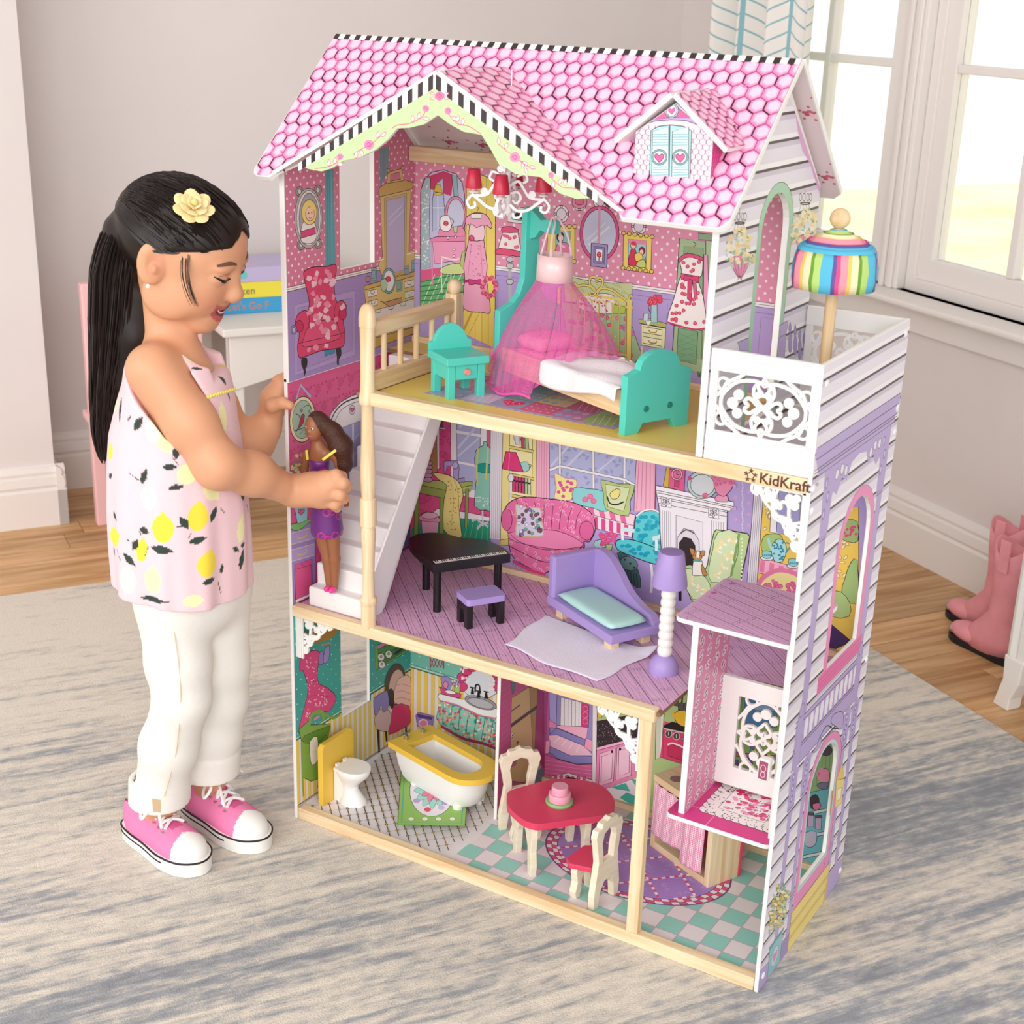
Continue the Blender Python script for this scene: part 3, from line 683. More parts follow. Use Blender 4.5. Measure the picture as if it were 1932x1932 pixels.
P.p('915,860 978,845 975,1010 920,1120', '#7d9aa4'); P.l('945,860 945,1100', '#5d7780', .8)
# oval portrait
for (x, y) in ((375, 1150), (500, 1140), (385, 1510), (500, 1500)): P.e(x, y, 26, 34, '#9a9593', True); P.e(x, y, 12, 18, '#d8d2cf', INK)
P.e(435, 1330, 95, 205, '#b9b4b2', True); P.e(437, 1330, 82, 188, '#e3dedb', True); P.e(439, 1332, 68, 172, '#a7a4a8', True)
P.p('385,1480 392,1370 430,1345 475,1360 492,1440 470,1490 430,1502', '#ece4e2', INK, 3); P.p('385,1420 480,1390 485,1435 384,1465', '#d64b7c', INK)
P.e(440, 1290, 52, 85, '#ecd27c', INK); P.e(445, 1300, 30, 48, '#f0cbb0', INK); P.p('400,1250 440,1215 480,1250 470,1275 440,1250 410,1285', '#ecd27c', None, 3)
P.e(436, 1295, 4, 5, INK); P.e(457, 1292, 4, 5, INK); P.l('436,1325 447,1333 458,1322', '#c43b52', 1.2)
# dresser with tall mirror
P.p('918,1175 1128,1125 1112,1560 1150,1545 1158,1720 945,1760 905,1640 935,1590', GOLD, True)
P.p('905,1165 915,1125 960,1090 1085,1070 1142,1090 1140,1120 1128,1135 918,1185', '#cdaa62', True); P.p('965,1095 972,1020 1062,995 1078,1075', '#d9bd78', True); P.p('985,1080 988,1035 1048,1018 1058,1065', PK, INK); P.e(975, 1010, 10, 16, '#cdaa62', True); P.e(1070, 990, 10, 16, '#cdaa62', True)
P.p('948,1195 1098,1160 1092,1690 952,1730', '#c8b27c', True); P.p('962,1212 1086,1182 1080,1680 964,1712', '#bcb4d2', True); P.l('980,1330 1070,1240', '#d8d2e6', 2); P.l('975,1380 1075,1280', '#d8d2e6', 2)
P.l('890,1620 948,1605', '#f2eee8', 1.6); P.l('1098,1575 1155,1560', '#f2eee8', 1.6)
P.fr(*ZD)
P.p('768,565 1010,470 1222,415 1225,975 1180,960 860,1090 850,1045 780,700', '#e1c67d', True)
P.p('768,548 1225,420 1225,455 775,585', '#d2b163', True)
P.e(978, 505, 60, 112, '#79b0b2', True); P.e(980, 505, 46, 92, '#efe9ec', INK); P.rose(975, 490, 24, '#c83a55'); P.p('915,500 955,490 965,560 935,600 912,560', '#b7d3ae', INK, 3)
for a_ in ('828,395 872,388 876,500 834,508', '1112,380 1155,372 1158,448 1118,455', '1050,505 1098,495 1096,590 1050,600', '1175,330 1222,320 1222,415 1178,425'): P.p(a_, '#8fb0b4', True); P.l([(q[0]*.6+(S(a_)[0][0]+20)*.4, q[1]*.6+(S(a_)[0][1]+55)*.4) for q in S(a_)], INK, 1)
P.e(800, 490, 20, 28, '#b7829a', True)
for (x0, y0, x1, y1) in ((800, 575, 882, 640), (805, 665, 885, 725), (1118, 495, 1200, 560), (1120, 585, 1202, 650)):
 P.p([(x0, y0+18), (x1, y0), (x1, y1-12), (x0, y1+10)], CRM, True); cx, cy = (x0+x1)/2, (y0+y1)/2
 P.l([(cx-16, cy-12), (cx-14, cy+8), (cx+10, cy+8), (cx+16, cy-14)], '#8a6a2a', 1.4, 3)
P.p('865,760 1200,660 1200,900 865,990', CRM, True); P.l('1000,720 1000,940', INK, 1); P.p('865,1000 1205,905 1210,960 870,1085', '#cba85a', True); P.p('945,690 1090,650 1100,690 985,730 910,680', '#c99a74', INK)
for x, y in ((890, 770), (1000, 740), (1105, 710), (895, 945), (1020, 905), (1105, 870)): P.l([(x-22, y-6), (x-18, y+14), (x+16, y+6), (x+20, y-16)], '#6b5327', 1.3, 3)
# armchair
P.p('420,1010 510,990 512,1130 425,1160', '#3e8fae', INK)
for a_ in ('225,1180 270,1175 272,1240 258,1270 262,1300 245,1332 240,1280 222,1230', '520,1090 562,1080 568,1150 548,1190 548,1235 530,1225 530,1160'): P.p(a_, '#2a2326', None, 3)
P.p('250,420 330,385 440,380 515,362 525,420 510,500 510,600 530,690 575,675 612,720 605,780 585,850 600,960 590,1060 540,1090 400,1110 260,1160 205,1170 188,1080 205,960 170,880 190,800 250,760 275,770 290,690 262,560 245,470', '#d8476f', True, 4, 1.6)
P.p('275,920 400,850 520,850 545,930 545,1010 250,1080 245,1000', '#e0557c', INK, 3); P.l('280,760 290,850 275,920', INK, 1.2, 3); P.l('530,690 505,780 540,900', INK, 1.2, 3); P.l('190,1050 250,1035 545,970 598,950', INK, 1)
P.e(205, 900, 34, 52, '#c93563', INK); P.e(580, 790, 34, 54, '#c93563', INK); P.e(157, 930, 26, 38, '#9b8cb8', True); P.e(157, 930, 12, 20, '#c8bcd8', INK)
def toile(c): return lambda x, y, r: P.p([(x+r.uniform(12, 30)*math.cos(t), y+r.uniform(14, 38)*math.sin(t)) for t in [i*0.7 for i in range(9)]], c, None, 2)
P.scatter('265,440 510,400 505,600 530,700 590,720 585,900 590,1040 220,1130 215,960 200,840 290,780 280,620', 26, toile('#f0c4d0'), 5)
P.scatter('265,440 510,400 505,600 530,700 590,720 585,900 590,1040 220,1130 215,960 200,840 290,780 280,620', 18, toile('#e890ab'), 8)
P.build()
# ---------------------------------------------------------------- top floor, back wall
P = Print('wallpaper_print', H, (0, HDB, 0), UX, UZ, (0, -1, 0), region=[(0.0092, 0.7285), (X3-0.0095, 0.7285), (X3-0.0095, 1.0295), (0.0092, 1.0295)])
P.raw([(0.0092, 0.7285), (X3-0.0095, 0.7285), (X3-0.0095, 1.0295), (0.0092, 1.0295)], PK2)
P.dots((0.012, 0.735, X3, 1.03), 0.0170, 0.0085, 0.0022, '#f6e4ea')
P.fr(*ZE); zr = P.uv(1450, 680)[1]
P.raw([(0.0092, 0.7285), (X3, 0.7285), (X3, zr), (0.0092, zr)], '#b3a0d6'); P.raw([(0.0092, zr), (X3, zr), (X3, zr+0.007), (0.0092, zr+0.007)], '#f0ebf0')
for dz in (0, 0.0035, 0.007): P.rawline([(0.0092, zr+dz), (X3, zr+dz)], 0.0006, INK)
P.rawline([(0.0092, zr-0.008), (X3, zr-0.008)], 0.0006, '#6f5c93'); P.raw([(0.0092, 0.7285), (X3, 0.7285), (X3, 0.733), (0.0092, 0.733)], '#8d78b4')
for i in range(9):
 u = 0.02+0.072*i; P.rawline([(u, 0.742), (u+0.055, 0.742), (u+0.055, zr-0.014), (u, zr-0.014)], 0.0006, '#7d69a2', True)
# arched doorway with dressing room
P.fr(*ZA)
P.p('1190,1950 1195,1150 1215,1070 1270,1020 1350,1003 1430,1030 1475,1090 1490,1170 1495,1950', '#c9c7e6', True, 0, 1.4)
P.p('1240,1050 1350,1010 1420,1040 1400,1180 1250,1130', '#c8436f', None); P.p('1275,1200 1290,1110 1345,1060 1350,1170 1360,1350 1275,1420', '#b9c3e2', True); P.l('1310,1090 1312,1400', '#f4f2f6', 2); P.l('1275,1260 1360,1260', '#f4f2f6', 1.6)
P.p('1196,1140 1230,1050 1262,1060 1255,1300 1260,1660 1196,1680', '#a9bfc6', True); P.scatter('1205,1150 1235,1080 1250,1200 1250,1640 1205,1650', 60, lambda x, y, r: P.e(x, y, 5, 5, '#e6eef0'), 2); P.p('1405,1035 1440,1050 1450,1180 1420,1190', '#93bfc0', INK)
P.p('1282,1150 1300,1100 1325,1100 1345,1160', '#d9b94e', True); P.e(1312, 1165, 30, 9, '#e6c95c', True)
P.e(1430, 1310, 72, 130, '#e58fb0', True); P.e(1432, 1310, 58, 112, '#cfd3ea', True)
P.p('1195,1680 1495,1640 1495,1960 1190,1960', '#e0608f'); P.p('1195,1760 1380,1700 1495,1720 1495,1960 1190,1960', '#6fb87a')
for i in range(7): P.l([(1195+45*i, 1940-10*i), (1290+45*i, 1710)], '#d8ead2', 1.6); P.l([(1195, 1760+32*i), (1495, 1700+42*i)], '#2f8a52', 2.2)
P.p('1258,1470 1300,1455 1495,1440 1495,1490 1258,1490', '#ea8db3', True); P.p('1275,1490 1495,1485 1495,1660 1400,1620 1290,1640', '#f0a3c4', True); P.p('1310,1455 1320,1405 1470,1380 1495,1420 1495,1450', '#ec94b8', True)
for x, y in ((1420, 1540), (1420, 1585), (1430, 1455), (1380, 1462)): P.e(x, y, 8, 10, '#f9d6e4', INK)
P.l('1270,1490 1275,1780', '#ea8db3', 3); P.p('1330,1400 1328,1330 1355,1312 1390,1320 1400,1395 1370,1420', '#f4f1ef', True, 3); P.l('1398,1330 1418,1350 1400,1390', INK, 1.4, 3); P.rose(1365, 1365, 18, '#c8384f'); P.p('1415,1390 1445,1382 1440,1428 1422,1430', '#c3d89a', INK)
P.p('1330,1670 1400,1640 1490,1640 1490,1700 1400,1710 1335,1700', '#cfe09a', True, 3); P.p('1460,1640 1475,1560 1495,1545 1495,1690', '#b5cc7c', True); P.l('1335,1590 1420,1610 1460,1600', '#f0efe6', 3, 3); P.l('1340,1600 1335,1700 1340,1830', '#f0efe6', 2.4, 3); P.l('1400,1700 1398,1840', '#f0efe6', 2)
# yellow plank door with hanging dress and wreath
P.p('1500,1960 1505,1080 1540,1040 1600,1035 1665,1060 1700,1130 1698,1960', '#efd870', True)
for x in (1540, 1590, 1640): P.l([(x, 1050), (x, 1950)], '#b79a3c', 1)
P.fr(*ZE)
P.p('60,1000 62,820 290,700 292,1110', '#efd870'); P.l('130,830 60,980', '#caa948', 5); P.l('100,1010 190,830', '#b79a3c', 1)
for x in (150, 200, 250): P.l([(x, 800), (x, 1080)], '#b79a3c', 1)
P.p('75,130 120,95 165,85 230,100 275,170 268,205 225,180 215,290 240,480 235,590 265,830 200,840 60,810 70,600 65,470 100,290 105,180 80,180', '#f0abc8', True, 3, 1.4)
P.p('115,170 160,200 215,180 215,290 105,290', '#f6d2dd', INK, 2); P.l('105,295 218,295', INK, 1); P.l('60,610 120,600 180,615 240,600', '#a8265b', 5, 3); P.p('100,590 150,600 190,590 200,630 150,625 105,635', '#d43f83', INK, 2); P.rose(122, 280, 24, '#b83a66'); P.l('120,330 95,560', '#d584a8', 1.2); P.l('190,330 205,570', '#d584a8', 1.2)
P.scatter('100,320 220,320 235,580 70,580', 26, lambda x, y, r: P.l([(x-5, y-3), (x+5, y+4)], '#8d3a63', 1), 3); P.r(120, 92, 195, 130, '#f3efe9', True); P.l('160,90 175,50 150,20', INK, 1)
for i in range(22): a = i*0.2856; P.rose(258+50*math.cos(a)*(0.9+.2*(i % 2)), 650+72*math.sin(a)*(0.9+.2*(i % 3 == 0)), 17, ('#d64f78', '#e98aa6', '#c43a60')[i % 3])
# standard lamp
P.l('412,420 412,760', '#b9b7bb', 7);
for y in (440, 490, 610): P.e(412, y, 26, 22, '#c9c7cb', True)
P.p('365,210 400,195 470,215 500,390 430,410 315,385', '#f4ece8', True, 0); P.p('355,200 420,190 475,215 470,235 360,235', '#e0557f', INK, 2); P.p('305,375 340,355 490,380 500,420 420,410 310,400', '#e0557f', INK, 2); P.scatter('370,245 465,245 480,370 335,370', 9, lambda x, y, r: P.rose(x, y, 13), 4)
# frames, plates and mirror
P.p('390,60 660,30 665,190 395,155', '#e9e3e0', True); P.p('420,70 630,50 630,165 425,135', '#7fc3c4', True); P.p('440,120 480,70 520,110 510,140', '#3a2230', None, 2); P.e(560, 100, 22, 30, '#e86f95')
for x, y in ((802, 95), (940, 5), (1100, -8), (1390, 190)): P.e(x, y, 56, 66, '#efe6ec', True); P.e(x, y, 36, 44, '#e5d9e2', INK); [P.e(x+46*math.cos(t), y+55*math.sin(t), 9, 9, '#f3b9cd', INK) for t in (0, 1.57, 3.14, 4.71)]
P.e(940, 5, 56, 50, '#e78fae', INK); P.e(940, 0, 34, 28, '#dc6f97', INK)
P.e(1092, 245, 150, 212, '#d9558a', True, 0, 28); P.e(1092, 245, 128, 186, '#c9cde6', True, 0, 28); P.l('1010,330 1170,190', '#e3e6f2', 4); P.l('1000,290 1140,160', '#dde1ef', 2.4); P.l('1092,45 1090,200 1086,330', '#dba0b8', 5)
P.p('1030,315 1155,330 1148,505 1027,490', '#a59ac8', True, 0, 1.6); P.p('1050,340 1132,350 1128,478 1048,466', '#8f83b8', INK); P.p('1066,360 1118,366 1114,458 1064,450', '#f2eef0', INK); P.rose(1090, 405, 20, '#bf2f4c'); P.l('1090,425 1088,450', '#3a7a44', 2)
P.p('700,190 905,190 905,465 770,450 690,420', '#eed66e', True, 0, 1.6); P.p('760,220 870,225 868,420 760,410', '#8fc8cc', True); P.e(795, 270, 30, 42, '#3a2230'); P.e(798, 278, 20, 26, '#f3cdb8'); P.p('770,330 830,310 865,350 868,420 760,412', '#e27fa8', INK, 2); P.l('780,320 830,350', '#f3cdb8', 4)
P.p('1275,240 1492,268 1482,545 1270,515', '#eed66e', True, 0, 1.6); P.p('1312,285 1450,300 1445,500 1308,485', '#a5d3d6', True); P.p('1312,285 1450,300 1449,330 1312,318', '#e88fb0'); P.p('1310,480 1325,390 1350,340 1375,400 1390,488', '#d63a5c', INK, 2); P.e(1350, 335, 22, 26, '#f3cdb8', INK); P.p('1330,325 1350,300 1375,322 1365,335', '#d63a5c', None, 2); P.e(1415, 375, 26, 32, '#8d1f38'); P.e(1412, 385, 17, 22, '#f3cdb8', INK); P.p('1385,495 1395,420 1440,420 1446,500', '#8fc3cf', INK); P.p('1360,400 1410,395 1420,450 1370,455', '#f0d36a', INK, 2); P.p('1380,460 1430,440 1445,500 1375,495', '#c6d67a', INK, 2)
for fx, fy, dx, dy in ((700, 190, 205, 0), (1275, 240, 217, 28)):
 for i in range(6): P.e(fx+dx*i/5, fy+dy*i/5, 16, 15, '#e6cb5c', INK); P.e(fx-4+dx*i/5, fy+265+dy*i/5, 16, 15, '#e6cb5c', INK)
# brass bed with quilt
P.p('815,550 880,575 1000,600 1180,620 1340,620 1338,700 1310,830 830,760', '#ccd7a0', True, 0); P.scatter('830,570 1330,640 1300,800 840,740', 40, lambda x, y, r: P.l([(x-14, y-12), (x+14, y+12)], '#93a85e', .8), 6)
P.p('800,760 1300,830 1400,1130 1420,1160 1330,1260 1290,1300 870,1150', '#a3c29c', True, 0); P.p('830,1100 1290,1180 1290,1300 1100,1230 860,1160', '#dbe3b8', INK); P.p('930,720 1060,700 1200,715 1190,850 1050,840 930,810', '#f6ecee', True, 2); P.scatter('940,730 1190,725 1180,840 940,800', 40, lambda x, y, r: P.e(x, y, 6, 7, '#d23a60'), 7); P.p('1190,780 1290,800 1285,850 1195,850', '#b8cf5c', INK)
P.scatter('840,820 1290,860 1390,1120 1280,1270 900,1100', 44, lambda x, y, r: P.rose(x, y, 17, r.choice(('#d8517f', '#b06fb0', '#e27b9c'))), 9); P.scatter('840,820 1290,860 1390,1120 1280,1270 900,1100', 40, lambda x, y, r: P.e(x, y, 9, 6, '#d8d86a'), 10)
P.scatter('1100,1180 1290,1210 1290,1290 1120,1240', 4, lambda x, y, r: P.l([(x, y-30), (x-4, y+30)], '#8fa54e', 2.4), 11)
BR = '#ead776'
for x0, x1, y0, y1 in ((1300, 1340, 760, 1290), (770, 800, 650, 1090)): P.p([(x0, y0), (x1, y0), (x1-8, y1), (x0-6, y1)], BR, True)
P.l('880,690 1340,760', BR, 5); P.l('800,1085 1310,1170', BR, 3)
for i in range(9): x = 880+52*i; P.l([(x, 720+8*i), (x-6, 1090+9*i)], INK, 2.4); P.l([(x, 720+8*i), (x-6, 1090+9*i)], BR, 1.6); P.l([(x, 745+8*i), (x+26, 715+8*i), (x+52, 752+8*i)], BR, 2, 3)
for c_, w_ in ((INK, 5), (BR, 3.6)):
 P.l('870,690 940,640 1010,640 1050,660 1060,700 1030,715 1015,690', c_, w_, 4); P.l('1300,755 1240,710 1200,680 1140,660 1090,670 1080,710 1110,720', c_, w_, 4); P.l('1065,690 1020,630 1025,580 1060,575 1072,610 1085,580 1115,590 1112,640 1065,690', c_, w_, 4); P.l('880,640 900,620 920,640 900,655', c_, w_, 3); P.l('1320,740 1325,710 1340,730', c_, w_, 3)
# bedside table, flowers
P.p('1410,930 1595,965 1585,1120 1410,1090', '#e8eab8', True); P.p('1390,895 1480,890 1602,930 1595,960 1395,925', '#b7bd72', True); P.p('1424,950 1568,975 1565,1020 1422,995', '#f1f2cc', INK); P.p('1424,1025 1566,1050 1562,1100 1422,1075', '#f1f2cc', INK)
for y in (975, 1055): P.l([(1465, y), (1480, y+18), (1520, y+20), (1525, y+5)], '#a8862c', 2.2, 3)
for x in (1415, 1575, 1540): P.l([(x, 1100), (x-4, 1250)], '#dfe0a0', 3)
P.p('1480,920 1485,780 1530,775 1532,920', '#a9d3d8', True); P.l('1480,790 1462,800 1480,850', INK, 1.4, 3); P.p('1425,905 1430,850 1465,852 1460,908', '#cfe3e6', True); P.p('1440,910 1490,905 1465,950', '#f4f1f3', INK)
for x, y in ((1490, 745), (1520, 730), (1550, 750), (1510, 765), (1545, 730), (1480, 765)): P.rose(x, y, 24, '#d23e58', '#f08a96')
# wardrobe and polka dress
P.p('1700,280 1900,305 1925,1330 1640,1240', '#a9c39a', True, 0, 1.6); P.p('1735,340 1880,355 1870,1200 1690,1180', '#8fb489', True); P.p('1840,240 1960,250 1960,300 1845,290', '#8fb08c', True); P.p('1690,960 1840,990 1825,1240 1680,1200', '#7fae86', True)
for i in range(5): P.l([(1690, 1000+50*i), (1830, 1060+40*i)], '#6a9a70', .8); P.l([(1830, 1000+50*i), (1690, 1060+40*i)], '#6a9a70', .8)
P.p('1900,300 1960,305 1960,1330 1900,1330', '#b3cca2', INK); P.p('1885,400 1915,410 1930,960 1880,960', '#f0a3c8', INK); P.l('1800,305 1825,325 1800,350', INK, 1.2, 3); P.p('1750,395 1800,345 1850,395', None, '#c9a84c', 0, 3)
P.p('1700,440 1740,405 1800,405 1870,430 1878,480 1870,560 1840,600 1880,720 1905,960 1820,970 1720,950 1605,915 1650,760 1700,590 1720,540', '#f6f1ef', True, 2, 1.4)
P.p('1692,440 1740,400 1800,398 1875,425 1872,450 1800,425 1740,430 1705,460', '#e04f80', INK, 2); P.p('1710,545 1850,570 1840,610 1712,590', '#e04f80', INK); P.p('1780,570 1740,555 1735,610 1780,590 1840,620 1845,565', '#d93f74', INK, 2); P.p('1765,590 1760,740 1790,770 1800,600', '#d93f74', INK); P.p('1800,600 1815,740 1838,745 1825,605', '#e0608c', INK); P.l('1605,915 1720,950 1820,972 1905,962', '#d8336c', 3, 3)
P.scatter('1710,450 1860,450 1860,540 1890,940 1740,940 1630,900 1700,640', 30, lambda x, y, r: P.rose(x, y, 15, '#d43f60'), 12)
P.l('1840,1290 1850,1330 1870,1290', '#5f8a58', 5, 3)
P.build()
# ---------------------------------------------------------------- middle floor, left wall
P = Print('wallpaper_print', WL0, (TW, 0, 0), UY, UZ, UX, region=[(0.0015, FM), (HDB, FM), (HDB, 0.7215), (0.0015, 0.7215)])
P.raw([(0.0015, FM), (HDB, FM), (HDB, 0.7215), (0.0015, 0.7215)], '#d9588c')
P.fr(*ZG2); r_ = random.Random(4)
for i in range(156):
 u, v = 0.004+0.027*(i % 13)+0.0135*((i//13) % 2), 0.385+0.0285*(i//13); q = [(u+0.007*math.cos(t), v+0.007*math.sin(t)) for t in [j*0.6 for j in range(11)]]
 for s_ in (1.0, 0.62, 0.3): P.rawline([(u+(a-u)*s_, v+(c-v)*s_) for a, c in q], 0.0009, '#b93368', True, False)
 for a in (0.5, 2.4, 4.2): P.raw([(u+0.009*math.cos(a), v+0.009*math.sin(a)), (u+0.014*math.cos(a+.3), v+0.014*math.sin(a+.3)), (u+0.012*math.cos(a-.25), v+0.012*math.sin(a-.25))], '#b93368', False)
P.lv += 2
P.raw([(0.0015, FM), (HDB, FM), (HDB, FM+0.018), (0.0015, FM+0.018)], '#efe6ea'); P.rawline([(0.0015, FM+0.018), (HDB, FM+0.018)], 0.0007, INK); P.rawline([(0.0015, FM+0.014), (HDB, FM+0.014)], 0.0006, INK); P.raw([(0.0015, FM), (HDB, FM), (HDB, FM+0.004), (0.0015, FM+0.004)], '#8d2a58')
P.l('170,60 205,-60 290,40', '#9fb6d0', 5); P.e(222, 225, 106, 190, '#efe2ae', True, .06, 26, 1.6); P.e(222, 225, 84, 160, '#a9c7ae', True, .06, 26)
P.p('165,330 190,280 205,210 225,180 238,195 225,260 190,300', '#b8264a', INK, 3); P.l('160,320 215,300 240,290', INK, 1.6, 3); P.l('165,180 190,190 200,215', INK, 1.4, 3); P.l('225,130 265,105 290,130 270,160 290,170', INK, 1.2, 4); P.e(212, 150, 9, 12, '#d0607e', INK); P.l('200,350 230,310 250,330 235,350', INK, 1, 3)
P.p('430,1000 430,260 460,170 540,80 640,25 760,0 800,1000', '#f1edf0', True, 0, 1.4); P.l('450,250 500,150 580,80 690,40', INK, 3, 4); P.l('470,280 540,150 640,90 700,75', INK, 1.2, 4); P.p('455,330 700,235 700,1000 455,1000', '#a9a8d4', True); P.l('640,260 640,900', '#f1edf0', 5); P.l('470,800 700,700', '#f1edf0', 4); P.e(633, 145, 24, 40, '#d9d4dc', True); P.heart(633, 145, 17, '#e0557f', INK); P.l('480,600 690,340', '#c9c8e6', 3); P.l('480,720 690,470', '#c9c8e6', 3)
# flowers in a pail on a side table
P.p('115,1130 130,1120 330,1065 335,1780 305,1760 300,1380 160,1430 165,1930 125,1950 105,1400', '#9d83bf', True); P.p('155,1470 295,1430 300,1660 165,1720', '#d9588c', INK)
for y in (1190, 1330): P.p([(120, y-20), (318, y-75), (318, y+20), (120, y+75)], '#b39bd0', '#e0d0a0', 0, 1.4); P.l([(185, y), (190, y+20), (250, y), (255, y-30)], '#d9c16a', 2.4, 3)
P.p('108,1110 200,1075 330,1040 260,1090 180,1150', '#7fbf6a', INK, 2); P.p('150,930 265,900 260,1060 180,1090', '#9ed0dc', True); P.heart(210, 990, 26, '#e2688c', INK)
P.scatter('120,650 170,520 240,500 280,600 270,900 130,900', 60, lambda x, y, r: P.e(x, y, 17, 17, r.choice(('#efd88a', '#f4e6b0', '#e2c562')), '#8a7a3a', 0, 8, .6), 3); P.scatter('120,650 170,520 240,500 280,600 270,900 130,900', 26, lambda x, y, r: P.leaf(x, y, 30, r.uniform(0, 6), '#5d8f66'), 4)
# bookshelf at the back end
P.p('960,1330 1000,1280 1100,900 1112,900 1112,1270 965,1345', '#6b5590', True); P.p('1000,1230 1080,1180 1085,1010 1030,1040', '#e6dfe6', INK)
for i in range(5): P.l([(1012+14*i, 1215-8*i), (1020+14*i, 1045-6*i)], INK, 1.2)
P.build()
# ---------------------------------------------------------------- middle floor, back wall
P = Print('wallpaper_print', H, (0, HDB, 0), UX, UZ, (0, -1, 0), region=[(TW, FM), (HW-TW, FM), (HW-TW, 0.7215), (TW, 0.7215)])
P.raw([(TW, FM), (HW-TW, FM), (HW-TW, 0.7215), (TW, 0.7215)], '#b6a3d8')
P.fr(*ZH)
P.p('-150,-150 720,-150 720,980 -150,980', '#df5d90')
P.scatter('130,100 720,100 720,850 130,850', 70, lambda x, y, r: (P.e(x, y, 26, 22, None, '#c03a70', 0, 10, 1.2), P.e(x, y, 13, 11, None, '#c03a70', 0, 8, 1)), 21)
P.p('-150,930 130,925 330,800 720,860 720,1200 -150,1200', '#2fa07a'); [P.l([(560+36*i, 850), (520+44*i, 1000)], '#7fd0b0', 1) for i in range(6)]; P.p('300,800 330,770 560,800 720,835 720,865 330,825', '#f2eef0', INK)
P.p('425,-60 470,-60 690,-60 690,700 560,690 430,640', '#f4f0f2', True); P.p('470,110 500,-40 620,-40 645,100 640,640 475,610', '#b8bbe0', True); P.l('470,210 645,240', '#f4f0f2', 6); P.l('470,430 640,465', '#f4f0f2', 5); P.l('480,330 600,190', '#d6d8ee', 5); P.l('480,390 630,260', '#d6d8ee', 4); P.l('490,180 540,130', '#d6d8ee', 5)
P.p('255,120 345,90 345,480 300,500 255,440', '#f1e6ea', True); P.p('262,230 325,220 330,520 265,500', '#b58a5a', True); P.p('275,250 300,245 295,330 270,330', '#3b2a2a', INK); P.heart(265, 375, 26, '#dd4a78', INK); P.p('280,170 385,185 385,195 280,180', '#f4f0f2', INK); P.p('318,110 370,115 372,175 316,170', '#6b5a60', INK)
# sewing table, machine, fabric
P.p('160,560 590,575 585,610 400,660 160,590', '#aebf6a', True); P.p('165,590 400,640 400,700 165,650', '#9cb05c', True); P.p('400,640 580,600 575,640 405,700', '#b7c878', True)
for a_ in ('165,650 200,650 190,960 160,960', '350,690 385,690 375,980 345,980', '535,630 560,625 550,910 530,910'): P.p(a_, '#93a855', True)
for y in (440, 470, 500, 530, 560): P.e(262, y, 34, 18, ('#8d7fa0', '#4a3a44', '#c9a0b8')[y % 3], True)
P.p('195,500 225,490 225,560 190,560', '#c43a62', INK); P.p('430,560 530,545 530,575 440,585', '#b09ad0', True); P.p('380,425 480,420 490,470 485,560 445,550 450,460 400,460 395,500 380,500', '#b3a2d8', True); P.e(462, 455, 20, 26, '#c9bce4', INK)
P.p('300,510 370,515 450,545 500,600 520,680 490,800 510,970 460,985 375,920 380,700 400,600 340,560', '#f0e28e', True, 2, 1.4); P.l('450,550 480,640 490,800', '#b7a552', 1.4, 3); P.l('420,560 450,700 430,900', '#d9c870', 1.4, 3); P.scatter('400,560 500,620 480,800 490,950 390,910 400,700', 30, lambda x, y, r: P.e(x, y, 5, 5, '#c98a5c'), 22)
P.p('205,820 270,790 345,840 345,870 210,860', '#efa3c0', True, 2); P.p('215,860 340,870 330,980 225,975', '#f3b8cf', True); P.e(275, 822, 60, 24, '#f4c3d6', INK)
# dress form
P.l('660,770 660,900', '#d9d4de', 4); P.l('580,860 620,850 660,880 700,870', '#cfc9d6', 5, 3); P.l('620,920 660,880 700,905', '#cfc9d6', 5, 3)
P.p('665,310 668,282 690,285 695,315 720,340 720,440 712,480 725,770 690,780 600,750 625,480 605,460 610,350', '#8fccb8', True, 2, 1.4); P.p('628,445 718,450 720,510 625,500', '#1f9f94', INK, 2); P.l('628,330 618,470 622,600', '#e2cf6a', 4, 3); P.l('700,320 690,480 686,560', '#e2cf6a', 4, 3); P.scatter('605,680 720,690 720,770 605,745', 40, lambda x, y, r: P.e(x, y, 4, 4, '#d6efe4'), 23)
# fluted pilaster and bookcase
P.p('722,-150 815,-150 800,1000 710,985', '#e8e3ea', True); [P.l([(735+14*i, -100), (725+14*i, 985)], '#a79fb0', .9) for i in range(6)]
P.p('818,-150 1062,-150 1050,1040 790,1020', '#efdf94', True); P.p('862,-120 1030,-120 1015,1000 850,1000', '#f3e8b0', INK)
for y in (310, 510, 660): P.p([(855, y), (1035, y+35), (1035, y+55), (855, y+22)], '#e2cf80', True)
P.p('790,1000 850,990 850,1040 790,1035', '#e2cf80', INK); P.e(915, 240, 28, 50, '#e9e5ea', True); P.p('940,235 965,230 968,330 945,325', '#c04a76', INK); P.p('970,235 992,240 1000,340 975,335', '#a9cf8a', INK); P.p('895,230 930,235 935,310 900,300', '#d9d4dc', INK)
for i in range(6): x = 878+23*i; P.p([(x, 530+4*i), (x+19, 534+4*i), (x+19, 650+4*i), (x, 646+4*i)], ('#d8437e', '#d8437e', '#d8437e', '#d8437e', '#b5cf9a', '#d3e0b8')[i], True); P.r(x+2, 560+4*i, x+17, 572+4*i, '#3a2230')
P.p('935,440 990,430 1000,490 950,500', '#a7d6d2', True, 2); P.l('995,445 1015,455 1000,480', INK, 1.4, 3); P.l('868,490 866,700', '#e2dde6', 5); P.e(868, 545, 22, 30, '#e6e2ea', True); P.p('830,355 905,360 960,505 880,495 803,480', '#df3f7c', True, 0, 1.6); P.l('860,360 850,485', '#f0719c', 2)
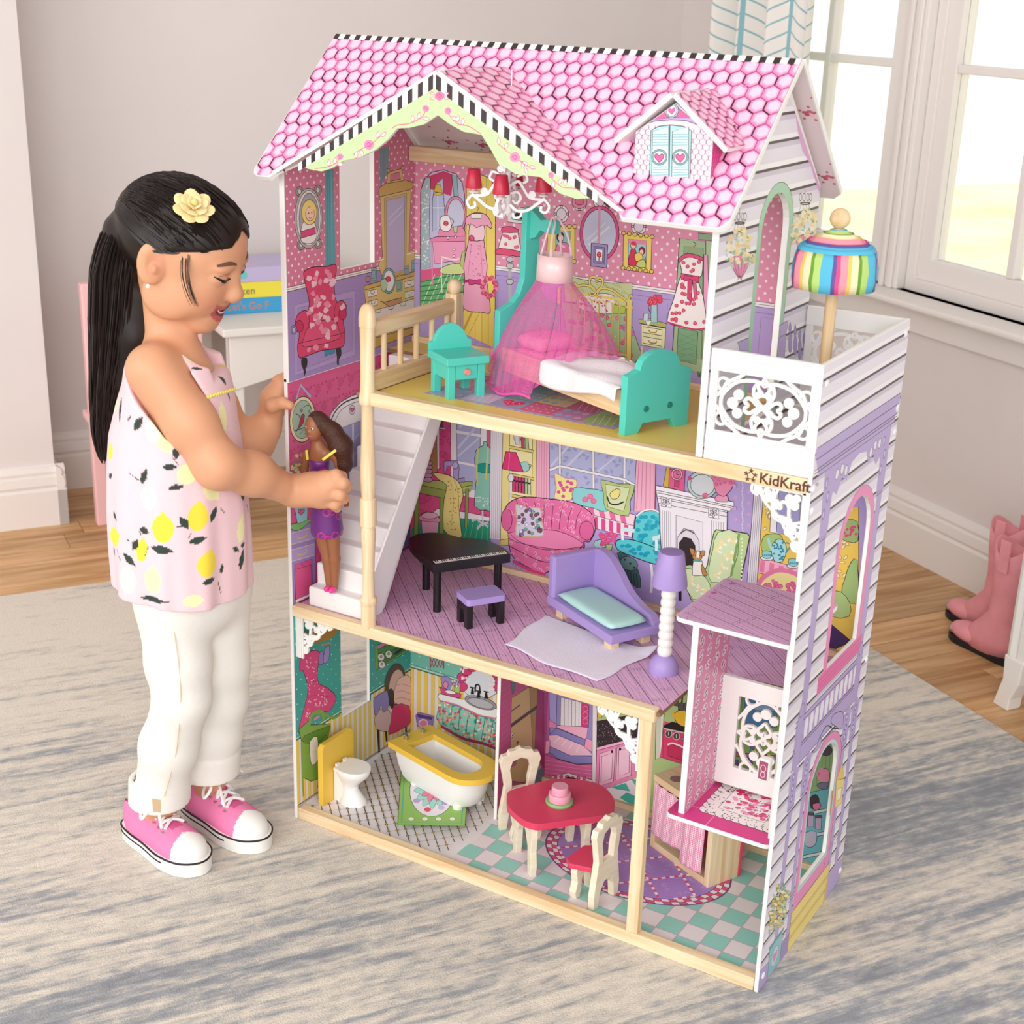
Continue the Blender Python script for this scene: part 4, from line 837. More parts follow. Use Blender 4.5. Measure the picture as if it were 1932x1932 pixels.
# window seat with curtains and cushions
P.p('1062,-150 1140,-150 1150,720 1050,700', '#f2b6cc', True); [P.l([(1078+18*i, -100), (1072+18*i, 700)], '#dd7fa4', 1.4) for i in range(4)]
P.p('1145,-150 1840,-150 1790,640 1150,700', '#b7bbe0', True); P.scatter('1160,250 1780,300 1760,600 1170,600', 60, lambda x, y, r: P.leaf(x, y, 42, r.uniform(3, 6), '#9aa3cf'), 24); P.l('1160,460 1300,300', '#cfd2ec', 5); P.l('1260,480 1440,300', '#cfd2ec', 5); P.l('1500,500 1680,350', '#cfd2ec', 4)
for a_ in ('1225,-100 1225,520', '1465,-100 1470,640', '1700,-100 1695,600'): P.l(a_, INK, 6); P.l(a_, '#f4f1f4', 4.6)
for a_ in ('1150,490 1225,460', '1225,460 1700,560', '1700,560 1790,610'): P.l(a_, INK, 6); P.l(a_, '#f4f1f4', 4.6)
P.fr(*ZI)
P.p('505,-100 640,-100 630,650 470,660', '#f2b6cc', True); [P.l([(525+24*i, -60), (490+34*i, 650)], '#dd7fa4', 1.6) for i in range(5)]
P.p('-120,560 180,600 480,690 460,790 140,710 -100,650', '#f7d7e2', True); [P.p([(-40+80*i, 590+18*i), (0+80*i, 595+18*i), (20+80*i, 690+18*i), (-20+80*i, 685+18*i)], '#e56fa0') for i in range(6)]
P.p('120,680 465,770 450,860 170,790', '#f5e3ea', True); [P.p([(165+58*i, 700+15*i), (195+58*i, 707+15*i), (195+58*i, 795+12*i), (165+58*i, 788+12*i)], '#dd4f8c') for i in range(5)]
P.fr(*ZH)
P.p('1185,510 1260,545 1345,560 1340,630 1300,710 1185,695 1200,620', '#f2e79a', '#c98ab0', 2, 2); P.scatter('1200,560 1330,580 1290,690 1200,680', 12, lambda x, y, r: P.e(x, y, 14, 12, '#e0559a'), 25)
P.p('1330,615 1420,625 1560,650 1570,790 1450,760 1325,725', '#8fd6d6', True, 2); [P.rose(x, y, 22, '#e0709a') for x, y in ((1410, 705), (1445, 680), (1470, 715))]
P.p('1525,560 1650,590 1770,600 1735,720 1725,825 1560,775 1545,660', '#b9cd84', True, 2); P.p('1555,590 1735,620 1690,790 1575,755', '#d6e0ae', INK); P.p('1600,650 1640,625 1665,640 1650,690 1610,700 1590,670', '#f0e08a', INK, 3); P.l('1570,680 1590,730 1640,740 1690,720', INK, 3, 3)
# tufted sofa
SOFA = '830,760 900,700 1000,685 1150,700 1300,720 1400,760 1470,830 1480,930 1440,1010 1400,1010 1380,1080 1120,1240 1000,1200 890,1130 855,1040 850,950 805,880'
P.p(SOFA, '#e874a8', True, 3, 1.8); P.scatter(SOFA, 130, lambda x, y, r: P.l([(x-14, y), (x-4, y-12), (x+8, y-2), (x, y+10)], '#f4b6d0', 1.6, 2), 26)
P.p('850,950 1000,930 1200,930 1380,1010 1370,1060 1150,1060 900,1010', '#ee8ab6', INK, 3); P.l('855,1040 950,1090 1120,1160 1300,1120 1390,1040', INK, 1.6, 4); P.l('870,960 950,1020 1130,1070 1380,1050', INK, 1.2, 4)
for i in range(8): P.l([(905+68*i, 705+10*i), (930+60*i, 780+8*i), (920+60*i, 920)], INK, 1.1, 3)
P.e(1420, 930, 52, 70, '#e06a9e', True); P.e(838, 850, 40, 80, '#e06a9e', True); P.l('880,1150 1000,1215 1120,1250', '#d8437e', 6, 3); [P.l([(890+20*i, 1145+9*i), (884+20*i, 1185+9*i)], '#d8437e', 1.6) for i in range(12)]
CU = '905,740 990,765 1080,765 1090,850 1105,965 1000,970 905,960 915,850'
P.p(CU, '#d9d3ea', '#cfc08a', 2, 2.4); P.scatter(CU, 40, lambda x, y, r: P.e(x, y, 13, 13, r.choice(('#8a5a60', '#7fb8a4', '#efe9f2', '#9a7fb8')), INK, 0, 7, .7), 27)
# little table, aqua chair
P.p('1480,1005 1550,1000 1555,1050 1480,1055', '#a9d6d6', True, 2); P.scatter('1520,960 1640,940 1640,1030 1530,1030', 22, lambda x, y, r: P.rose(x, y, 17, '#dd4f8a'), 28); P.p('1560,1030 1610,1030 1600,1075 1565,1070', '#b8d08a', INK)
P.fr(*ZI)
P.p('340,980 420,1000 500,1110 520,1240 440,1200', '#4f6f6a', True, 2); P.e(430, 1060, 70, 50, '#6f9a92', True, .4); [P.e(x, y, 10, 8, '#2f4a46') for x, y in ((400, 1030), (440, 1060), (470, 1090))]; [P.l([(420+22*i, 1110+8*i), (430+22*i, 1230)], '#2f4a46', 2) for i in range(4)]
P.p('490,690 540,665 620,655 680,690 700,750 690,860 680,950 620,960 470,890 475,780', '#5fd0d6', True, 3, 2.2); P.p('345,880 470,880 640,940 680,960 675,1040 620,1060 450,1000 345,950', '#5fd0d6', True, 3, 1.8)
P.scatter('500,700 680,700 680,930 480,880', 30, lambda x, y, r: P.e(x, y, 20, 16, r.choice(('#1fa6bc', '#35b8c8')), None, 0, 7), 29); P.scatter('360,890 640,950 650,1030 370,950', 18, lambda x, y, r: P.e(x, y, 20, 13, '#1fa6bc', None, 0, 7), 30)
P.l('380,790 385,880', '#f2eef2', 6); P.l('375,800 420,800 475,810', '#cfeef0', 8, 3); P.l('620,870 640,880 640,960', '#f2eef2', 6, 3); P.l('610,870 680,850', '#cfeef0', 8); P.l('600,1060 610,1160 600,1280', '#f2eef2', 6, 3); P.l('488,700 540,660 620,650 690,700 700,780', '#f2eef2', 3, 4)
# fireplace
P.p('640,470 1225,590 1220,640 1180,650 1170,1250 690,1160 660,620 640,520', '#f1edf2', True, 0, 1.6)
for a_ in ('640,465 1228,590 1228,625 640,500', '650,520 1210,635 1200,660 655,545'): P.p(a_, '#f7f4f7', True)
P.l('655,560 1185,670', INK, 1); P.l('660,600 1175,700', INK, 1); [P.l([(670+16*i, 650+3*i), (672+16*i, 1000)], '#8b8494', .9) for i in range(6)]; [P.l([(1060+18*i, 730+3*i), (1060+18*i, 1100)], '#8b8494', .9) for i in range(6)]
for x, y in ((715, 590), (1075, 675)): P.p([(x-38, y-40), (x+40, y-26), (x+40, y+44), (x-38, y+30)], '#f4f0f4', True); [P.leaf(x, y, 34, a, '#d9d3de', INK) for a in (-1.57, -.7, .4, 1.57, 2.7, 3.9)]
P.p('790,690 995,745 995,1000 790,1000', '#eee9ee', True); P.p('800,1000 800,860 850,790 920,810 965,880 970,1060 800,1040', '#e2dce4', True); P.p('812,1090 815,900 850,855 905,870 935,920 940,1100', '#2f2326', INK, 0); P.l('825,830 870,800 930,830', '#6b6370', 3, 3)
# mantel clock, mirror, urn
P.p('715,330 745,330 740,480 690,470', '#d9b84a', True); P.p('740,340 860,340 850,510 735,480', '#e35f95', True); P.e(797, 380, 44, 46, '#f2a3c0', True); P.e(797, 380, 30, 32, '#e46f9e', INK); P.l('797,380 797,355', INK, 1.6); P.l('797,380 815,385', INK, 1.4); P.p('780,430 815,435 812,480 778,470', '#c9437a', INK)
P.e(990, 460, 115, 105, '#b9d3d0', True, .2); P.e(992, 462, 92, 82, '#d6dde0', True, .2); P.e(895, 410, 16, 16, '#d8437e'); P.p('1090,580 1095,545 1130,530 1180,545 1180,590', '#eaa0bd', True, 2); P.p('1100,520 1080,430 1230,440 1170,540 1130,540', '#e88fb3', True, 2); P.scatter('1060,390 1230,400 1220,450 1100,470', 16, lambda x, y, r: P.rose(x, y, 22, '#e07ba2', '#7a2a4a'), 31); P.rose(1012, 540, 22)
# wallpaper stripe of roses, pilaster
for i in range(9): P.rose(1235+6*(i % 2), 470+85*i, 16, '#cda3d3', '#d9b6dd'); P.rose(1340, 430+85*i, 16, '#cda3d3', '#d9b6dd'); P.l([(1290, 440+85*i), (1296, 480+85*i), (1288, 520+85*i)], '#d6cdea', 2.4)
P.p('1385,440 1470,455 1420,1260 1325,1240', '#e6e1e8', True); [P.l([(1398+14*i, 450), (1342+14*i, 1240)], '#9d96a6', 1) for i in range(6)]
# green wing chair with a small dog
P.p('1080,820 1130,805 1330,830 1340,900 1290,1130 1260,1215 1090,1260 940,1370 880,1260 845,1180 855,1090 900,1065 1010,1110 1040,1000', '#b9d694', True, 2, 1.8); P.p('1110,820 1270,835 1210,1150 1060,1200 1040,1090 1070,950', '#d3e5b6', INK, 2); P.l('1270,830 1210,1150', '#7fa85c', 5); P.p('845,1090 980,1130 1050,1220 1040,1300 920,1330 845,1180', '#d3e5b6', INK, 2)
P.scatter('1110,840 1250,850 1190,1120 1070,1150', 16, lambda x, y, r: (P.rose(x, y, 17, '#efe0a0', '#f6efcc'), P.leaf(x+10, y+10, 34, r.uniform(0, 6), '#f3f6ea')), 32); P.scatter('860,1130 1030,1230 1020,1300 880,1220', 10, lambda x, y, r: (P.rose(x, y, 15, '#efe0a0', '#f6efcc'), P.leaf(x, y, 30, r.uniform(0, 6), '#f3f6ea')), 33); [P.e(1290+4*math.sin(i), 870+28*i, 7, 7, '#eef3dd') for i in range(12)]
P.l('820,1260 820,1340', '#2a2326', 6)
P.p('915,1130 920,1050 950,1020 990,1040 1000,1130 990,1145 925,1150', '#f6f1ea', True, 2); P.p('985,1060 1030,1140 1000,1150 985,1110', '#c08a4c', INK, 2); P.p('915,1005 930,965 960,960 990,975 985,1020 960,1035 930,1030', '#c08a4c', INK, 2); P.p('950,965 970,965 968,1010 950,1025 945,1000', '#f6f1ea'); P.p('895,938 935,955 920,995 905,985', '#c08a4c', INK, 2); P.p('1010,960 975,965 985,1000 1005,995', '#c08a4c', INK, 2); P.e(940, 995, 4, 5, INK); P.e(972, 998, 4, 5, INK); P.e(955, 1015, 5, 4, INK); P.l('920,1035 985,1040', '#4fa8a0', 3)
# tea corner on the right
P.p('1460,440 1960,500 1960,1330 1400,1250', '#eccb5c', True); P.scatter('1470,470 1530,470 1500,800 1450,800', 10, lambda x, y, r: P.leaf(x, y, 40, r.uniform(0, 6), '#f4ead0', '#a8843a'), 34); P.p('1520,450 1760,490 1750,860 1500,820', '#f1edf2', True); P.p('1570,480 1740,510 1720,860 1550,820', '#a8a6d4', INK); P.l('1650,480 1640,840', '#f1edf2', 4)
P.p('1450,860 1500,835 1580,840 1600,900 1590,980 1440,960', '#a9c878', True, 2); P.p('1425,1010 1740,1100 1720,1200 1410,1130', '#f3b6cd', True); [P.p([(1430+70*i, 1030+20*i), (1465+70*i, 1040+20*i), (1455+70*i, 1130+14*i), (1420+70*i, 1120+14*i)], '#ea7fa8') for i in range(5)]
P.p('1530,1030 1510,950 1545,880 1600,880 1630,950 1600,1040 1560,1050', '#a9dce2', True, 2); P.l('1520,960 1495,900 1490,865', '#a9dce2', 5, 3); P.l('1625,900 1660,920 1620,980', '#4f9aa6', 3, 3); P.scatter('1530,890 1610,890 1610,1030 1530,1020', 26, lambda x, y, r: P.e(x, y, 8, 8, '#2f8ea8'), 35)
for x, y in ((1480, 995), (1680, 1055)): P.e(x, y+22, 52, 18, '#cfe9ec', True); P.p([(x-36, y-30), (x+32, y-26), (x+24, y+22), (x-26, y+20)], '#8fd0d8', True, 2); [P.e(x-20+14*i, y, 5, 5, '#2f8ea8') for i in range(4)]
P.p('1405,1230 1450,1170 1550,1120 1650,1125 1730,1160 1720,1310 1480,1270', '#f2e3a0', True, 2); P.l('1405,1235 1450,1165 1550,1112 1650,1120 1730,1155', '#e27fa6', 9, 4); P.l('1520,1180 1540,1230 1530,1280', '#e27fa6', 7, 3); P.scatter('1440,1200 1700,1170 1700,1280 1480,1260', 14, lambda x, y, r: P.rose(x, y, 20, '#dd5f96'), 36)
P.p('1540,1275 1720,1290 1720,1330 1540,1320', '#b9cf8c', INK, 2)
# what the tower window shows of this wall
P.fr(*ZJ)
P.p('690,720 860,700 860,1560 640,1760', '#eccb5c', INK); P.scatter('720,930 840,930 830,1200 700,1280', 12, lambda x, y, r: P.leaf(x, y, 40, r.uniform(0, 6), '#f2e6b8', '#b58f3a'), 37)
P.p('740,840 770,790 850,800 855,930 800,940 740,910', '#9fb874', INK, 2); P.scatter('750,830 845,830 845,920 755,905', 14, lambda x, y, r: P.e(x, y, 9, 9, '#d8437e'), 38); P.p('770,1180 800,1090 850,1060 850,1360 745,1290', '#a5c37c', True, 2); P.p('680,1290 740,1275 800,1350 795,1440 680,1440', '#b3cf88', True, 2); P.p('645,1690 660,1480 800,1600 790,1620', '#4a2f63', INK)
P.build()
# ---------------------------------------------------------------- ground floor, left wall
P = Print('wallpaper_print', WL0, (TW, 0, 0), UY, UZ, UX, region=[(0.0015, 0.0195), (HDB, 0.0195), (HDB, 0.355), (0.0015, 0.355)], holes=[LWIN])
TQ = '#3fa39c'
P.fr(*ZL); zs = P.uv(60, 1000)[1]
P.base([(0.0015, 0.0195), (HDB, 0.0195), (HDB, 0.355), (0.0015, 0.355)], TQ, [LWIN])
P.dots((0.006, zs+0.01, HDB, 0.355), 0.022, 0.013, 0.0012, '#d8efec', 6)
def stripes(P, u0, u1, v0, v1, du, c1, c2, holes=()):
 u = u0; k = 0
 while u < u1:
  a, b_ = u, min(u+du, u1); segs = [(v0, v1)]
  for h in holes:
   hx0, hx1 = min(p[0] for p in h), max(p[0] for p in h); hz = min(p[1] for p in h)
   if b_ > hx0-1e-4 and a < hx1+1e-4: segs = [(v0, min(v1, hz))]
  for s0, s1 in segs: P.raw([(a, s0), (b_, s0), (b_, s1), (a, s1)], c1 if k % 2 else c2, False)
  if k % 2:
   for s0, s1 in segs: P.lv += 1; P.rawline([(a, s0), (a, s1)], 0.0004, '#8f8478', False, False); P.rawline([(b_, s0), (b_, s1)], 0.0004, '#8f8478', False, False); P.lv -= 1
  u += du; k += 1
 P.lv += 2
stripes(P, 0.0015, HDB, 0.0195, zs, 0.0068, '#e3dbe0', '#ecca52', [LWIN])
for a, c_ in ((0.0, INK), (0.003, CRM)): P.rawline([(0.0015, zs+a), (LWIN[0][0], zs+a)], 0.0012, c_); P.rawline([(LWIN[1][0], zs+a), (HDB, zs+a)], 0.0012, c_)
P.raw([(0.0015, 0.0195), (HDB, 0.0195), (HDB, 0.0235), (0.0015, 0.0235)], '#d8d2d6'); P.rawline([(0.0015, 0.0235), (HDB, 0.0235)], 0.0012, INK); P.rawline([(0.0015, 0.0212), (HDB, 0.0212)], 0.0007, INK)
P.p('105,380 180,340 240,345 235,420 225,520 240,580 300,610 365,680 320,770 290,780 200,810 160,900 90,935 110,830 150,680 155,590 120,480 100,490', '#dd4a86', True, 2, 1.4); P.l('155,590 200,560 240,580', '#a8265b', 1.4, 3); P.l('130,700 220,660 330,680', '#b83070', 1, 3); P.scatter('115,400 230,380 225,560 340,680 160,860 120,860 160,640', 70, lambda x, y, r: P.e(x, y, 4, 5, '#f6c6da'), 41)
P.p('235,370 265,340 275,420 240,440', '#9a82c4', INK, 2); P.p('280,330 312,300 310,400 270,430', '#a58fce', INK, 2); P.l('255,300 320,280 325,295', '#c98a5c', 3); P.p('95,205 150,200 160,310 110,320', '#c08a3c', INK); P.p('180,160 380,130 350,230 260,270 190,280', '#b9822f', None, 2)
P.p('90,915 160,850 170,880 320,870 320,900 240,1180 235,1270 180,1290 118,1260 110,1000', '#7fa84a', True, 0, 1.4); P.p('130,960 300,890 315,905 250,1000 130,1010', '#5d8c36', INK, 2); P.p('170,1000 225,965 230,1130 185,1170 170,1100', '#efe6da', INK, 2); P.l('160,900 190,800 260,790 270,850', '#7fa84a', 10, 3); P.l('200,840 240,815', '#d98aa0', 6); P.l('280,800 340,830 390,800', '#7fa84a', 6, 3); P.l('110,1000 118,1290 125,1400', '#7fa84a', 5, 3); P.l('235,1270 230,1340', '#7fa84a', 5)
# far end of the wall: shelf of rolls and a chair with clothes
P.p('645,300 880,240 890,340 655,480', '#7fae54', True, 0, 1.4); P.p('665,320 880,265 880,300 665,360', '#5a8f4a', INK); P.p('665,375 870,300 870,335 668,465', '#4f7a44', INK)
for x, y in ((690, 385), (745, 365), (695, 440)): P.e(x, y, 24, 28, '#f0ece8', True); P.e(x, y-4, 8, 9, '#b9b2ac', INK)
P.p('790,350 850,310 850,330 795,370', '#2a2326', None, 2); P.p('665,300 720,270 720,300 668,330', '#d98ac0', INK)
P.e(790, 590, 76, 160, '#4a3a34', True, .12); P.e(800, 600, 56, 128, '#d9b3ab', INK, .12)
for a_ in ('655,900 675,900 680,1100 668,1100', '715,900 730,900 735,1000 722,1000', '860,860 875,855 875,930 862,930'): P.p(a_, '#241d20')
P.p('650,780 740,770 780,850 770,920 650,910', '#d3b2b4', True, 2); P.p('632,700 650,670 715,632 735,640 745,740 700,790 690,730 660,800 640,800', '#8f82c0', True, 2); P.p('735,640 760,610 785,650 780,740 760,760 745,700', '#2a2326', None, 2)
P.p('800,570 835,530 900,530 900,750 780,710', '#efc3c0', True, 2); [P.l([(790, 590+50*i), (840, 580+50*i), (900, 600+50*i)], '#b97f86', 1.2, 3) for i in range(3)]; P.p('780,735 890,740 900,860 850,900 740,950 760,850', '#d8336f', True, 2)
P.build()
# ---------------------------------------------------------------- ground floor, bathroom back wall
P = Print('wallpaper_print', H, (0, HDB, 0), UX, UZ, (0, -1, 0), region=[(TW, FB), (0.277, FB), (0.277, 0.364), (TW, 0.364)])
P.raw([(TW, FB), (0.277, FB), (0.277, 0.364), (TW, 0.364)], '#7cc4b4'); P.fr(*ZL); zs = P.uv(905, 458)[1]; P.dots((0.01, zs+0.008, 0.277, 0.36), 0.03, 0.018, 0.0014, '#e2f2ec', 6)
stripes(P, TW, 0.277, FB, zs, 0.0074, '#e9e0e2', '#eecf58')
P.rawline([(TW, zs), (0.277, zs)], 0.0012, INK); P.rawline([(TW, zs+0.003), (0.277, zs+0.003)], 0.0014, CRM); P.rawline([(TW, zs+0.006), (0.277, zs+0.006)], 0.0006, INK)
for i in range(4): P.l([(1052+24*i, 395), (1076+24*i, 460)], '#a83a5a', 2); P.l([(1076+24*i, 395), (1052+24*i, 460)], '#a83a5a', 2)
P.l('1050,380 1050,465', '#a83a5a', 3); P.l('1148,380 1148,470', '#a83a5a', 3)
P.e(1420, 560, 150, 130, '#dfe2ee', True, .1); [P.e(1420+140*math.cos(t), 570+125*math.sin(t), 40, 34, '#d8437e', INK) for t in (-2.8, -2.4, -2.0, -.9, -.5, -.1, .3, 2.9)]; P.scatter('1270,460 1330,460 1340,600 1280,560', 14, lambda x, y, r: P.e(x, y, 8, 8, '#f8e6ee'), 42); P.scatter('1480,540 1525,520 1525,640 1450,620', 14, lambda x, y, r: P.e(x, y, 8, 8, '#f8e6ee'), 43)
P.p('1128,660 1140,590 1128,540 1150,520 1200,540 1215,620 1180,670', '#9f8fd0', True, 2); P.l('1205,555 1225,570 1205,620', '#e6dc9a', 4, 3); P.e(1165, 585, 18, 26, '#e88fb0', INK); P.p('1225,600 1270,590 1265,650 1230,650', '#a9cf7a', True); P.scatter('1220,550 1275,550 1270,600 1225,600', 10, lambda x, y, r: P.e(x, y, 9, 12, r.choice(('#efe9f2', '#b8a0c8', '#d8d060')), INK, 0, 8, .7), 44)
P.p('1115,600 1280,655 1275,680 1150,680', '#d8508a', True); P.e(1200, 640, 40, 14, '#f4eef2', True, .2)
P.p('1120,650 1280,690 1400,690 1530,740 1530,830 1400,800 1250,730 1125,700', '#f4f0f2', True, 2, 1.4); P.e(1420, 715, 120, 44, '#9c9aa4', True, .28); P.e(1420, 720, 98, 32, '#b9b7c0', INK, .28); P.l('1120,700 1250,735 1400,805 1530,830', '#e27fa6', 4, 3)
SK = '1125,705 1250,740 1400,810 1530,840 1530,1040 1430,1000 1290,970 1130,880 1095,830'
P.p(SK, '#8fd0c0', True); P.scatter(SK, 170, lambda x, y, r: P.e(x, y, r.uniform(6, 13), r.uniform(6, 13), r.choice(('#e0406a', '#f4b8b0', '#f2e6d8', '#3f9f94', '#e88a6a')), None, 0, 7), 45); [P.l([(1150+60*i, 720+24*i), (1145+56*i, 860+26*i)], '#2a4a48', 1.4) for i in range(7)]
P.l('1130,885 1290,975 1430,1010 1530,1050', '#a8406a', 7, 3)
for x, y in ((1360, 625), (1405, 650), (1460, 655)): P.p([(x-14, y+30), (x-6, y-20), (x+6, y-20), (x+14, y+30)], '#241d20'); P.l([(x-18, y-22), (x+18, y-16)], '#241d20', 3)
P.l('1380,640 1385,590 1410,590 1415,650', '#241d20', 4, 3)
P.p('945,810 965,785 1080,815 1065,900 955,890', '#9a80c8', True); P.p('955,800 1070,825 1060,840 960,820', '#5d4890', INK); P.e(1000, 868, 32, 28, '#e48aa6', '#f6d3de', 0, 14, 3)
P.build()
# ---------------------------------------------------------------- partition, kitchen side: tiles and fridge
PT = Print('wallpaper_print', H, (0.283, 0, 0), UY, UZ, UX, region=[(0.1635, FB), (HDB, FB), (HDB, 0.364), (0.1635, 0.364)])
PT.raw([(0.1635, FB), (HDB, FB), (HDB, 0.364), (0.1635, 0.364)], '#c8568c'); [PT.rawline([(0.1635, 0.03+0.011*i), (HDB, 0.03+0.011*i)], 0.0004, '#dd85ac', False, False) for i in range(30)]
PT.lv += 2; PT.fr(*ZM2)
PT.p('330,190 500,80 580,100 545,820 450,1000 310,980', '#d2b07a', True, 0, 1.4); PT.p('500,80 582,100 550,830 540,800', '#b08a50', INK); PT.l('325,310 410,250', '#6b5a44', 6); PT.l('322,455 570,275', '#4a3c38', 9); PT.l('330,300 408,240', '#e9dcc0', 1.4); PT.e(338, 545, 14, 22, '#efe9e4', True); PT.e(338, 545, 6, 10, '#4a3c38'); PT.p('380,605 400,600 385,640', INK); PT.p('300,860 320,715 378,710 372,830', '#c8628c', INK); PT.p('490,880 600,795 640,900 600,1010 490,1010', '#5d8894', None); PT.p('490,900 600,800 610,860 500,950', '#b9aeb8', None); PT.p('580,100 640,140 640,860 600,790 545,800', '#a8396e', INK); PT.p('330,30 365,40 350,150 335,140', '#5c7f8a', INK)
PT.build()
PB = Print('wallpaper_print', H, (0.277, 0, 0), UY, UZ, (-1, 0, 0)); PB.raw([(0.1635, FB), (HDB, FB), (HDB, 0.364), (0.1635, 0.364)], TQ); stripes(PB, 0.1635, HDB, FB, 0.20, 0.0074, '#e9e0e2', '#eecf58'); PB.build()
# ---------------------------------------------------------------- kitchen back wall
P = Print('wallpaper_print', H, (0, HDB, 0), UX, UZ, (0, -1, 0), region=[(0.283, FB), (HW-TW, FB), (HW-TW, 0.364), (0.283, 0.364)])
P.raw([(0.283, FB), (HW-TW, FB), (HW-TW, 0.364), (0.283, 0.364)], '#b7cf8c'); P.fr(*ZM2)
P.p('560,-100 1110,-100 1110,1000 640,960 560,800', '#b06f9c'); P.p('690,-100 1130,-100 1120,760 700,600', '#9a92cc', True); P.p('690,100 770,130 760,480 695,390', '#a9a3d8', INK); P.p('805,180 1005,230 1000,470 800,450', '#eee9ee', True); [P.l([(840+35*i, 190+9*i), (838+35*i, 455)], INK, 1) for i in range(5)]
P.p('1005,230 1075,250 1070,470 1000,460', '#d8437e', True); [P.e(1040, 290+60*i, 26, 26, None, '#f4a0c0', 0, 12, 1) for i in range(3)]
for a_, c_ in (('770,450 1000,460 1065,475 1050,590 770,470', '#f2b8d0'), ('760,475 1050,590 1040,660 770,545 690,545', '#8f88c4'), ('690,545 770,540 1035,650 1115,740 900,740 700,650', '#f4c3d8'), ('700,650 900,740 1115,745 1110,815 960,820 780,770 695,710', '#8f88c4'), ('695,395 765,440 760,475 690,470', '#e88fb3'), ('1045,570 1120,600 1115,710 1030,660', '#f2a3c2'), ('655,600 705,595 695,715 650,720', '#f2a3c2')): P.p(a_, c_, True, 0)
for i in range(4): P.l([(800+60*i, 560+30*i), (740+70*i, 620+30*i)], '#fbe6ee', 2)
P.p('645,725 780,775 960,825 1110,820 1110,975 650,950', '#e06aa0', True); [P.l([(650, 780+40*i), (1110, 850+34*i)], '#f0a0c4', 1) for i in range(4)]; P.p('650,950 880,905 1110,975 1110,1010 640,1010', '#f0e6ea', INK); [P.rose(700+55*i, 955-(12 if i < 4 else 0), 20, '#d8437e') for i in range(7)]; P.p('820,970 880,940 960,960 900,980', '#241d20')
P.p('1110,-100 1165,-100 1140,1010 1105,985', '#efe3ec', True)
P.p('1150,410 1480,350 1640,420 1640,560 1155,660', '#3a2c33', True); P.scatter('1160,430 1480,380 1600,440 1600,540 1160,640', 90, lambda x, y, r: P.e(x, y, 3, 3, '#cfc6cc', None, 0, 6), 46); P.p('1160,150 1250,120 1230,330 1160,370', '#e8c94e', INK, 2); P.p('1215,120 1640,170 1640,360 1480,350 1220,310', '#3fb0a4', True); P.p('1150,660 1540,560 1540,590 1150,690', '#f4b6d2', True); P.p('1150,690 1540,590 1530,950 1230,1060 1140,1020', '#ec8fba', True, 0)
for a_ in ('1180,720 1330,670 1310,990 1170,1030', '1345,660 1490,625 1480,930 1335,975'): P.p(a_, '#f6b9d3', True); q = S(a_); cx, cy = sum(p[0] for p in q)/4, sum(p[1] for p in q)/4; P.p([(cx+(p[0]-cx)*.72, cy+(p[1]-cy)*.78) for p in q], '#f4c6da', INK)
P.e(1298, 700, 12, 14, '#2a2326'); P.e(1375, 675, 12, 14, '#2a2326')
P.p('1230,1060 1530,950 1640,980 1640,1260 1310,1190', '#efe6ec'); P.p('1290,1040 1430,1000 1470,1080 1340,1060', '#4fb8a8'); P.p('1370,1140 1440,1090 1640,1180 1640,1230 1500,1220', '#4fb8a8'); P.p('1480,960 1640,985 1640,1080 1530,1040', '#4fb8a8')
P.fr(*ZN)
P.p('545,700 600,690 595,760 570,1000 540,1010', '#d9dcc4', INK); P.l('585,680 575,1000', '#f4f1ee', 3); P.p('600,760 900,860 900,1050 570,1000', '#e24c78')
P.p('590,800 900,870 900,1100 590,1000', '#dd4470', True); P.p('595,790 650,765 900,830 900,870 600,805', '#241d20', True); P.l('598,808 900,875', '#cfc9c4', 3); [ (P.e(x, y, 22, 24, '#4a4448', '#d9d4d0', 0, 14, 1.4), P.l([(x, y-12), (x, y+12)], '#d9d4d0', 2)) for x, y in ((627, 842), (677, 858))]; P.p('715,865 800,880 800,900 715,885', '#8f8a90', INK); P.p('625,905 690,925 900,1010 900,1080 620,985', '#c93560', INK); P.l('620,915 660,905 760,950', '#f6e6ec', 4, 3)
P.p('660,720 700,690 750,700 765,745 760,800 690,780', '#f0c234', True, 3, 1.4); P.l('665,745 655,715 660,705', '#f0c234', 5, 3); P.l('690,690 710,660 745,665 755,700', '#3a2c33', 3, 3)
for x in (720, 755): P.l([(x, 560), (x-8, 650)], '#4a4448', 4); P.e(x-10, 665, 22, 26, '#5c565a', INK)
P.p('668,615 690,612 695,665 662,660', '#5c565a', INK); P.l('795,480 785,800', '#2a2326', 9); P.p('965,440 1080,460 1080,490 965,470', '#e6d083', INK)
# shelves with crockery seen through the tower's lower window and through the fretwork
P.p('960,460 1380,500 1400,1200 960,1200', '#8fae6c', None); [P.l([(980+26*i, 470), (975+26*i, 700)], ('#c8628c', '#e2cf80', '#6a9a5a')[i % 3], 4) for i in range(12)]; P.p('1120,600 1330,620 1330,800 1120,790', '#4f86b8', INK); P.p('1180,640 1320,650 1310,700 1190,690', '#8fb4d8', INK); P.p('1010,960 1380,990 1380,1010 1010,985', '#b86a94', INK); P.scatter('1030,880 1360,880 1360,1140 1030,1140', 26, lambda x, y, r: P.r(x, y, x+24, y+50, r.choice(('#d8508a', '#4fa8a8', '#e6c94e', '#7a68b0')), INK), 47)
P.fr(*ZK)
P.p('430,380 760,330 760,1250 430,1250', '#8fb07a', INK); [P.l([(540+22*i, 440), (520+22*i, 680)], '#7a9e66', 2) for i in range(6)]
for y in (690, 820, 935, 1050): P.p([(470, y+28), (640, y-10), (640, y+6), (470, y+44)], '#d9d4dc', True);
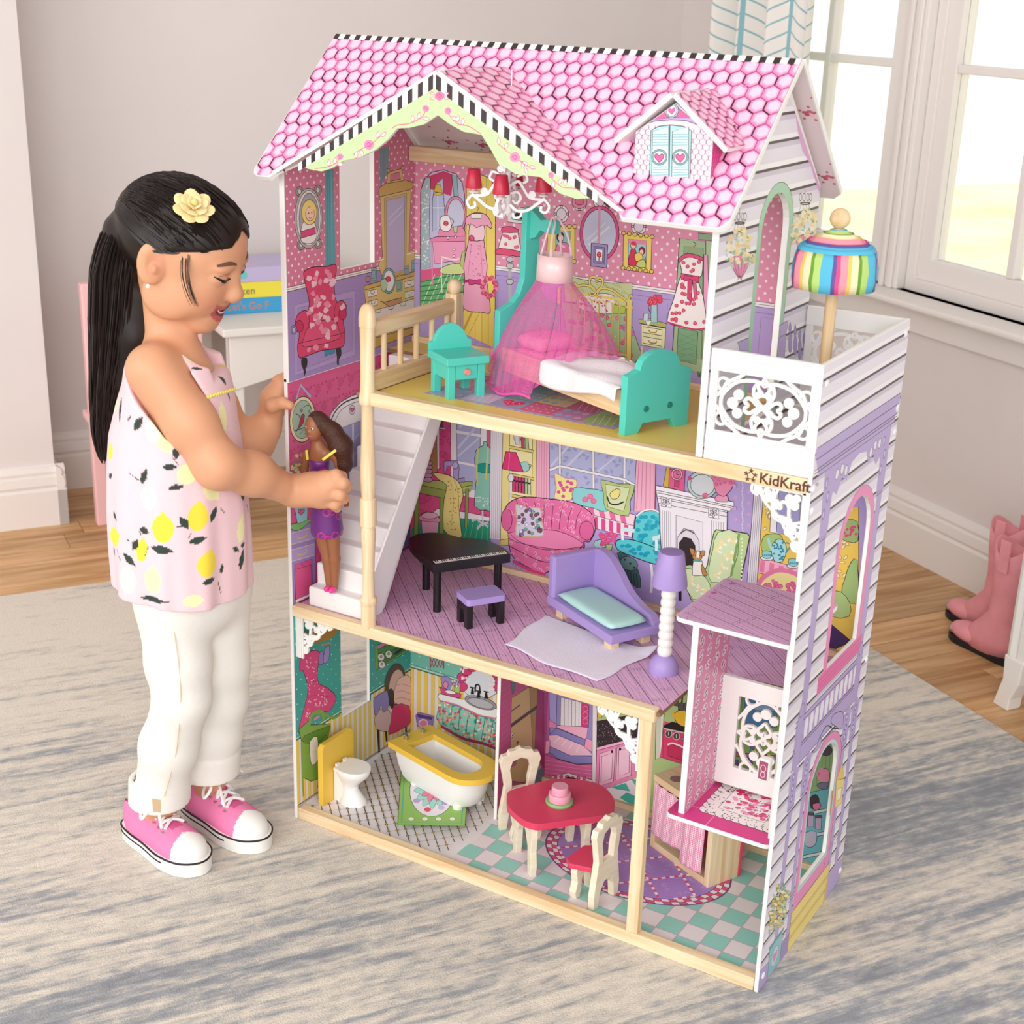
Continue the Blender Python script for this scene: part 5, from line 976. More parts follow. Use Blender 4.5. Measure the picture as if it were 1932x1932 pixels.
P.p('470,720 640,680 640,1130 440,1160', '#6fb4bc', None); [P.p([(470, y+28), (640, y-10), (640, y+8), (470, y+46)], '#cfd6de', True) for y in (800, 930, 1040)]
P.p('565,640 560,590 600,570 620,600 610,660', '#e68fae', True, 2); P.l('570,650 550,600 580,570', '#e68fae', 4, 3); P.p('550,660 610,650 605,690 560,685', '#7a7490', True, 2); P.p('510,740 540,720 560,745 555,800 515,800', '#3a2c33', True, 2); P.p('525,775 570,770 560,805 530,805', '#e0709a', INK, 2)
for x, y in ((512, 870), (556, 885)): P.p([(x-18, y-32), (x+18, y-30), (x+17, y+35), (x-18, y+33)], '#b9a3c0', True); P.r(x-20, y-46, x+20, y-32, '#5c4a60', INK)
P.p('480,940 540,930 545,990 520,1020 480,1010', '#b9b4c8', True, 2); P.e(600, 470, 34, 30, '#4a4050', True)
P.build()
# ---------------------------------------------------------------- printed floors
P = Print('floor_print', H, (0, 0, FB), UX, UY, UZ, region=[(TW, 0.016), (HW-TW, 0.016), (HW-TW, HDB-0.009), (TW, HDB-0.009)])
x = TW; P.raw([(TW, 0.016), (HW-TW, 0.016), (HW-TW, HDB), (TW, HDB)], '#e2d9de')
for i in range(23):
 for j in range(10):
  u, v = 0.004+0.0345*i, 0.010+0.0345*j
  if (i+j) % 2: P.raw([(u, v), (u+0.0345, v), (u+0.0345, v+0.0345), (u, v+0.0345)], '#8fcac1', False)
P.lv += 1
for i in range(24): P.rawline([(0.004+0.0345*i, 0.01), (0.004+0.0345*i, 0.33)], 0.0016, '#bda9b6', False, False)
P.lv += 1
for j in range(11): P.rawline([(0.0, 0.010+0.0345*j), (0.8, 0.010+0.0345*j)], 0.0016, '#bda9b6', False, False)
P.lv += 1; P.fr(*ZL)
edge = [P.uv(*p) for p in ((1180, 1870), (1300, 1770), (1400, 1700), (1470, 1630), (1530, 1560))]
bath = [(TW, 0.016), (edge[0][0]-0.03, 0.016)]+edge+[(0.29, HDB), (TW, HDB)]
P.raw(bath, '#e6dfe3'); q2 = math.sqrt(0.5)
def bt(s_, t_): return (q2*(s_+t_), q2*(t_-s_))
def inb(p): return inpoly(p, bath) and p[1] > 0.016
for k in range(40):
 t_ = 0.004+0.0135*k; s_ = -0.30
 while s_ < 0.30:
  c_ = bt(s_, t_)
  if inb(c_) and inb(bt(s_+0.0205, t_)):
   P.rawline([bt(s_+0.004, t_), bt(s_+0.0165, t_)], 0.0014, '#2b2422', False, False); P.lv += 1
   P.raw([bt(s_-0.0036, t_), bt(s_, t_+0.0028), bt(s_+0.0036, t_), bt(s_, t_-0.0028)], '#2b2422', False); P.lv += 1
   P.raw([bt(s_-0.0018, t_), bt(s_, t_+0.0014), bt(s_+0.0018, t_), bt(s_, t_-0.0014)], '#e2b84a', False); P.lv -= 2
   P.rawline([bt(s_, t_+0.0028), bt(s_, t_+0.0107)], 0.0005, '#7d7678', False, False)
  s_ += 0.0205
P.lv += 3
P.p('845,1120 1335,1190 1302,1660 812,1650', '#8fbf5c', True); P.p('868,1150 1310,1215 1275,1640 840,1632', None, '#4fa8a0', 0, 2.6); P.e(1065, 1400, 165, 190, '#eae3ee', True, .1, 26); [P.leaf(1065, 1400, 135, i*0.524, '#9fd6cc', '#4f9a90') for i in range(12)]; [P.leaf(1065, 1400, 88, i*0.785+.3, '#e27f9c', '#b84a6a') for i in range(8)]; P.e(1065, 1405, 34, 24, '#e2c24e', INK)
for x, y, c_ in ((950, 1475, '#b5a0d0'), (1160, 1490, '#b5a0d0'), (1030, 1540, '#d8436a'), (1130, 1525, '#c9b8dc')): P.e(x, y, 26, 16, c_)
for x in (910, 1010, 1110, 1210): P.e(x, 1608, 22, 14, '#eef0e2', '#6a9a4a')
# round kitchen rug
P.fr(0, 0, 1); l_, r_, b_ = P.uv(1025, 1585), P.uv(1385, 1662), P.uv(1235, 1716)
cu_, cv_ = (l_[0]+r_[0])/2, (l_[1]+r_[1])/2; ra = (r_[0]-l_[0])/2+0.004; rb = max(0.05, cv_-b_[1])*1.02
EL = lambda k, n=44: [(cu_+ra*k*math.cos(2*math.pi*i/n), cv_+rb*k*math.sin(2*math.pi*i/n)) for i in range(n)]
P.raw(EL(1.0), '#7d68a6'); P.raw(EL(0.985), '#f0e6ea')
N_ = 66
for ring, (k0, k1) in enumerate(((0.985, 0.925), (0.925, 0.865))):
 for i in range(N_):
  if (i+ring) % 2: continue
  q = [(cu_+ra*k*math.cos(2*math.pi*a/N_), cv_+rb*k*math.sin(2*math.pi*a/N_)) for k, a in ((k0, i), (k0, i+1), (k1, i+1), (k1, i))]; P.raw(q, '#dd4f86', False)
P.lv += 1
for i in range(N_): P.rawline([(cu_+ra*k*math.cos(2*math.pi*i/N_), cv_+rb*k*math.sin(2*math.pi*i/N_)) for k in (0.985, 0.865)], 0.0007, INK, False, False)
P.lv += 1
for k in (0.985, 0.925, 0.865): P.rawline(EL(k), 0.0009, INK, True)
P.raw(EL(0.862), '#a884cc'); rr_ = random.Random(9)
for i in range(110):
 a, k = rr_.uniform(0, 6.28), math.sqrt(rr_.random())*0.78; cx, cy = cu_+ra*k*math.cos(a), cv_+rb*k*math.sin(a); a0 = rr_.uniform(0, 6.28)
 P.rawline([(cx+0.005*(1-t*0.11)*math.cos(a0+t*0.7), cy+0.005*(1-t*0.11)*math.sin(a0+t*0.7)) for t in range(8)], 0.0007, '#c9aee0', False, False)
P.lv += 1
for d_ in (-1, 1):
 for k in (-2, -1, 0, 1, 2):
  for i in range(60):
   a = -0.2+i*0.0067; pt = lambda s_: (cu_+q2*(s_+d_*k*-0.055*1.0), cv_+q2*(d_*s_+k*0.055))
   p0, p1 = pt(a), pt(a+0.0067)
   if all(((p[0]-cu_)/(ra*0.86))**2+((p[1]-cv_)/(rb*0.86))**2 < 1 for p in (p0, p1)): P.rawline([p0, p1], 0.0042, ('#d8508a', '#f4e9ee')[i % 2], False, False)
 P.lv += 1
P.build()
def planks(P, reg, ang, base, dark, sp=0.0215, seed=1):
 P.reg = reg; c_, s_ = math.cos(ang), math.sin(ang); rr = random.Random(seed)
 cx = sum(p[0] for p in reg)/len(reg); cy = sum(p[1] for p in reg)/len(reg); R_ = max(math.hypot(p[0]-cx, p[1]-cy) for p in reg)
 T = lambda a, b_: (cx+a*c_-b_*s_, cy+a*s_+b_*c_)
 n = int(R_/sp)+2
 for k in range(-n, n+1):
  P.rawline([T(-R_, k*sp), T(R_, k*sp)], 0.0009, dark, False, False)
  for g in range(3):
   o_ = sp*(0.22+0.28*g); ph = rr.uniform(0, 6); am = rr.uniform(0.0008, 0.0022)
   P.rawline([T(a, k*sp+o_+am*math.sin(ph+a*rr.uniform(55, 60))) for a in [-R_+2*R_*i/46 for i in range(47)]], 0.00042, '#a8709c', False, False)
  a = -R_+rr.uniform(0, 0.1)
  while a < R_:
   for i in range(4):
    for j in (-1, 1): P.lv += 1; q = T(a+j*0.0022, k*sp+sp*(0.18+0.21*i)); P.raw(circ(q[0], q[1], 0.0008, 0.0008, 6), INK, False); P.lv -= 1
   a += rr.uniform(0.085, 0.13)
 P.lv += 3
P = Print('floor_print', H, (0, 0, FM), UX, UY, UZ); MR = [(TW, 0.014), (0.626, 0.014), (0.626, 0.112), (0.640, 0.168), (HW-TW, 0.176), (HW-TW, HDB-0.009), (TW, HDB-0.009)]
P.base(MR, '#e2b3d8'); planks(P, [(TW, 0.014), (0.626, 0.014), (0.626, HDB-0.009), (TW, HDB-0.009)], -math.pi/4, '', '#5d3a55', seed=3); planks(P, [(0.627, 0.174), (HW-TW, 0.178), (HW-TW, HDB-0.009), (0.627, HDB-0.009)], -math.pi/4, '', '#5d3a55', seed=4)
P.build()
P = Print('floor_print', H, (0, 0, FU), UX, UY, UZ); P.base([(0.150, 0.014), (X3-0.009, 0.014), (X3-0.009, HDB-0.009), (0.009, HDB-0.009), (0.009, 0.245), (0.150, 0.245)], '#e6cb68')
P.raw([(X3, 0.012), (HW-TW, 0.012), (HW-TW, HDB), (X3, HDB)], '#e0dbe2')
P.fr(*ZD); a_ = P.uv(1285, 1482); P.fr(*ZE); b_ = P.uv(1195, 1738); qx0, qx1, qy0, qy1 = a_[0], b_[0], (a_[1]+b_[1])/2, 0.205
zz = []; n = 60
for i in range(n): zz += [(qx0+(qx1-qx0)*i/n, qy0+(0.003 if i % 2 else 0))]
P.raw(zz+[(qx1, qy0), (qx1, qy1), (qx0, qy1)], '#a89ac8'); P.raw([(qx0+0.006, qy0+0.007), (qx1-0.006, qy0+0.007), (qx1-0.006, qy1), (qx0+0.006, qy1)], '#c9c3dd')
nc, nr_ = 6, 3; cw = (qx1-qx0-0.016)/nc; chh = (qy1-qy0-0.010)/nr_; QC = ['#a9a3c8', '#c9b8cf', '#8f9fb8', '#d8618a', '#c07fae', '#9fb87a', '#d98aa8', '#b3a3cc', '#9fb4c4', '#d3c48a', '#c9698f', '#a9c0a0', '#b8a8d0', '#d8a0b8', '#a0b8c0', '#c8a0c0', '#a8b890', '#d0809c']
for j in range(nr_):
 for i in range(nc):
  u, v = qx0+0.008+cw*i, qy0+0.009+chh*j; c_ = QC[(i+j*nc) % len(QC)]; P.raw([(u, v), (u+cw, v), (u+cw, v+chh), (u, v+chh)], c_, False)
  P.lv += 1; P.rawline([(u, v), (u+cw, v), (u+cw, v+chh), (u, v+chh)], 0.0008, '#5d5470', True, False)
  k = (i+j) % 4; cx, cy = u+cw/2, v+chh/2
  if k == 0: [P.raw([(u+cw*a-0.006, v+chh*b2), (u+cw*a, v+chh*b2+0.008), (u+cw*a+0.006, v+chh*b2), (u+cw*a, v+chh*b2-0.008)], '#d9a3c8' if (a > .5) else '#9aa8d0', False) for a in (.2, .5, .8) for b2 in (.25, .75)]
  if k == 3: [P.raw(circ(u+cw*a, v+chh*b2, 0.0016, 0.0016, 6), '#f0dce2', False) for a in (.15, .38, .62, .85) for b2 in (.2, .5, .8)]
  if k == 1: [P.rawline([(u+cw*a, v), (u+cw*(a-.3), v+chh)], 0.0007, '#e6dff0', False, False) for a in (.4, .6, .8, 1.0)]
  if k == 2: P.raw([(cx+0.018*a, cy+0.016*b2) for a, b2 in ((0, -1), (.9, 0), (.85, .7), (.4, .8), (0, .45), (-.4, .8), (-.85, .7), (-.9, 0))], '#d8315f', False); P.lv += 1; [P.raw(circ(cx+0.018*a, cy+0.014*b2, 0.0011, 0.0011, 6), '#f6dce4', False) for a, b2 in ((0, 0), (.45, .35), (-.45, .35), (.25, -.3), (-.25, -.3), (0, .2), (.6, .05), (-.6, .05))]; P.lv -= 1
  P.lv -= 1
P.lv += 3; P.build()
# ---------------------------------------------------------------- outside of the top floor: clapboards, arch, flower baskets
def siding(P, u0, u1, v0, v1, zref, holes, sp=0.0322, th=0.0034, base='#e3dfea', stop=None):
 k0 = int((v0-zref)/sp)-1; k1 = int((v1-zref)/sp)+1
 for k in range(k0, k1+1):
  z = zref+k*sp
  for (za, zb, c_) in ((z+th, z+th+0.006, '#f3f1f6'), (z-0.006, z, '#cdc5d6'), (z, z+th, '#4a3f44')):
   za, zb = max(za, v0), min(zb, v1)
   if zb <= za: continue
   lo, hi = u0, u1
   if stop: lo, hi = stop(z, u0, u1)
   cuts = []
   for h in holes:
    xs = [p for p in h]; zm = (za+zb)/2
    cr = []
    for i in range(len(h)):
     a, b = h[i-1], h[i]
     if (a[1] > zm) != (b[1] > zm): cr.append(a[0]+(b[0]-a[0])*(zm-a[1])/(b[1]-a[1]))
    if len(cr) >= 2: cuts.append((min(cr), max(cr)))
   segs = [(lo, hi)]
   for c0, c1 in cuts: segs = [s for a, b in segs for s in ((a, min(b, c0)), (max(a, c1), b)) if s[1]-s[0] > 1e-4]
   for a, b in segs: P.raw([(a, za), (b, za), (b, zb), (a, zb)], c_, False)
  P.lv += 0
 P.lv += 1
def archring(x0, x1, y0, y1, w, n=14, rise=None):
 o_ = archpoly(x0-w, x1+w, y0, y1+w, n, (rise or (x1-x0)/2)+w*0.9); i_ = archpoly(x0, x1, y0, y1, n, rise)
 return [[o_[k], o_[k+1], i_[k+1], i_[k]] for k in range(1, len(o_)-1)]+[[o_[-1], o_[0], i_[0], i_[-1]]]
P = Print('siding_print', WR1, (X3, 0, 0), UY, UZ, UX, region=[(0.001, 0.734), (HD-0.001, 0.734), (HD-0.001, 1.026), (HD/2, 1.168), (0.001, 1.026)])
P.base([(0.001, 0.734), (HD-0.001, 0.734), (HD-0.001, 1.026), (HD/2, 1.168), (0.001, 1.026)], '#e3dfea', [RARCH])
P.fr(*ZF); zref = P.uv(240, 305)[1]
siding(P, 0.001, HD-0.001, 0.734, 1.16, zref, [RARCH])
for q in archring(0.131, 0.223, 0.742, 1.035, 0.013): P.raw(q, '#a6cfb4', False)
P.lv += 1; P.rawline(archpoly(0.118, 0.236, 0.742, 1.048, 14, 0.058)[1:], 0.0008, INK)
P.fr(*ZC); P.p('805,520 830,600 850,700 862,800 900,950 955,1040 1000,1180 1050,1330 1040,1230 820,500', '#dba9d0'); P.p('800,500 830,560 1050,1150 1040,1210 1000,1100', '#a83a5c')
def basket(P, x, y, s):
 P.l([(x, y-170*s), (x+4*s, y-90*s)], INK, 1.4); [P.e(x+d*s, y-70*s, 11*s, 30*s, None, True, 0, 10, 1.4) for d in (-34, -6, 26, 46)]; P.e(x+4*s, y-20*s, 40*s, 8*s, None, True, 0, 14, 2)
 for d in (-40, -14, 16, 42): P.l([(x+d*.7*s, y-20*s), (x+d*1.6*s, y+130*s)], INK, 1.1)
 P.p([(x-70*s, y+250*s), (x+85*s, y+240*s), (x+30*s, y+400*s), (x-10*s, y+410*s)], '#e58fb8', None, 2); [P.l([(x+d*s, y+240*s), (x+d*.9*s, y+320*s), (x+(5+d*.2)*s, y+410*s)], '#8a3a63', 1.6, 3) for d in (-66, -40, -12, 20, 50, 76)]
 P.l([(x-14*s, y+430*s), (x+4*s, y+400*s), (x+20*s, y+430*s)], INK, 1.6, 3)
 P.scatter([(x-90*s, y+100*s), (x-20*s, y+20*s), (x+40*s, y+10*s), (x+110*s, y+120*s), (x+110*s, y+290*s), (x-100*s, y+290*s)], 60, lambda a, b, r: P.e(a, b, 20*s, 17*s, r.choice(('#f0dca6', '#f3e6c0', '#e9cf98')), None, 0, 7), int(x))
 P.scatter([(x-110*s, y+100*s), (x-20*s, y+20*s), (x+40*s, y+10*s), (x+125*s, y+120*s), (x+125*s, y+330*s), (x-110*s, y+340*s)], 46, lambda a, b, r: P.leaf(a, b, 30*s, r.uniform(0, 6.2), r.choice(('#a9c4ac', '#8fb096', '#c2d4b8'))), int(x)+1)
P.fr(*ZF); basket(P, 415, 200, 1.05); P.fr(*ZC); basket(P, 915, 1380, 1.0)
P.fr(*ZF); P.p('400,1170 490,1130 490,1240 420,1240 410,1190', '#b9a6d6', True); P.p('745,1030 820,985 815,1030 800,1110 760,1130 750,1090', '#b9a6d6', True); P.p('740,1130 800,1100 790,1300 730,1290', '#b3a0d2', True)
for x, y in ((835, 1000), (878, 1020), (915, 1055), (952, 1085)): P.p([(x-10, y+240), (x-12, y+130), (x-4, y+90), (x-12, y+60), (x, y-5), (x+12, y+60), (x+4, y+90), (x+14, y+130), (x+12, y+240)], '#a88fc8', INK, 2)
P.build()
PI = Print('wallpaper_print', WR1, (X3-0.009, 0, 0), UY, UZ, (-1, 0, 0)); PI.base([(0.0015, 0.734), (HDB, 0.734), (HDB, 1.026), (HD/2, 1.168), (0.0015, 1.026)], PK, [RARCH]); PI.build()
# ---------------------------------------------------------------- outside of the tower
P = Print('siding_print', WT, (HW, 0, 0), UY, UZ, UX, region=[(0.001, 0.001), (HD-0.001, 0.001), (HD-0.001, HB-0.001), (0.001, HB-0.001)])
P.base([(0.001, 0.001), (HD-0.001, 0.001), (HD-0.001, HB-0.001), (0.001, HB-0.001)], '#e6e2ec', [T1, T0])
P.fr(1500, 580, .119); zref = P.uv(445, 1185)[1]
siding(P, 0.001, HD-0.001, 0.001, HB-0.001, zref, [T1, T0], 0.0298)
LV, LVD = '#b7a6d4', '#9d8ac0'
P.fr(*ZJ)
zc = [P.uv(590, y)[1] for y in (130, 300, 372, 440, 462, 492)]
P.raw([(0.018, zc[5]), (HD-0.018, zc[5]), (HD-0.014, zc[3]), (HD-0.006, zc[2]), (HD-0.002, zc[1]), (0.002, zc[1]), (0.006, zc[2]), (0.014, zc[3])], LV)
for z in (zc[1], zc[2], zc[3], zc[3]-0.004, zc[5]): P.rawline([(0.006, z), (HD-0.006, z)], 0.0011, INK)
def vcol(x0, x1, z0, z1, c_): P.raw([(x0, z0), (x1, z0), (x1, z1), (x0, z1)], c_); P.rawline([(x0, z0), (x0, z1)], 0.0005, LVD); P.rawline([(x1, z0), (x1, z1)], 0.0006, '#6d5c92')
for x0 in (0.052, 0.272):
 vcol(x0, x0+0.020, 0.376, zc[5], LV); [P.rawline([(x0-0.004, z), (x0+0.024, z)], 0.0010, INK) for z in (zc[5]-0.09, zc[5]-0.094)]; P.raw([(x0-0.005, zc[5]-0.09), (x0+0.025, zc[5]-0.09), (x0+0.028, zc[5]), (x0-0.008, zc[5])], LV)
 for i in range(3): P.raw(circ(x0+0.002+0.009*(i % 2), zc[5]-0.018-0.02*i, 0.0055, 0.008, 10), '#8f7cb4'); P.raw(circ(x0+0.002+0.009*(i % 2), zc[5]-0.018-0.02*i, 0.003, 0.005, 10), '#d3c8e6')
# bracketed arch between the columns
zz_ = zc[5]; P.raw([(0.072, zz_), (0.272, zz_), (0.272, zz_-0.052), (0.262, zz_-0.036), (0.248, zz_-0.044), (0.232, zz_-0.026), (0.214, zz_-0.034), (0.200, zz_-0.014), (0.172, zz_-0.009), (0.144, zz_-0.014), (0.130, zz_-0.034), (0.112, zz_-0.026), (0.096, zz_-0.044), (0.082, zz_-0.036), (0.072, zz_-0.052)], LV)
for u, v in ((0.090, -0.016), (0.108, -0.014), (0.124, -0.020), (0.254, -0.016), (0.236, -0.014), (0.220, -0.020)): P.raw(circ(u, zz_+v, 0.006, 0.007, 10), '#eae6f0'); P.rawline(circ(u, zz_+v, 0.006, 0.007, 10), 0.0007, INK, True)
for q in archring(0.138, 0.258, 0.430, 0.656, 0.014, rise=0.062): P.raw(q, '#e98fbd', False)
P.lv += 1; P.rawline(archpoly(0.124, 0.272, 0.430, 0.670, 14, 0.076)[1:], 0.0007, '#b85a90'); P.raw([(0.108, 0.404), (0.284, 0.404), (0.284, 0.430), (0.108, 0.430)], '#e676ae'); [P.rawline([(0.108, z), (0.284, z)], 0.0008, '#b84a86') for z in (0.411, 0.417, 0.424)]
# balustrade and porch
P.raw([(0.040, 0.322), (0.296, 0.322), (0.296, 0.394), (0.040, 0.394)], LV)
[P.rawline([(0.036, z), (0.300, z)], 0.0012, INK) for z in (0.394, 0.386, 0.352, 0.348, 0.322)]
for i in range(12): u = 0.056+0.0192*i; P.raw([(u, 0.354), (u+0.009, 0.354), (u+0.012, 0.372), (u+0.009, 0.384), (u, 0.384), (u-0.003, 0.372)], '#eee9f2'); P.rawline([(u, 0.354), (u+0.009, 0.354)], 0.0012, INK)
for x0 in (0.044, 0.274): vcol(x0, x0+0.022, 0.322, 0.400, LV); P.raw(circ(x0+0.011, 0.405, 0.009, 0.010, 12), LV); P.rawline(circ(x0+0.011, 0.405, 0.009, 0.010, 12), 0.0006, INK, True)
for x0 in (0.046, 0.094, 0.252, 0.288):
 vcol(x0, x0+0.013, 0.03, 0.322, LV); P.raw([(x0-0.006, 0.26), (x0+0.019, 0.26), (x0+0.022, 0.318), (x0-0.009, 0.318)], LV); [P.rawline([(x0-0.007, z), (x0+0.020, z)], 0.0009, INK) for z in (0.262, 0.256, 0.10, 0.094)]
 for i in range(3): P.raw(circ(x0+0.006, 0.308-0.016*i, 0.006, 0.006, 9), '#8f7cb4'); P.raw(circ(x0+0.006, 0.308-0.016*i, 0.003, 0.003, 8), '#dcd3ea')
for q in archring(0.128, 0.236, 0.066, 0.296, 0.017, rise=0.055):
 if not any(inpoly((sum(p[0] for p in q)/4, sum(p[1] for p in q)/4), h) for h in (T0,)): P.raw(q, '#e58cba', False)
P.lv += 1; P.raw([(0.128, 0.066), (0.236, 0.066), (0.236, 0.092), (0.128, 0.092)], '#e58cba')
for q in archring(0.128, 0.236, 0.096, 0.296, 0.005, rise=0.055): P.raw(q, '#b9dad8', False)
P.lv += 1; P.raw([(0.123, 0.090), (0.241, 0.090), (0.241, 0.096), (0.123, 0.096)], '#b9dad8')
P.rawline(archpoly(0.111, 0.253, 0.066, 0.313, 14, 0.072)[1:], 0.0008, INK)
P.fr(*ZK); P.l('560,400 600,330 640,345 690,340', INK, 2, 4); P.p('625,310 640,265 690,250 695,310 680,350 650,330', LV, INK, 3); P.p('520,480 545,440 560,395 570,420 545,470', LV, INK, 3)
P.p('655,640 690,540 700,630', '#e6c95c', True); P.p('655,640 700,630 685,770 648,800', '#ecd77e', True); P.p('662,690 685,680 680,740 658,760', '#f6efd0', INK)
P.p('630,700 636,700 628,800 618,840', '#d9a83c', INK)
P.raw([(0.108, 0.001), (0.262, 0.001), (0.262, 0.066), (0.108, 0.066)], '#ead57e'); [P.rawline([(0.108, z), (0.262, z)], 0.0010, '#8a6a2a') for z in (0.066, 0.046, 0.042, 0.024, 0.020)]; P.raw([(0.25, 0.001), (0.262, 0.001), (0.262, 0.066)], '#d9b95c')
P.raw([(0.001, 0.001), (0.050, 0.001), (0.050, 0.030), (0.001, 0.036)], LV); P.raw([(0.262, 0.001), (HD-0.001, 0.001), (HD-0.001, 0.040), (0.262, 0.044)], LV); P.raw([(0.050, 0.001), (0.108, 0.001), (0.108, 0.034), (0.050, 0.034)], '#9d8ac0')
P.raw([(0.034, 0.003), (0.078, 0.003), (0.078, 0.052), (0.030, 0.050)], '#8fc4c8'); P.raw([(0.030, 0.050), (0.078, 0.052), (0.082, 0.058), (0.028, 0.056)], '#5fa8b0'); P.rawline([(0.034, 0.003), (0.030, 0.050), (0.028, 0.056), (0.082, 0.058), (0.078, 0.003)], 0.0008, INK); P.raw(circ(0.055, 0.026, 0.013, 0.016, 14), '#b9dde0'); P.rawline(circ(0.055, 0.026, 0.013, 0.016, 14), 0.0009, '#3f8088', True); P.raw([(0.055+0.009*a, 0.026+0.010*b) for a, b in ((0, -1), (.9, 0), (.85, .7), (.4, .8), (0, .45), (-.4, .8), (-.85, .7), (-.9, 0))], '#e58fb0')
P.scatter('285,1350 330,1220 385,1260 370,1400 330,1480 270,1500', 70, lambda x, y, r: P.e(x, y, 13, 12, r.choice(('#ecd98c', '#f3e6ae', '#dcc266')), '#8a7a3a', 0, 7, .5), 51); P.scatter('275,1370 330,1210 390,1260 375,1400 330,1490 265,1510', 40, lambda x, y, r: P.leaf(x, y, 20, r.uniform(0, 6), r.choice(('#7fae9c', '#a9c8b0'))), 52)
P.build()
# ---------------------------------------------------------------- roof shingle print
def hexroof(P, u0, u1, v0, v1, ok, w=0.0206, rs=0.0200, edge=None, tint=0):
 R_ = rs*2/3; hw = w/2; j = 0; v = v0
 shape = ((0, R_), (-hw, R_/2), (-hw, -R_/2), (0, -R_), (hw, -R_/2), (hw, R_/2))
 dk, md, lt = ('#8f2f63', '#ef8dbd', '#f5cbe1')
 while v < v1+R_:
  u = u0+(hw if j % 2 else 0)
  while u < u1+hw:
   if ok(u, v):
    q = [(u+a, v+b) for a, b in shape]
    if edge: q = edge(q)
    if len(q) >= 3:
     P.raw(q, dk if j % 2 else '#b84a86', False); P.lv += 1
     k2 = 0.93; q2_ = [(u+a*k2+(0.0004 if j % 2 else 0), v+b*k2) for a, b in shape]; q2_ = edge(q2_) if edge else q2_
     if len(q2_) >= 3: P.raw(q2_, md, False)
     P.lv += 1; q3 = [(u+a*.80+0.0010, v+b*.80+0.0008) for a, b in shape]; q3 = edge(q3) if edge else q3
     if len(q3) >= 3: P.raw(q3, '#f4a9cf', False)
     P.lv += 1; q4 = [(u+a*.62+0.0010, v+b*.62+0.0010) for a, b in shape]; q4 = edge(q4) if edge else q4
     if len(q4) >= 3: P.raw(q4, lt, False)
     P.lv += 1
     if j % 2:
      for (a, b) in (((-hw, R_/2), (-hw, -R_/2)),) + ((((-hw, -R_/2), (0, -R_)),) if j % 4 == 1 else ()):
       if edge and len(edge([(u+a[0], v+a[1]), (u+b[0], v+b[1]), (u, v)])) < 3: continue
       P.rawline([(u+a[0], v+a[1]), (u+b[0], v+b[1])], 0.0024, '#4a1730', False, False)
     P.lv -= 4
   u += w
  v += rs; j += 1
 P.lv += 6
RN = Vector((1, 0, 0)).cross(sl)
P = Print('shingle_print', RF, RO+RN*0.007, UX, sl, RN, region=[(0.0015, 0.012), (0.012, 0.0015), (RXL-0.012, 0.0015), (RXL-0.0015, 0.012), (RXL-0.0015, SL), (0.0015, SL)])
AP = (XG-RO.x, ga[1]-0.016)
def off_cut(u, v):
 return not inpoly((u, v), [(GL[0]-0.004, -0.05), (GL[0], cutv), AP, GR, (GR[0]+0.004, -0.05)])
def cutedge(q):
 c = (sum(p[0] for p in q)/len(q), sum(p[1] for p in q)/len(q))
 if c[1] > AP[1]: return q
 if c[0] < AP[0]: a, b = AP, GL
 else: a, b = GR, AP
 d = ((b[0]-a[0]), (b[1]-a[1]))
 s_ = 1 if (d[0]*(c[1]-a[1])-d[1]*(c[0]-a[0])) > 0 else -1
 if s_ < 0: a, b = b, a; d = (-d[0], -d[1])
 n = Vector((-d[1], d[0])).normalized()*3; dd = Vector(d).normalized()*3
 return clip(q, [tuple(Vector(a)-dd), tuple(Vector(b)+dd), tuple(Vector(b)+dd+n), tuple(Vector(a)-dd+n)])
P.raw([(0.0015, AP[1]+0.001), (RXL-0.0015, AP[1]+0.001), (RXL-0.0015, SL), (0.0015, SL)], '#f0a3cb', False); P.raw([(0.0015, 0.012), (GL[0]-0.002, 0.012), (AP[0]-0.004, AP[1]), (0.0015, AP[1])], '#f0a3cb', False); P.raw([(GR[0]+0.010, 0.0015), (RXL-0.012, 0.0015), (RXL-0.0015, 0.012), (RXL-0.0015, AP[1]), (AP[0]+0.004, AP[1])], '#f0a3cb', False); P.lv += 2
hexroof(P, 0.002, RXL, 0.006, SL-0.010, off_cut, edge=cutedge)
P.raw([(0, SL-0.0095), (RXL, SL-0.0095), (RXL, SL), (0, SL)], '#f4f2f0')
for i in range(38): u = 0.001+0.0185*i; P.raw([(u, SL-0.0095), (u+0.0088, SL-0.0095), (u+0.0088, SL), (u, SL)], '#332a2c', False)
P.lv += 1; P.build()
for u, v in ((0.03, 0.215), (0.03, 0.045), (0.36, 0.238), (0.645, 0.215), (0.60, 0.075)):
 b = MB(); b.sphere(RO+Vector((u, 0, 0))+sl*v+RN*0.0077, 0.0035, 10, 6, (1, 1, .4)); b.build('screw_cap', mat('screw_pink', '#ee86ba', 0.3), H, smooth=True)
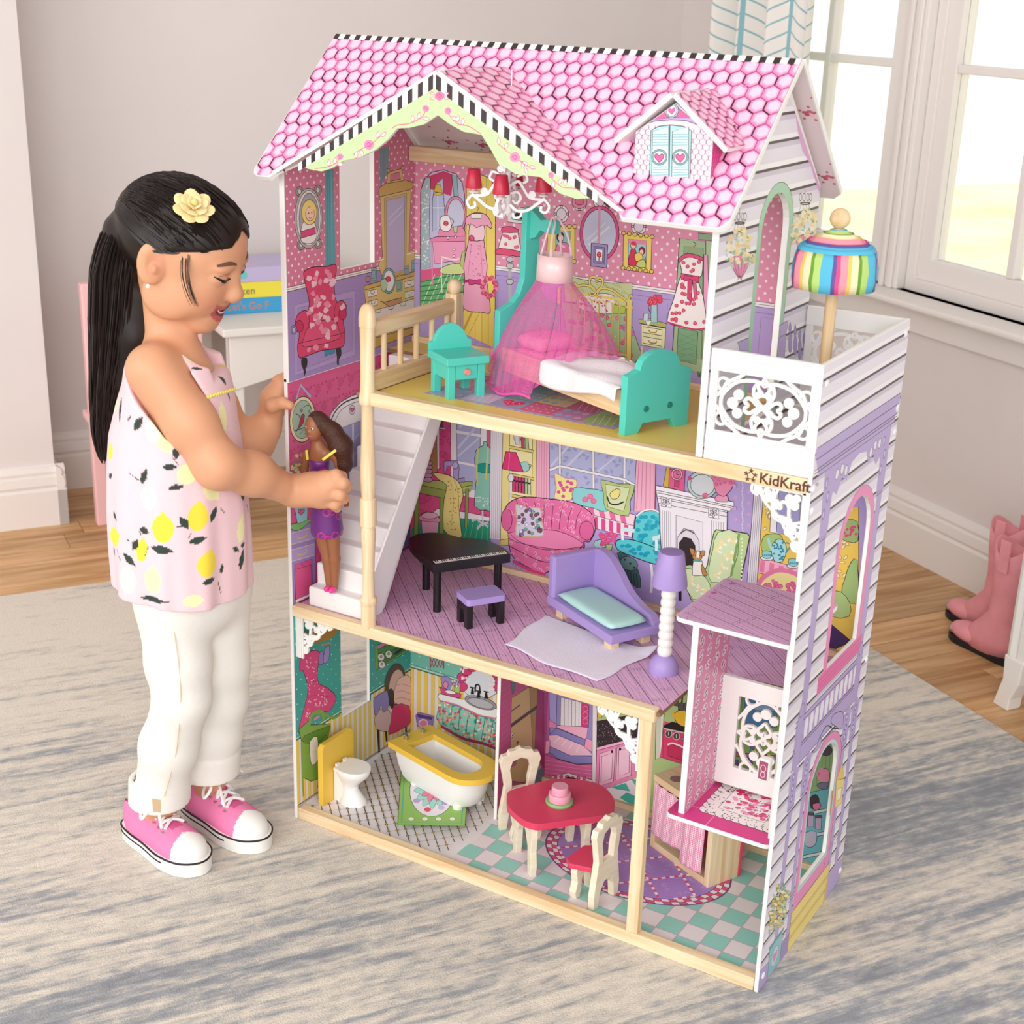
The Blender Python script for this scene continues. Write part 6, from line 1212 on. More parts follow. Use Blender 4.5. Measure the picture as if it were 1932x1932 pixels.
# gable slopes, outside and floral inside
for s_ in (1, -1):
 d_ = Vector((gd.x*s_, 0, gd.z)); nn = Vector((-gd.z*s_, 0, gd.x))
 P = Print('shingle_print', GO[s_], gApexF+nn*0.005, d_, UY, nn); E_ = GLEN+0.005
 reg = [(0.001, 0.001), (E_, 0.001), (E_, gend), (0.001, gback-0.001)]; P.reg = reg
 P.raw(reg, '#f0a3cb'); hexroof(P, 0.0, E_, 0.0, gback, lambda u, v: True, 0.0200, 0.0215); P.build()
 Q_ = Print('floral_print', GO[s_], gApexF, d_, UY, -nn); Q_.reg = reg; Q_.raw(reg, '#e9d6d8'); rr_ = random.Random(5)
 for i in range(14):
  u, v = 0.02+0.05*(i % 7), 0.03+0.06*(i//7)+0.02*(i % 2)
  for t in range(8): Q_.raw(circ(u+0.007*math.cos(t*.8)*(t % 3)*.5, v+0.007*math.sin(t*.8)*(t % 3)*.5, 0.0040, 0.0028, 7, t), '#c06a80' if t % 2 else '#d490a2', False); Q_.lv += 0.3
  Q_.raw(circ(u+0.017, v+0.012, 0.0015, 0.0015, 6), '#c06a80', False); Q_.raw(circ(u-0.015, v+0.014, 0.0015, 0.0015, 6), '#c06a80', False)
 Q_.build()
# inside of the back slope: roses
NB = Vector((-1, 0, 0)).cross(slb)
P = Print('floral_print', RBO, RB, (-1, 0, 0), slb, -NB, region=[(0.002, 0.012), (0.012, 0.002), (RXL-0.012, 0.002), (RXL-0.002, 0.012), (RXL-0.002, SL-0.004), (0.002, SL-0.004)])
P.raw([(0.002, 0.002), (RXL-0.002, 0.002), (RXL-0.002, SL-0.004), (0.002, SL-0.004)], '#e2d2d3')
for i in range(11):
 for j in range(4):
  u, v = 0.012+0.060*i+0.03*(j % 2), 0.045+0.064*j
  for t in range(10): rr = 0.0075*(t/10); P.lv += 0.35; P.raw([(u+rr*math.cos(t*2.4)+0.0042*math.cos(a), v+rr*math.sin(t*2.4)+0.0030*math.sin(a)) for a in (0, 1, 2.2, 3.4, 4.6, 5.6)], ('#c4667c', '#e9c3c8', '#b8546c')[t % 3], False)
  for t in range(5): a = t*1.26+.4; P.raw([(u+0.010*math.cos(a), v+0.010*math.sin(a)), (u+0.013*math.cos(a+.2), v+0.013*math.sin(a+.2)), (u+0.0155*math.cos(a), v+0.0155*math.sin(a)), (u+0.013*math.cos(a-.2), v+0.013*math.sin(a-.2))], '#c4667c', False)
  for du, dv in ((0.026, 0.01), (0.022, 0.035), (-0.01, 0.030)): P.raw(circ(u+du, v+dv, 0.0026, 0.0017, 7, .4), '#c4667c', False)
P.build()
P = Print('shingle_print', RBO, RB+NB*0.007, (-1, 0, 0), slb, NB); P.raw([(0.004, 0.004), (RXL-0.004, 0.004), (RXL-0.004, SL), (0.004, SL)], '#f0a3cb'); P.build()
# gable face board
GF = Print('gable_print', None, (0, YG, 0), UX, UZ, (0, -1, 0)); GF.fr(*ZA)
low = GF.uvs('385,958 450,995 540,1012 610,990 690,940 800,915 900,870 985,800 1050,722 1130,718 1230,695 1325,632'); GF.fr(*ZB); lowr = GF.uvs('-478,632')[0:0]
GF.fr(*ZA); lowR = GF.uvs('1325,632 1400,690 1500,745 1620,765 1680,860 1730,950 1790,990'); GF.fr(*ZB); lowR += GF.uvs('60,1030 150,1040 230,1050 300,1110 360,1160 470,1197 560,1192 612,1168')
apx = (XG, ZG+0.001); lft = low[0]; rgt = lowR[-1]
face = [apx, lft]+low[1:-1]+lowR[:-1]+[rgt]
face = [tuple(p) for p in face]
b = MB(); b.plate(face, [], (0, YG, 0), UX, UZ, 0.005); GB = b.build('gable_board', WHITE, H)
P = Print('gable_print', GB, (0, YG-0.005, 0), UX, UZ, (0, -1, 0)); P.base(face, '#bfd6a2'); P.fr(*ZA)
for A_, B_ in ((apx, lft), (apx, rgt)):
 a, c = Vector(A_), Vector(B_); d = (c-a); L_ = d.length; d.normalize(); dn = Vector((0, -1)); wv = 0.0175
 P.raw([tuple(a), tuple(a+dn*wv), tuple(c+dn*0.010), tuple(c)], '#f3f1ef'); n = 14
 for i in range(n):
  t0, t1 = (i+0.12)/n*L_, (i+0.60)/n*L_; w0 = wv-(wv-0.010)*t0/L_; w1 = wv-(wv-0.010)*t1/L_
  P.raw([tuple(a+d*t0), tuple(a+d*t1), tuple(a+d*t1+dn*w1), tuple(a+d*t0+dn*w0)], '#352c2e', False)
 P.lv += 1
def spray(x, y, k, dr):
 P.rose(x, y, 26*k, '#ef7fa8', '#d8437e')
 for a, L_ in ((.5, 60), (1.0, 80), (2.9, 60), (3.5, 80)): P.leaf(x+30*math.cos(a*dr), y+30*math.sin(a), L_*k*.8, a if dr > 0 else math.pi-a, '#f4e6e2', '#d8608c')
P.rose(1320, 505, 34, '#ee7aa6', '#d8437e'); [P.leaf(1320+34*math.cos(a), 505+34*math.sin(a), 34, a, '#f6ebe8', '#d8608c') for a in (.3, -.3, 2.8, 3.5)]
for x, y, k in ((845, 835, 1.2), (1230, 590, .9), (1380, 605, .9), (650, 915, .8), (1832, 915, 1.2)): P.rose(x, y, 28*k, '#f08ab4', '#d8437e')
P.l('1000,725 1040,700 1120,690 1200,650 1225,610', '#d8608c', 1.4, 4); P.l('1385,630 1440,690 1520,710 1600,760', '#d8608c', 1.4, 4); P.l('740,900 800,860 860,830 930,770', '#d8608c', 1.2, 4); P.l('1720,830 1780,880 1830,910 1900,980', '#d8608c', 1.2, 4); P.l('480,995 560,985 620,960 650,920', '#d8608c', 1.2, 4)
for x, y, a in ((760, 880, 1.6), (790, 870, 1.2), (900, 790, -1.4), (930, 780, -.8), (1140, 680, -1.5), (1180, 660, -1.4), (1210, 655, .1), (1400, 650, .3), (1440, 680, -1.3), (1475, 700, -1.4), (1725, 830, -1.7), (1760, 860, -1.0), (1890, 950, 1.8), (570, 980, -1.4), (610, 965, -1.3), (630, 965, .1)): P.leaf(x, y, 46, a, '#f6ebe8', '#d8608c')
P.fr(*ZB)
for x, y, k in ((40, 920, 1.1), (285, 1038, .7)): P.rose(x, y, 32*k, '#f08ab4', '#d8437e')
for x, y, a in ((90, 950, .4), (110, 990, 1.2), (140, 980, .3), (300, 1080, 1.5), (340, 1100, -1.2), (375, 1110, -1.3)): P.leaf(x, y, 46, a, '#f6ebe8', '#d8608c')
P.l('80,940 130,980 170,1000', '#d8608c', 1.2, 3); P.l('290,1060 360,1120 450,1130 520,1180', '#d8608c', 1.2, 4); P.build()
# ---------------------------------------------------------------- dormer print
P = Print('dormer_print', DORM, (0, DYF, 0), UX, UZ, (0, -1, 0)); d0, d1, d2, d3 = DX-DHW+0.0006, DX+DHW-0.0006, dzb-0.003, DZE-0.003
FACE = [(d0, d2), (d1, d2), (d1, d3), (DX, DZA-0.007), (d0, d3)]; P.reg = FACE; P.raw(FACE, '#f3d0e0')
for j in range(13):
 for i in range(13):
  u, v = d0+0.0083*i+(0.0041 if j % 2 else 0), d2+0.0058*j
  if v < d3+0.004: P.rawline([(u-0.0041, v+0.006), (u-0.0038, v+0.0018), (u, v-0.0006), (u+0.0038, v+0.0018), (u+0.0041, v+0.006)], 0.0005, '#3a2230', False, False)
P.lv += 1; P.fr(*ZB)
P.p('950,1080 960,740 1010,710 1095,700 1180,710 1235,740 1222,1090', '#a9d9dc', True, 0, 1.4)
for s0, s1 in ((965, 1080), (1100, 1215)):
 P.p([(s0, 1075), (s0+6, 745), (s1, 712), (s1, 1085)], '#c9e8ea', INK)
 for y in list(range(765, 850, 18))+list(range(985, 1075, 18)): P.l([(s0+8, y), (s1-6, y-2)], '#5fa0a8', 1.1)
P.l('1088,705 1082,1085', INK, 1.6)
for x in (1017, 1158): P.e(x, 918, 52, 54, '#8fcbd0', True); P.e(x, 918, 42, 44, '#f4dde8', INK); P.heart(x, 922, 30, '#e8609a', INK)
P.p('1100,535 1320,690 1345,730 1320,745 1280,700 1200,672 1100,665 980,675 900,705 880,745 862,725 880,690', '#b8a3d6', True, 0); P.p('1100,555 1230,655 1100,650 950,668', '#e8609a', INK); P.e(1100, 602, 46, 50, '#b9dfe2', True); P.e(1100, 602, 36, 40, '#f6e4ea', INK); P.heart(1100, 605, 26, '#e8609a')
P.build()
P = Print('dormer_print', DORM, (DX+DHW, 0, 0), UY, UZ, UX); yb = lambda z: RO.y+(z-EZ)/sl.z*sl.y
sp_ = [(DYF+0.0005, dzb), (yb(DZE)-0.002, DZE-0.004), (DYF+0.0005, DZE-0.004)]; P.reg = sp_; P.raw(sp_, '#e0549a')
for j in range(14):
 for i in range(16): u, v = DYF+0.0055*i+(0.00275 if j % 2 else 0), dzb-0.002+0.0052*j; P.rawline([(u-0.0026, v+0.005), (u-0.0022, v+0.001), (u, v), (u+0.0022, v+0.001), (u+0.0026, v+0.005)], 0.0005, '#5a1a40', False, False)
P.build()
for s_ in (1, -1):
 a_ = Vector((DX, DYF-0.010, DZA+0.001)); e_ = Vector((DX+s_*(DHW+0.020), DYF-0.010, DZE-0.016)); d_ = (e_-a_); L_ = d_.length; d_.normalize(); nn = Vector((-d_.z*s_, 0, abs(d_.x)))
 y1_, y2_ = yb(DZA)-a_.y, yb(e_.z)-a_.y
 P = Print('shingle_print', GO[2*s_], a_+nn*0.006, d_, UY, nn); reg = [(0.0005, 0.0005), (L_-0.0005, 0.0005), (L_-0.0005, y2_), (0.0005, y1_)]; P.reg = reg; P.raw(reg, '#f0b3cf'); hexroof(P, 0, L_, 0, y1_, lambda u, v: True, 0.0150, 0.0140); P.build()
# ---------------------------------------------------------------- name on the upper beam
def lettering(name, txt, parent, o, u, v, n, h, m, bold=0.0, x0=0, sk=0.0):
 ps, w_ = text_polys(txt, h, bold); o, u, v, n = Vector(o), Vector(u).normalized(), Vector(v).normalized(), Vector(n).normalized(); V = []; F = []
 for p in ps:
  k = len(V); V += [o+u*(q[0]+x0)+v*q[1]+n*0.0004 for q in p]; F.append(tuple(range(k, k+len(p))))
 off = Vector((0, 0, 0)); q = parent
 while q is not None: off += q.location; q = q.parent
 return obj(name, [a-off for a in V], F, m, parent)
INKM = mat('brand_ink', '#5b3428', 0.6)
nx = on(1432, 905, 1, -0.001); lettering('lettering', 'KidKraft', H, (nx.x, -0.001, 0.7160), UX, UZ, (0, -1, 0), 0.0190, INKM, 0.00035)
lettering('lettering', '®', H, (nx.x+0.0705, -0.001, 0.7262), UX, UZ, (0, -1, 0), 0.0058, INKM)
P = Print('star_logo', H, (0, -0.001, 0), UX, UZ, (0, -1, 0)); c_ = on(1416, 902, 1, -0.001); cx, cz = c_.x, 0.7225
for i in range(5):
 a = math.pi/2+i*1.2566; px2, pz = cx+0.0052*math.cos(a), cz+0.0052*math.sin(a); P.raw(circ(cx+0.0082*math.cos(a), cz+0.0082*math.sin(a), 0.0011, 0.0011, 8), '#5b3428')
 for da in (0, 2.3, -2.3, .9, -.9): P.rawline([(px2, pz), (px2+0.0034*math.cos(a+da), pz+0.0034*math.sin(a+da))], 0.0013, '#5b3428')
P.build()
# ================================================================= lift, brackets and the toy furniture
# ---- lift cage: floor plate, roof plate, side wall, fretwork gate, knob
LX0, LX1, LY0, LY1, LZ0, LZ1 = 0.640, 0.7925, 0.012, 0.150, 0.214, 0.499
def rrect(x0, x1, y0, y1, r, n=4):
 out = []
 for cx, cy, a in ((x1-r, y1-r, 0), (x0+r, y1-r, 90), (x0+r, y0+r, 180), (x1-r, y0+r, 270)):
  out += [(cx+r*math.cos(math.radians(a+90*i/n)), cy+r*math.sin(math.radians(a+90*i/n))) for i in range(n+1)]
 return out
EL_ = thing('toy_elevator', 'white dollhouse elevator cage with heart fretwork gate and doily-print floor', 'elevator', (0.716, 0.08, LZ0))
def wb(name, m, parent, *boxes, bevel=0.001):
 b = WB(); [b.box(*q) for q in boxes]; return b.build(name, m, parent, bevel=bevel)
b = WB(); b.plate(rrect(LX0, LX1, LY0, LY1, 0.010), [], (0, 0, LZ0), UX, UY, 0.006); e0 = b.build('cage_floor', WHITE, EL_, bevel=0.0008)
b = WB(); b.plate(rrect(0.628, LX1+0.001, 0.020, 0.190, 0.012), [], (0, 0, LZ1), UX, UY, 0.006); e1 = b.build('cage_roof', WHITE, EL_, bevel=0.0008)
e2 = wb('cage_side', WHITE, EL_, (0.655, 0.664, 0.022, 0.135, LZ0+0.006, LZ1)); wb('cage_side', WHITE, EL_, (0.782, 0.7915, 0.030, 0.135, LZ0+0.006, LZ1))
b = WB(); gx0, gx1, gz0, gz1, gy = 0.664, 0.782, 0.226, 0.392, 0.128
b.plate([(gx0, gz0), (gx1, gz0), (gx1, gz1), (gx0, gz1)], [[(gx0+0.026, gz0+0.030), (gx1-0.012, gz0+0.030), (gx1-0.012, gz1-0.026), (gx0+0.026, gz1-0.026)]], (0, gy, 0), UX, UZ, 0.008); e3 = b.build('gate', WHITE, EL_, bevel=0.001)
b = WB(); fr = ((gx0+0.026, gy-0.001, gz0+0.030), UX, UZ); fretwork(b, fr, 0, 0, gz1-gz0-0.056, gx1-gx0-0.038, 0.004, True); b.build('fretwork', WHITE, e3)
b = WB(); b.box(0.770, 0.786, -0.004, 0.010, 0.322, 0.352); e4 = b.build('knob', WHITE, EL_, bevel=0.003)
P = Print('knob_print', e4, (0, -0.004, 0), UX, UZ, (0, -1, 0)); P.raw([(0.7725, 0.324), (0.7845, 0.324), (0.7845, 0.350), (0.7725, 0.350)], '#9a4a68'); P.rawline(circ(0.7785, 0.340, 0.0035, 0.005, 12), 0.0008, '#e6cfd8', True); P.rawline(circ(0.7785, 0.331, 0.003, 0.004, 12), 0.0008, '#e6cfd8', True); P.build()
P = Print('cage_print', e1, (0, 0, LZ1+0.006), UX, UY, UZ); q = rrect(0.629, LX1, 0.021, 0.189, 0.011); P.base(q, '#e2b3d8'); planks(P, [(0.634, 0.022), (LX1-0.004, 0.022), (LX1-0.004, 0.188), (0.634, 0.188)], -0.35, '', '#5d3a55', seed=8); P.reg = None
for u, v in ((0.645, 0.17), (0.638, 0.125)): P.raw(circ(u, v, 0.004, 0.004, 12), '#e0609c')
P.build()
P = Print('cage_print', e0, (0, 0, LZ0+0.006), UX, UY, UZ); P.base(rrect(LX0+0.001, LX1-0.001, LY0+0.001, LY1-0.001, 0.009), '#d6408a'); P.rawline([(LX0, 0.05), (LX1, 0.046)], 0.0012, '#ee9ac4'); P.rawline([(0.70, LY0), (0.70, LY1)], 0.0012, '#ee9ac4')
DC = [(0.684, 0.052), (0.776, 0.152)]
for i in range(9):
 for s_ in range(4):
  t = i/8; u, v = ((DC[0][0]+(DC[1][0]-DC[0][0])*t, DC[0][1]), (DC[0][0]+(DC[1][0]-DC[0][0])*t, DC[1][1]), (DC[0][0], DC[0][1]+(DC[1][1]-DC[0][1])*t), (DC[1][0], DC[0][1]+(DC[1][1]-DC[0][1])*t))[s_]; P.raw(circ(u, v, 0.0105, 0.0105, 12), INK, False); P.lv += 1; P.raw(circ(u, v, 0.0097, 0.0097, 12), '#f4efee', False); P.lv -= 1
P.lv += 2; P.raw([(DC[0][0], DC[0][1]), (DC[1][0], DC[0][1]), DC[1], (DC[0][0], DC[1][1])], '#f4efee'); rr_ = random.Random(6)
for i in range(220): u, v = rr_.uniform(DC[0][0]-0.006, DC[1][0]+0.006), rr_.uniform(DC[0][1]-0.006, DC[1][1]+0.006); P.raw(circ(u, v, 0.0012, 0.0012, 6), INK, False)
P.lv += 1; a, c = (DC[0][0]+0.012, DC[0][1]+0.012), (DC[1][0]-0.012, DC[1][1]-0.012); P.raw([a, (c[0], a[1]), c, (a[0], c[1])], '#f6f1f0'); P.rawline([a, (c[0], a[1]), c, (a[0], c[1])], 0.0009, INK, True)
for i in range(70):
 u, v = rr_.uniform(a[0]+0.005, c[0]-0.005), rr_.uniform(a[1]+0.005, c[1]-0.005); P.raw([(u+0.0042*math.cos(t), v+0.0036*math.sin(t)) for t in (0, 1, 2, 3, 4, 5)], rr_.choice(('#e0558e', '#d8336f', '#f0a0c4')), True); P.raw([(u+0.005, v+0.001), (u+0.008, v+0.003), (u+0.0075, v)], '#3a2c33', True)
P.build()
P = Print('cage_print', e2, (0.664, 0, 0), UY, UZ, UX); P.raw([(0.0235, LZ0+0.008), (0.133, LZ0+0.008), (0.133, LZ1-0.002), (0.0235, LZ1-0.002)], '#d98aae'); rr_ = random.Random(2)
for i in range(12):
 for j in range(4):
  u, v = 0.036+0.027*j, 0.232+0.022*i
  for k in range(2): P.rawline([(u+(0.010-0.0012*t)*math.cos(t*.75+k*3.1+i), v+(0.010-0.0012*t)*math.sin(t*.75+k*3.1+i)) for t in range(8)], 0.0017, '#f3dfe8', False, False)
  P.raw([(u+0.004*math.cos(t), v+0.006*math.sin(t)) for t in (0, 1, 2, 3, 4, 5)], '#f3dfe8', False)
P.build()
# ---- fretwork corner brackets
def bracket(ox, oz, s, y, side):
 f_ = MB(); fr = ((ox, y, oz), UX, UZ); th = -0.003; w_ = 0.0042
 def Q(a, c): return (side*a*s, -c*s)
 f_.box(ox-(0.0 if side > 0 else 0.004), ox+(0.004 if side > 0 else 0.0), y-0.003, y, oz-s*1.25, oz); f_.box(ox-(0 if side > 0 else s), ox+(s if side > 0 else 0), y-0.003, y, oz-0.003, oz)
 fret_heart(f_, fr, *Q(.40, .42), s*0.16, math.pi/4*-side if side > 0 else math.pi/4, w_, th)
 for a, c, r_ in ((.20, .28, .085), (.30, .17, .085), (.17, .14, .075), (.55, .30, .085), (.30, .58, .085), (.66, .20, .10), (.22, .72, .10), (.88, .12, .085), (.12, .98, .085), (.72, .10, .06), (.08, .78, .06)): q = Q(a, c); fret_blob(f_, fr, q[0], q[1], r_*s, th)
 for pts in (((.05, .55), (.30, .62), (.55, .55), (.60, .30), (.52, .04)), ((.50, .50), (.70, .36), (.82, .20), (.95, .05)), ((.45, .52), (.34, .72), (.22, .86), (.06, 1.0)), ((.62, .02), (.60, .22), (.76, .30), (.80, .12)), ((.02, .66), (.22, .64), (.32, .80), (.12, .86)), ((.84, .05), (.98, .02), (1.0, .16), (.88, .22)), ((.05, .88), (.02, 1.06), (.14, 1.08), (.20, .96))): fret_arc(f_, fr, [Q(*p) for p in pts], w_*0.8, th)
 return f_.build('corner_bracket', WHITE, H)
bracket(0.014, 0.3560, 0.058, 0.012, 1); bracket(0.599, 0.3560, 0.066, 0.008, -1); bracket(HW-TW-0.001, 0.7122, 0.070, 0.008, -1)
hb('bracket_mount', TW, 0.016, 0.006, 0.014, 0.285, 0.3560, WHITE, 0.0008)
# ================================================================= furniture
TEAL = mat('teal_paint', '#53cdbd', 0.35, spec=0.4); KNOB = mat('salmon_paint', '#e88f88', 0.4)
t = thing('toy_nightstand', 'small turquoise doll nightstand with curved back and pink knob beside the bed', 'nightstand', (0.2535, 0.0465, FU), math.radians(58.9))
for x, y in ((0, 0), (0.046, 0), (0, 0.046), (0.046, 0.046)): b = MB(); b.box(x, x+0.011, y, y+0.011, 0, 0.048); b.build('leg', TEAL, t, bevel=0.0008)
b = MB(); b.box(-0.004, 0.061, -0.005, 0.060, 0.048, 0.059); b.build('table_top', TEAL, t, bevel=0.001)
b = MB(); b.box(0.002, 0.055, 0.002, 0.055, 0.026, 0.048); b.build('apron', TEAL, t, bevel=0.0005)
b = MB(); b.box(0.0115, 0.0455, 0.0005, 0.006, 0.027, 0.0475); d_ = b.build('drawer', TEAL, t, bevel=0.0006); b = MB(); b.lathe([(0.0042, 0), (0.0048, 0.002), (0.004, 0.0045)], (0.0285, 0.0008, 0.0375), 16, M=Matrix.Translation((0.0285, 0.0008, 0.0375)) @ Matrix.Rotation(math.pi/2, 4, 'X')); b.build('knob', KNOB, d_, smooth=True, angle=60)
pr = [(-0.004, 0), (0.061, 0), (0.061, 0.010), (0.056, 0.012)]+[(0.0285+0.026*math.cos(math.pi*i/14)*(1 if True else 1), 0.013+0.023*math.sin(math.pi*i/14)**1.6) for i in range(15)]+[(0.001, 0.012), (-0.004, 0.010)]
b = MB(); b.plate(pr, [], (0, 0.060, 0.059), UX, UZ, 0.008); b.build('back_board', TEAL, t, bevel=0.0008)
# bed
BR_ = math.radians(-23.8); BL_, BW_ = 0.302, 0.108
t = thing('toy_bed', 'turquoise-ended wooden doll bed with tall hooked post at its headboard', 'bed', (0.256, 0.160, FU), BR_)
hbp = [(0, 0), (0.020, 0), (0.030, 0.014), (0.078, 0.014), (0.088, 0), (BW_, 0), (BW_, 0.108), (0.098, 0.112), (0.085, 0.118), (0.074, 0.130), (0.067, 0.150), (0.066, 0.244), (0.062, 0.250), (0.046, 0.250), (0.042, 0.244), (0.041, 0.150), (0.034, 0.130), (0.023, 0.118), (0.010, 0.112), (0, 0.108)]
b = MB(); b.plate(hbp, [], (0, 0, 0), UY, UZ, 0.012); b.build('headboard', TEAL, t, bevel=0.0012)
b = MB(); b.plate([(0.0, 0.020), (0.0, -0.022), (0.012, -0.018), (0.024, -0.006), (0.040, -0.008), (0.052, -0.008), (0.056, 0.0), (0.052, 0.010), (0.044, 0.012), (0.024, 0.008), (0.014, 0.014)][::-1], [], (0.012, 0.060, 0.228), UX, UZ, 0.012); b.build('canopy_hook', TEAL, t, bevel=0.002)
fbp = [(0, 0), (0.022, 0), (0.030, 0.013), (0.078, 0.013), (0.086, 0), (BW_, 0), (BW_, 0.078), (0.100, 0.080), (0.090, 0.084)]+[(0.054+0.034*math.cos(math.pi*i/12), 0.084+0.024*math.sin(math.pi*i/12)) for i in range(13)]+[(0.018, 0.084), (0.008, 0.080), (0, 0.078)]
b = MB(); b.plate(fbp, [], (BL_-0.012, 0, 0), UY, UZ, 0.012); fo = b.build('footboard', TEAL, t, bevel=0.0012)
for y in (0.034, 0.074): b = MB(); b.lathe([(0.0045, 0), (0.0042, 0.001), (0.002, 0.0013)], (BL_, y, 0.032), 14, ax=0); b.build('bolt', mat('teal_bolt', '#2f9a8e', 0.3, 0.4), fo, smooth=True)
for y in (0.006, 0.094): b = MB(); b.box(0.012, BL_-0.012, y, y+0.008, 0.022, 0.056); b.build('side_rail', PINE, t, bevel=0.0008)
b = MB(); b.box(0.012, BL_-0.012, 0.014, 0.094, 0.030, 0.046); b.build('bed_base', PINE, t)
PINKC = mat('pink_cotton', '#f1b4bf', 0.85, spec=0.1, bump=(300, .25)); WHC = mat('white_fleece', '#f2edf3', 0.95, spec=0.05, bump=(500, .6), sheen=0.4)
def bedM(): return Matrix.Translation((0.256, 0.160, FU)) @ Matrix.Rotation(BR_, 4, 'Z')
def softbox(name, m, dims, pos, rot=0.0, label=None, cat=None, n=14, fl=0.0, seed=0, M0=None, edge=0.55, group=None):
 L_, W_, T_ = dims; vs = []; fs = []; rr = random.Random(seed)
 for side in (1, -1):
  for j in range(n+1):
   for i in range(n+1):
    u, v = 2*i/n-1, 2*j/n-1; e_ = max(0.0, (1-abs(u)**4)*(1-abs(v)**4))**0.5
    c = 1-fl*0.10*(u*u*v*v)
    vs.append(Vector((u*L_/2*c, v*W_/2*c, T_/2+side*T_/2*(edge*e_+(1-edge)*max(0, (1-abs(u)**8)*(1-abs(v)**8))**.5)+side*e_*T_*0.03*math.sin(7*u+3*v+seed))))
 k = (n+1)**2
 for s_, o_ in ((0, 0), (1, k)):
  for j in range(n):
   for i in range(n):
    a = o_+j*(n+1)+i; q = (a, a+1, a+n+2, a+n+1); fs.append(q if s_ == 0 else q[::-1])
 R_ = Matrix.Translation(pos) @ Matrix.Rotation(rot, 4, 'Z');
 if M0: R_ = M0 @ R_
 o = obj(name, vs, fs, m, None, True); bm = bmesh.new(); bm.from_mesh(o.data); bmesh.ops.remove_doubles(bm, verts=bm.verts, dist=1e-5); bmesh.ops.recalc_face_normals(bm, faces=bm.faces); bm.to_mesh(o.data); bm.free(); o.data.polygons.foreach_set('use_smooth', [True]*len(o.data.polygons)); o.matrix_world = R_; tag(o, label, cat, group); return o
softbox('doll_mattress', PINKC, (0.272, 0.078, 0.012), (0.151, 0.054, 0.0462), 0, 'thin pink mattress lying in the turquoise doll bed', 'mattress', edge=.2, M0=bedM())
softbox('doll_pillow', PINKC, (0.062, 0.070, 0.022), (0.052, 0.054, 0.0575), 0.05, 'pink pillow at the head of the doll bed behind the tulle', 'pillow', fl=1, M0=bedM())
def cloth(name, m, fn, nu, nv, label, cat, th=0.0016, M0=None, group=None):
 vs = [Vector(fn(i/nu, j/nv)) for j in range(nv+1) for i in range(nu+1)]; fs = [(j*(nu+1)+i, j*(nu+1)+i+1, (j+1)*(nu+1)+i+1, (j+1)*(nu+1)+i) for j in range(nv) for i in range(nu)]
 o = obj(name, vs, fs, m, None, True)
 if th: s_ = o.modifiers.new('thick', 'SOLIDIFY'); s_.thickness = th; s_.offset = 1
 if M0: o.matrix_world = M0
 return tag(o, label, cat, group) if label else o
def blanket(u, v):
 x = 0.118+0.168*u; w_ = -0.006+0.020*math.sin(u*2.2)*0.0
 drop = 0.020+0.012*math.sin(u*4+1)+0.010*u
 s_ = v*(BW_+drop*1.6)-drop
 y = max(s_, -0.0035) if s_ < 0 else s_; y = min(y, BW_-0.012)
 z = 0.0605+0.0022*math.sin(9*u+5*v)+0.0015*math.sin(17*v-4*u)+0.004*math.exp(-((v-.6)/.15)**2)
 if s_ < 0.004: f_ = min(1, (0.004-s_)/0.004); z = 0.0605-max(0, -s_)*0.95; y = 0.0035-0.0075*f_-0.002*math.sin(u*14)*f_ if s_ < 0.0 else y*0.9
 return (x+0.004*math.sin(v*5), y, z)
cloth('doll_blanket', WHC, blanket, 40, 46, 'white fleece blanket spread over the lower half of the doll bed', 'blanket', M0=bedM())
# tulle canopy hung from the bed's hook
def tulle():
 m = bpy.data.materials.new('pink_tulle'); m.use_nodes = True; nt = m.node_tree; b_ = nt.nodes['Principled BSDF']; b_.inputs['Base Color'].default_value = lin('#ee5fb4'); b_.inputs['Roughness'].default_value = 0.8; b_.inputs['Sheen Weight'].default_value = 0.3
 tc = nt.nodes.new('ShaderNodeTexCoord'); v = nt.nodes.new('ShaderNodeTexVoronoi'); v.feature = 'DISTANCE_TO_EDGE'; v.inputs['Scale'].default_value = 900; nt.links.new(tc.outputs['Object'], v.inputs['Vector'])
 r = nt.nodes.new('ShaderNodeMapRange'); r.inputs['From Min'].default_value = 0.04; r.inputs['From Max'].default_value = 0.16; r.inputs['To Min'].default_value = 0.72; r.inputs['To Max'].default_value = 0.30
 nt.links.new(v.outputs['Distance'], r.inputs['Value']); nt.links.new(r.outputs[0], b_.inputs['Alpha']); return m
TUL = tulle(); cyc = (0.066, 0.054)
cz0, cz1 = 0.193, 0.157
t = thing('bed_canopy', 'sheer pink tulle canopy with satin band hanging from the bed hook', 'canopy', (0.256, 0.160, FU), BR_)
b = MB(); n = 36; ring = lambda z, r_: [(cyc[0]+r_*math.cos(2*math.pi*i/n), cyc[1]+r_*0.86*math.sin(2*math.pi*i/n), z) for i in range(n)]
b.add(ring(cz1, 0.0285)+ring((cz0+cz1)/2, 0.0275)+ring(cz0, 0.0268), [(j*n+i, j*n+(i+1) % n, (j+1)*n+(i+1) % n, (j+1)*n+i) for j in range(2) for i in range(n)])
o = b.build('satin_band', mat('pink_satin', '#f3cfd0', 0.25, spec=0.6, sheen=0.3), t, smooth=True); o.modifiers.new('thick', 'SOLIDIFY').thickness = 0.001
RIB = mat('clear_ribbon', '#f6dfe6', 0.2, alpha=0.55)
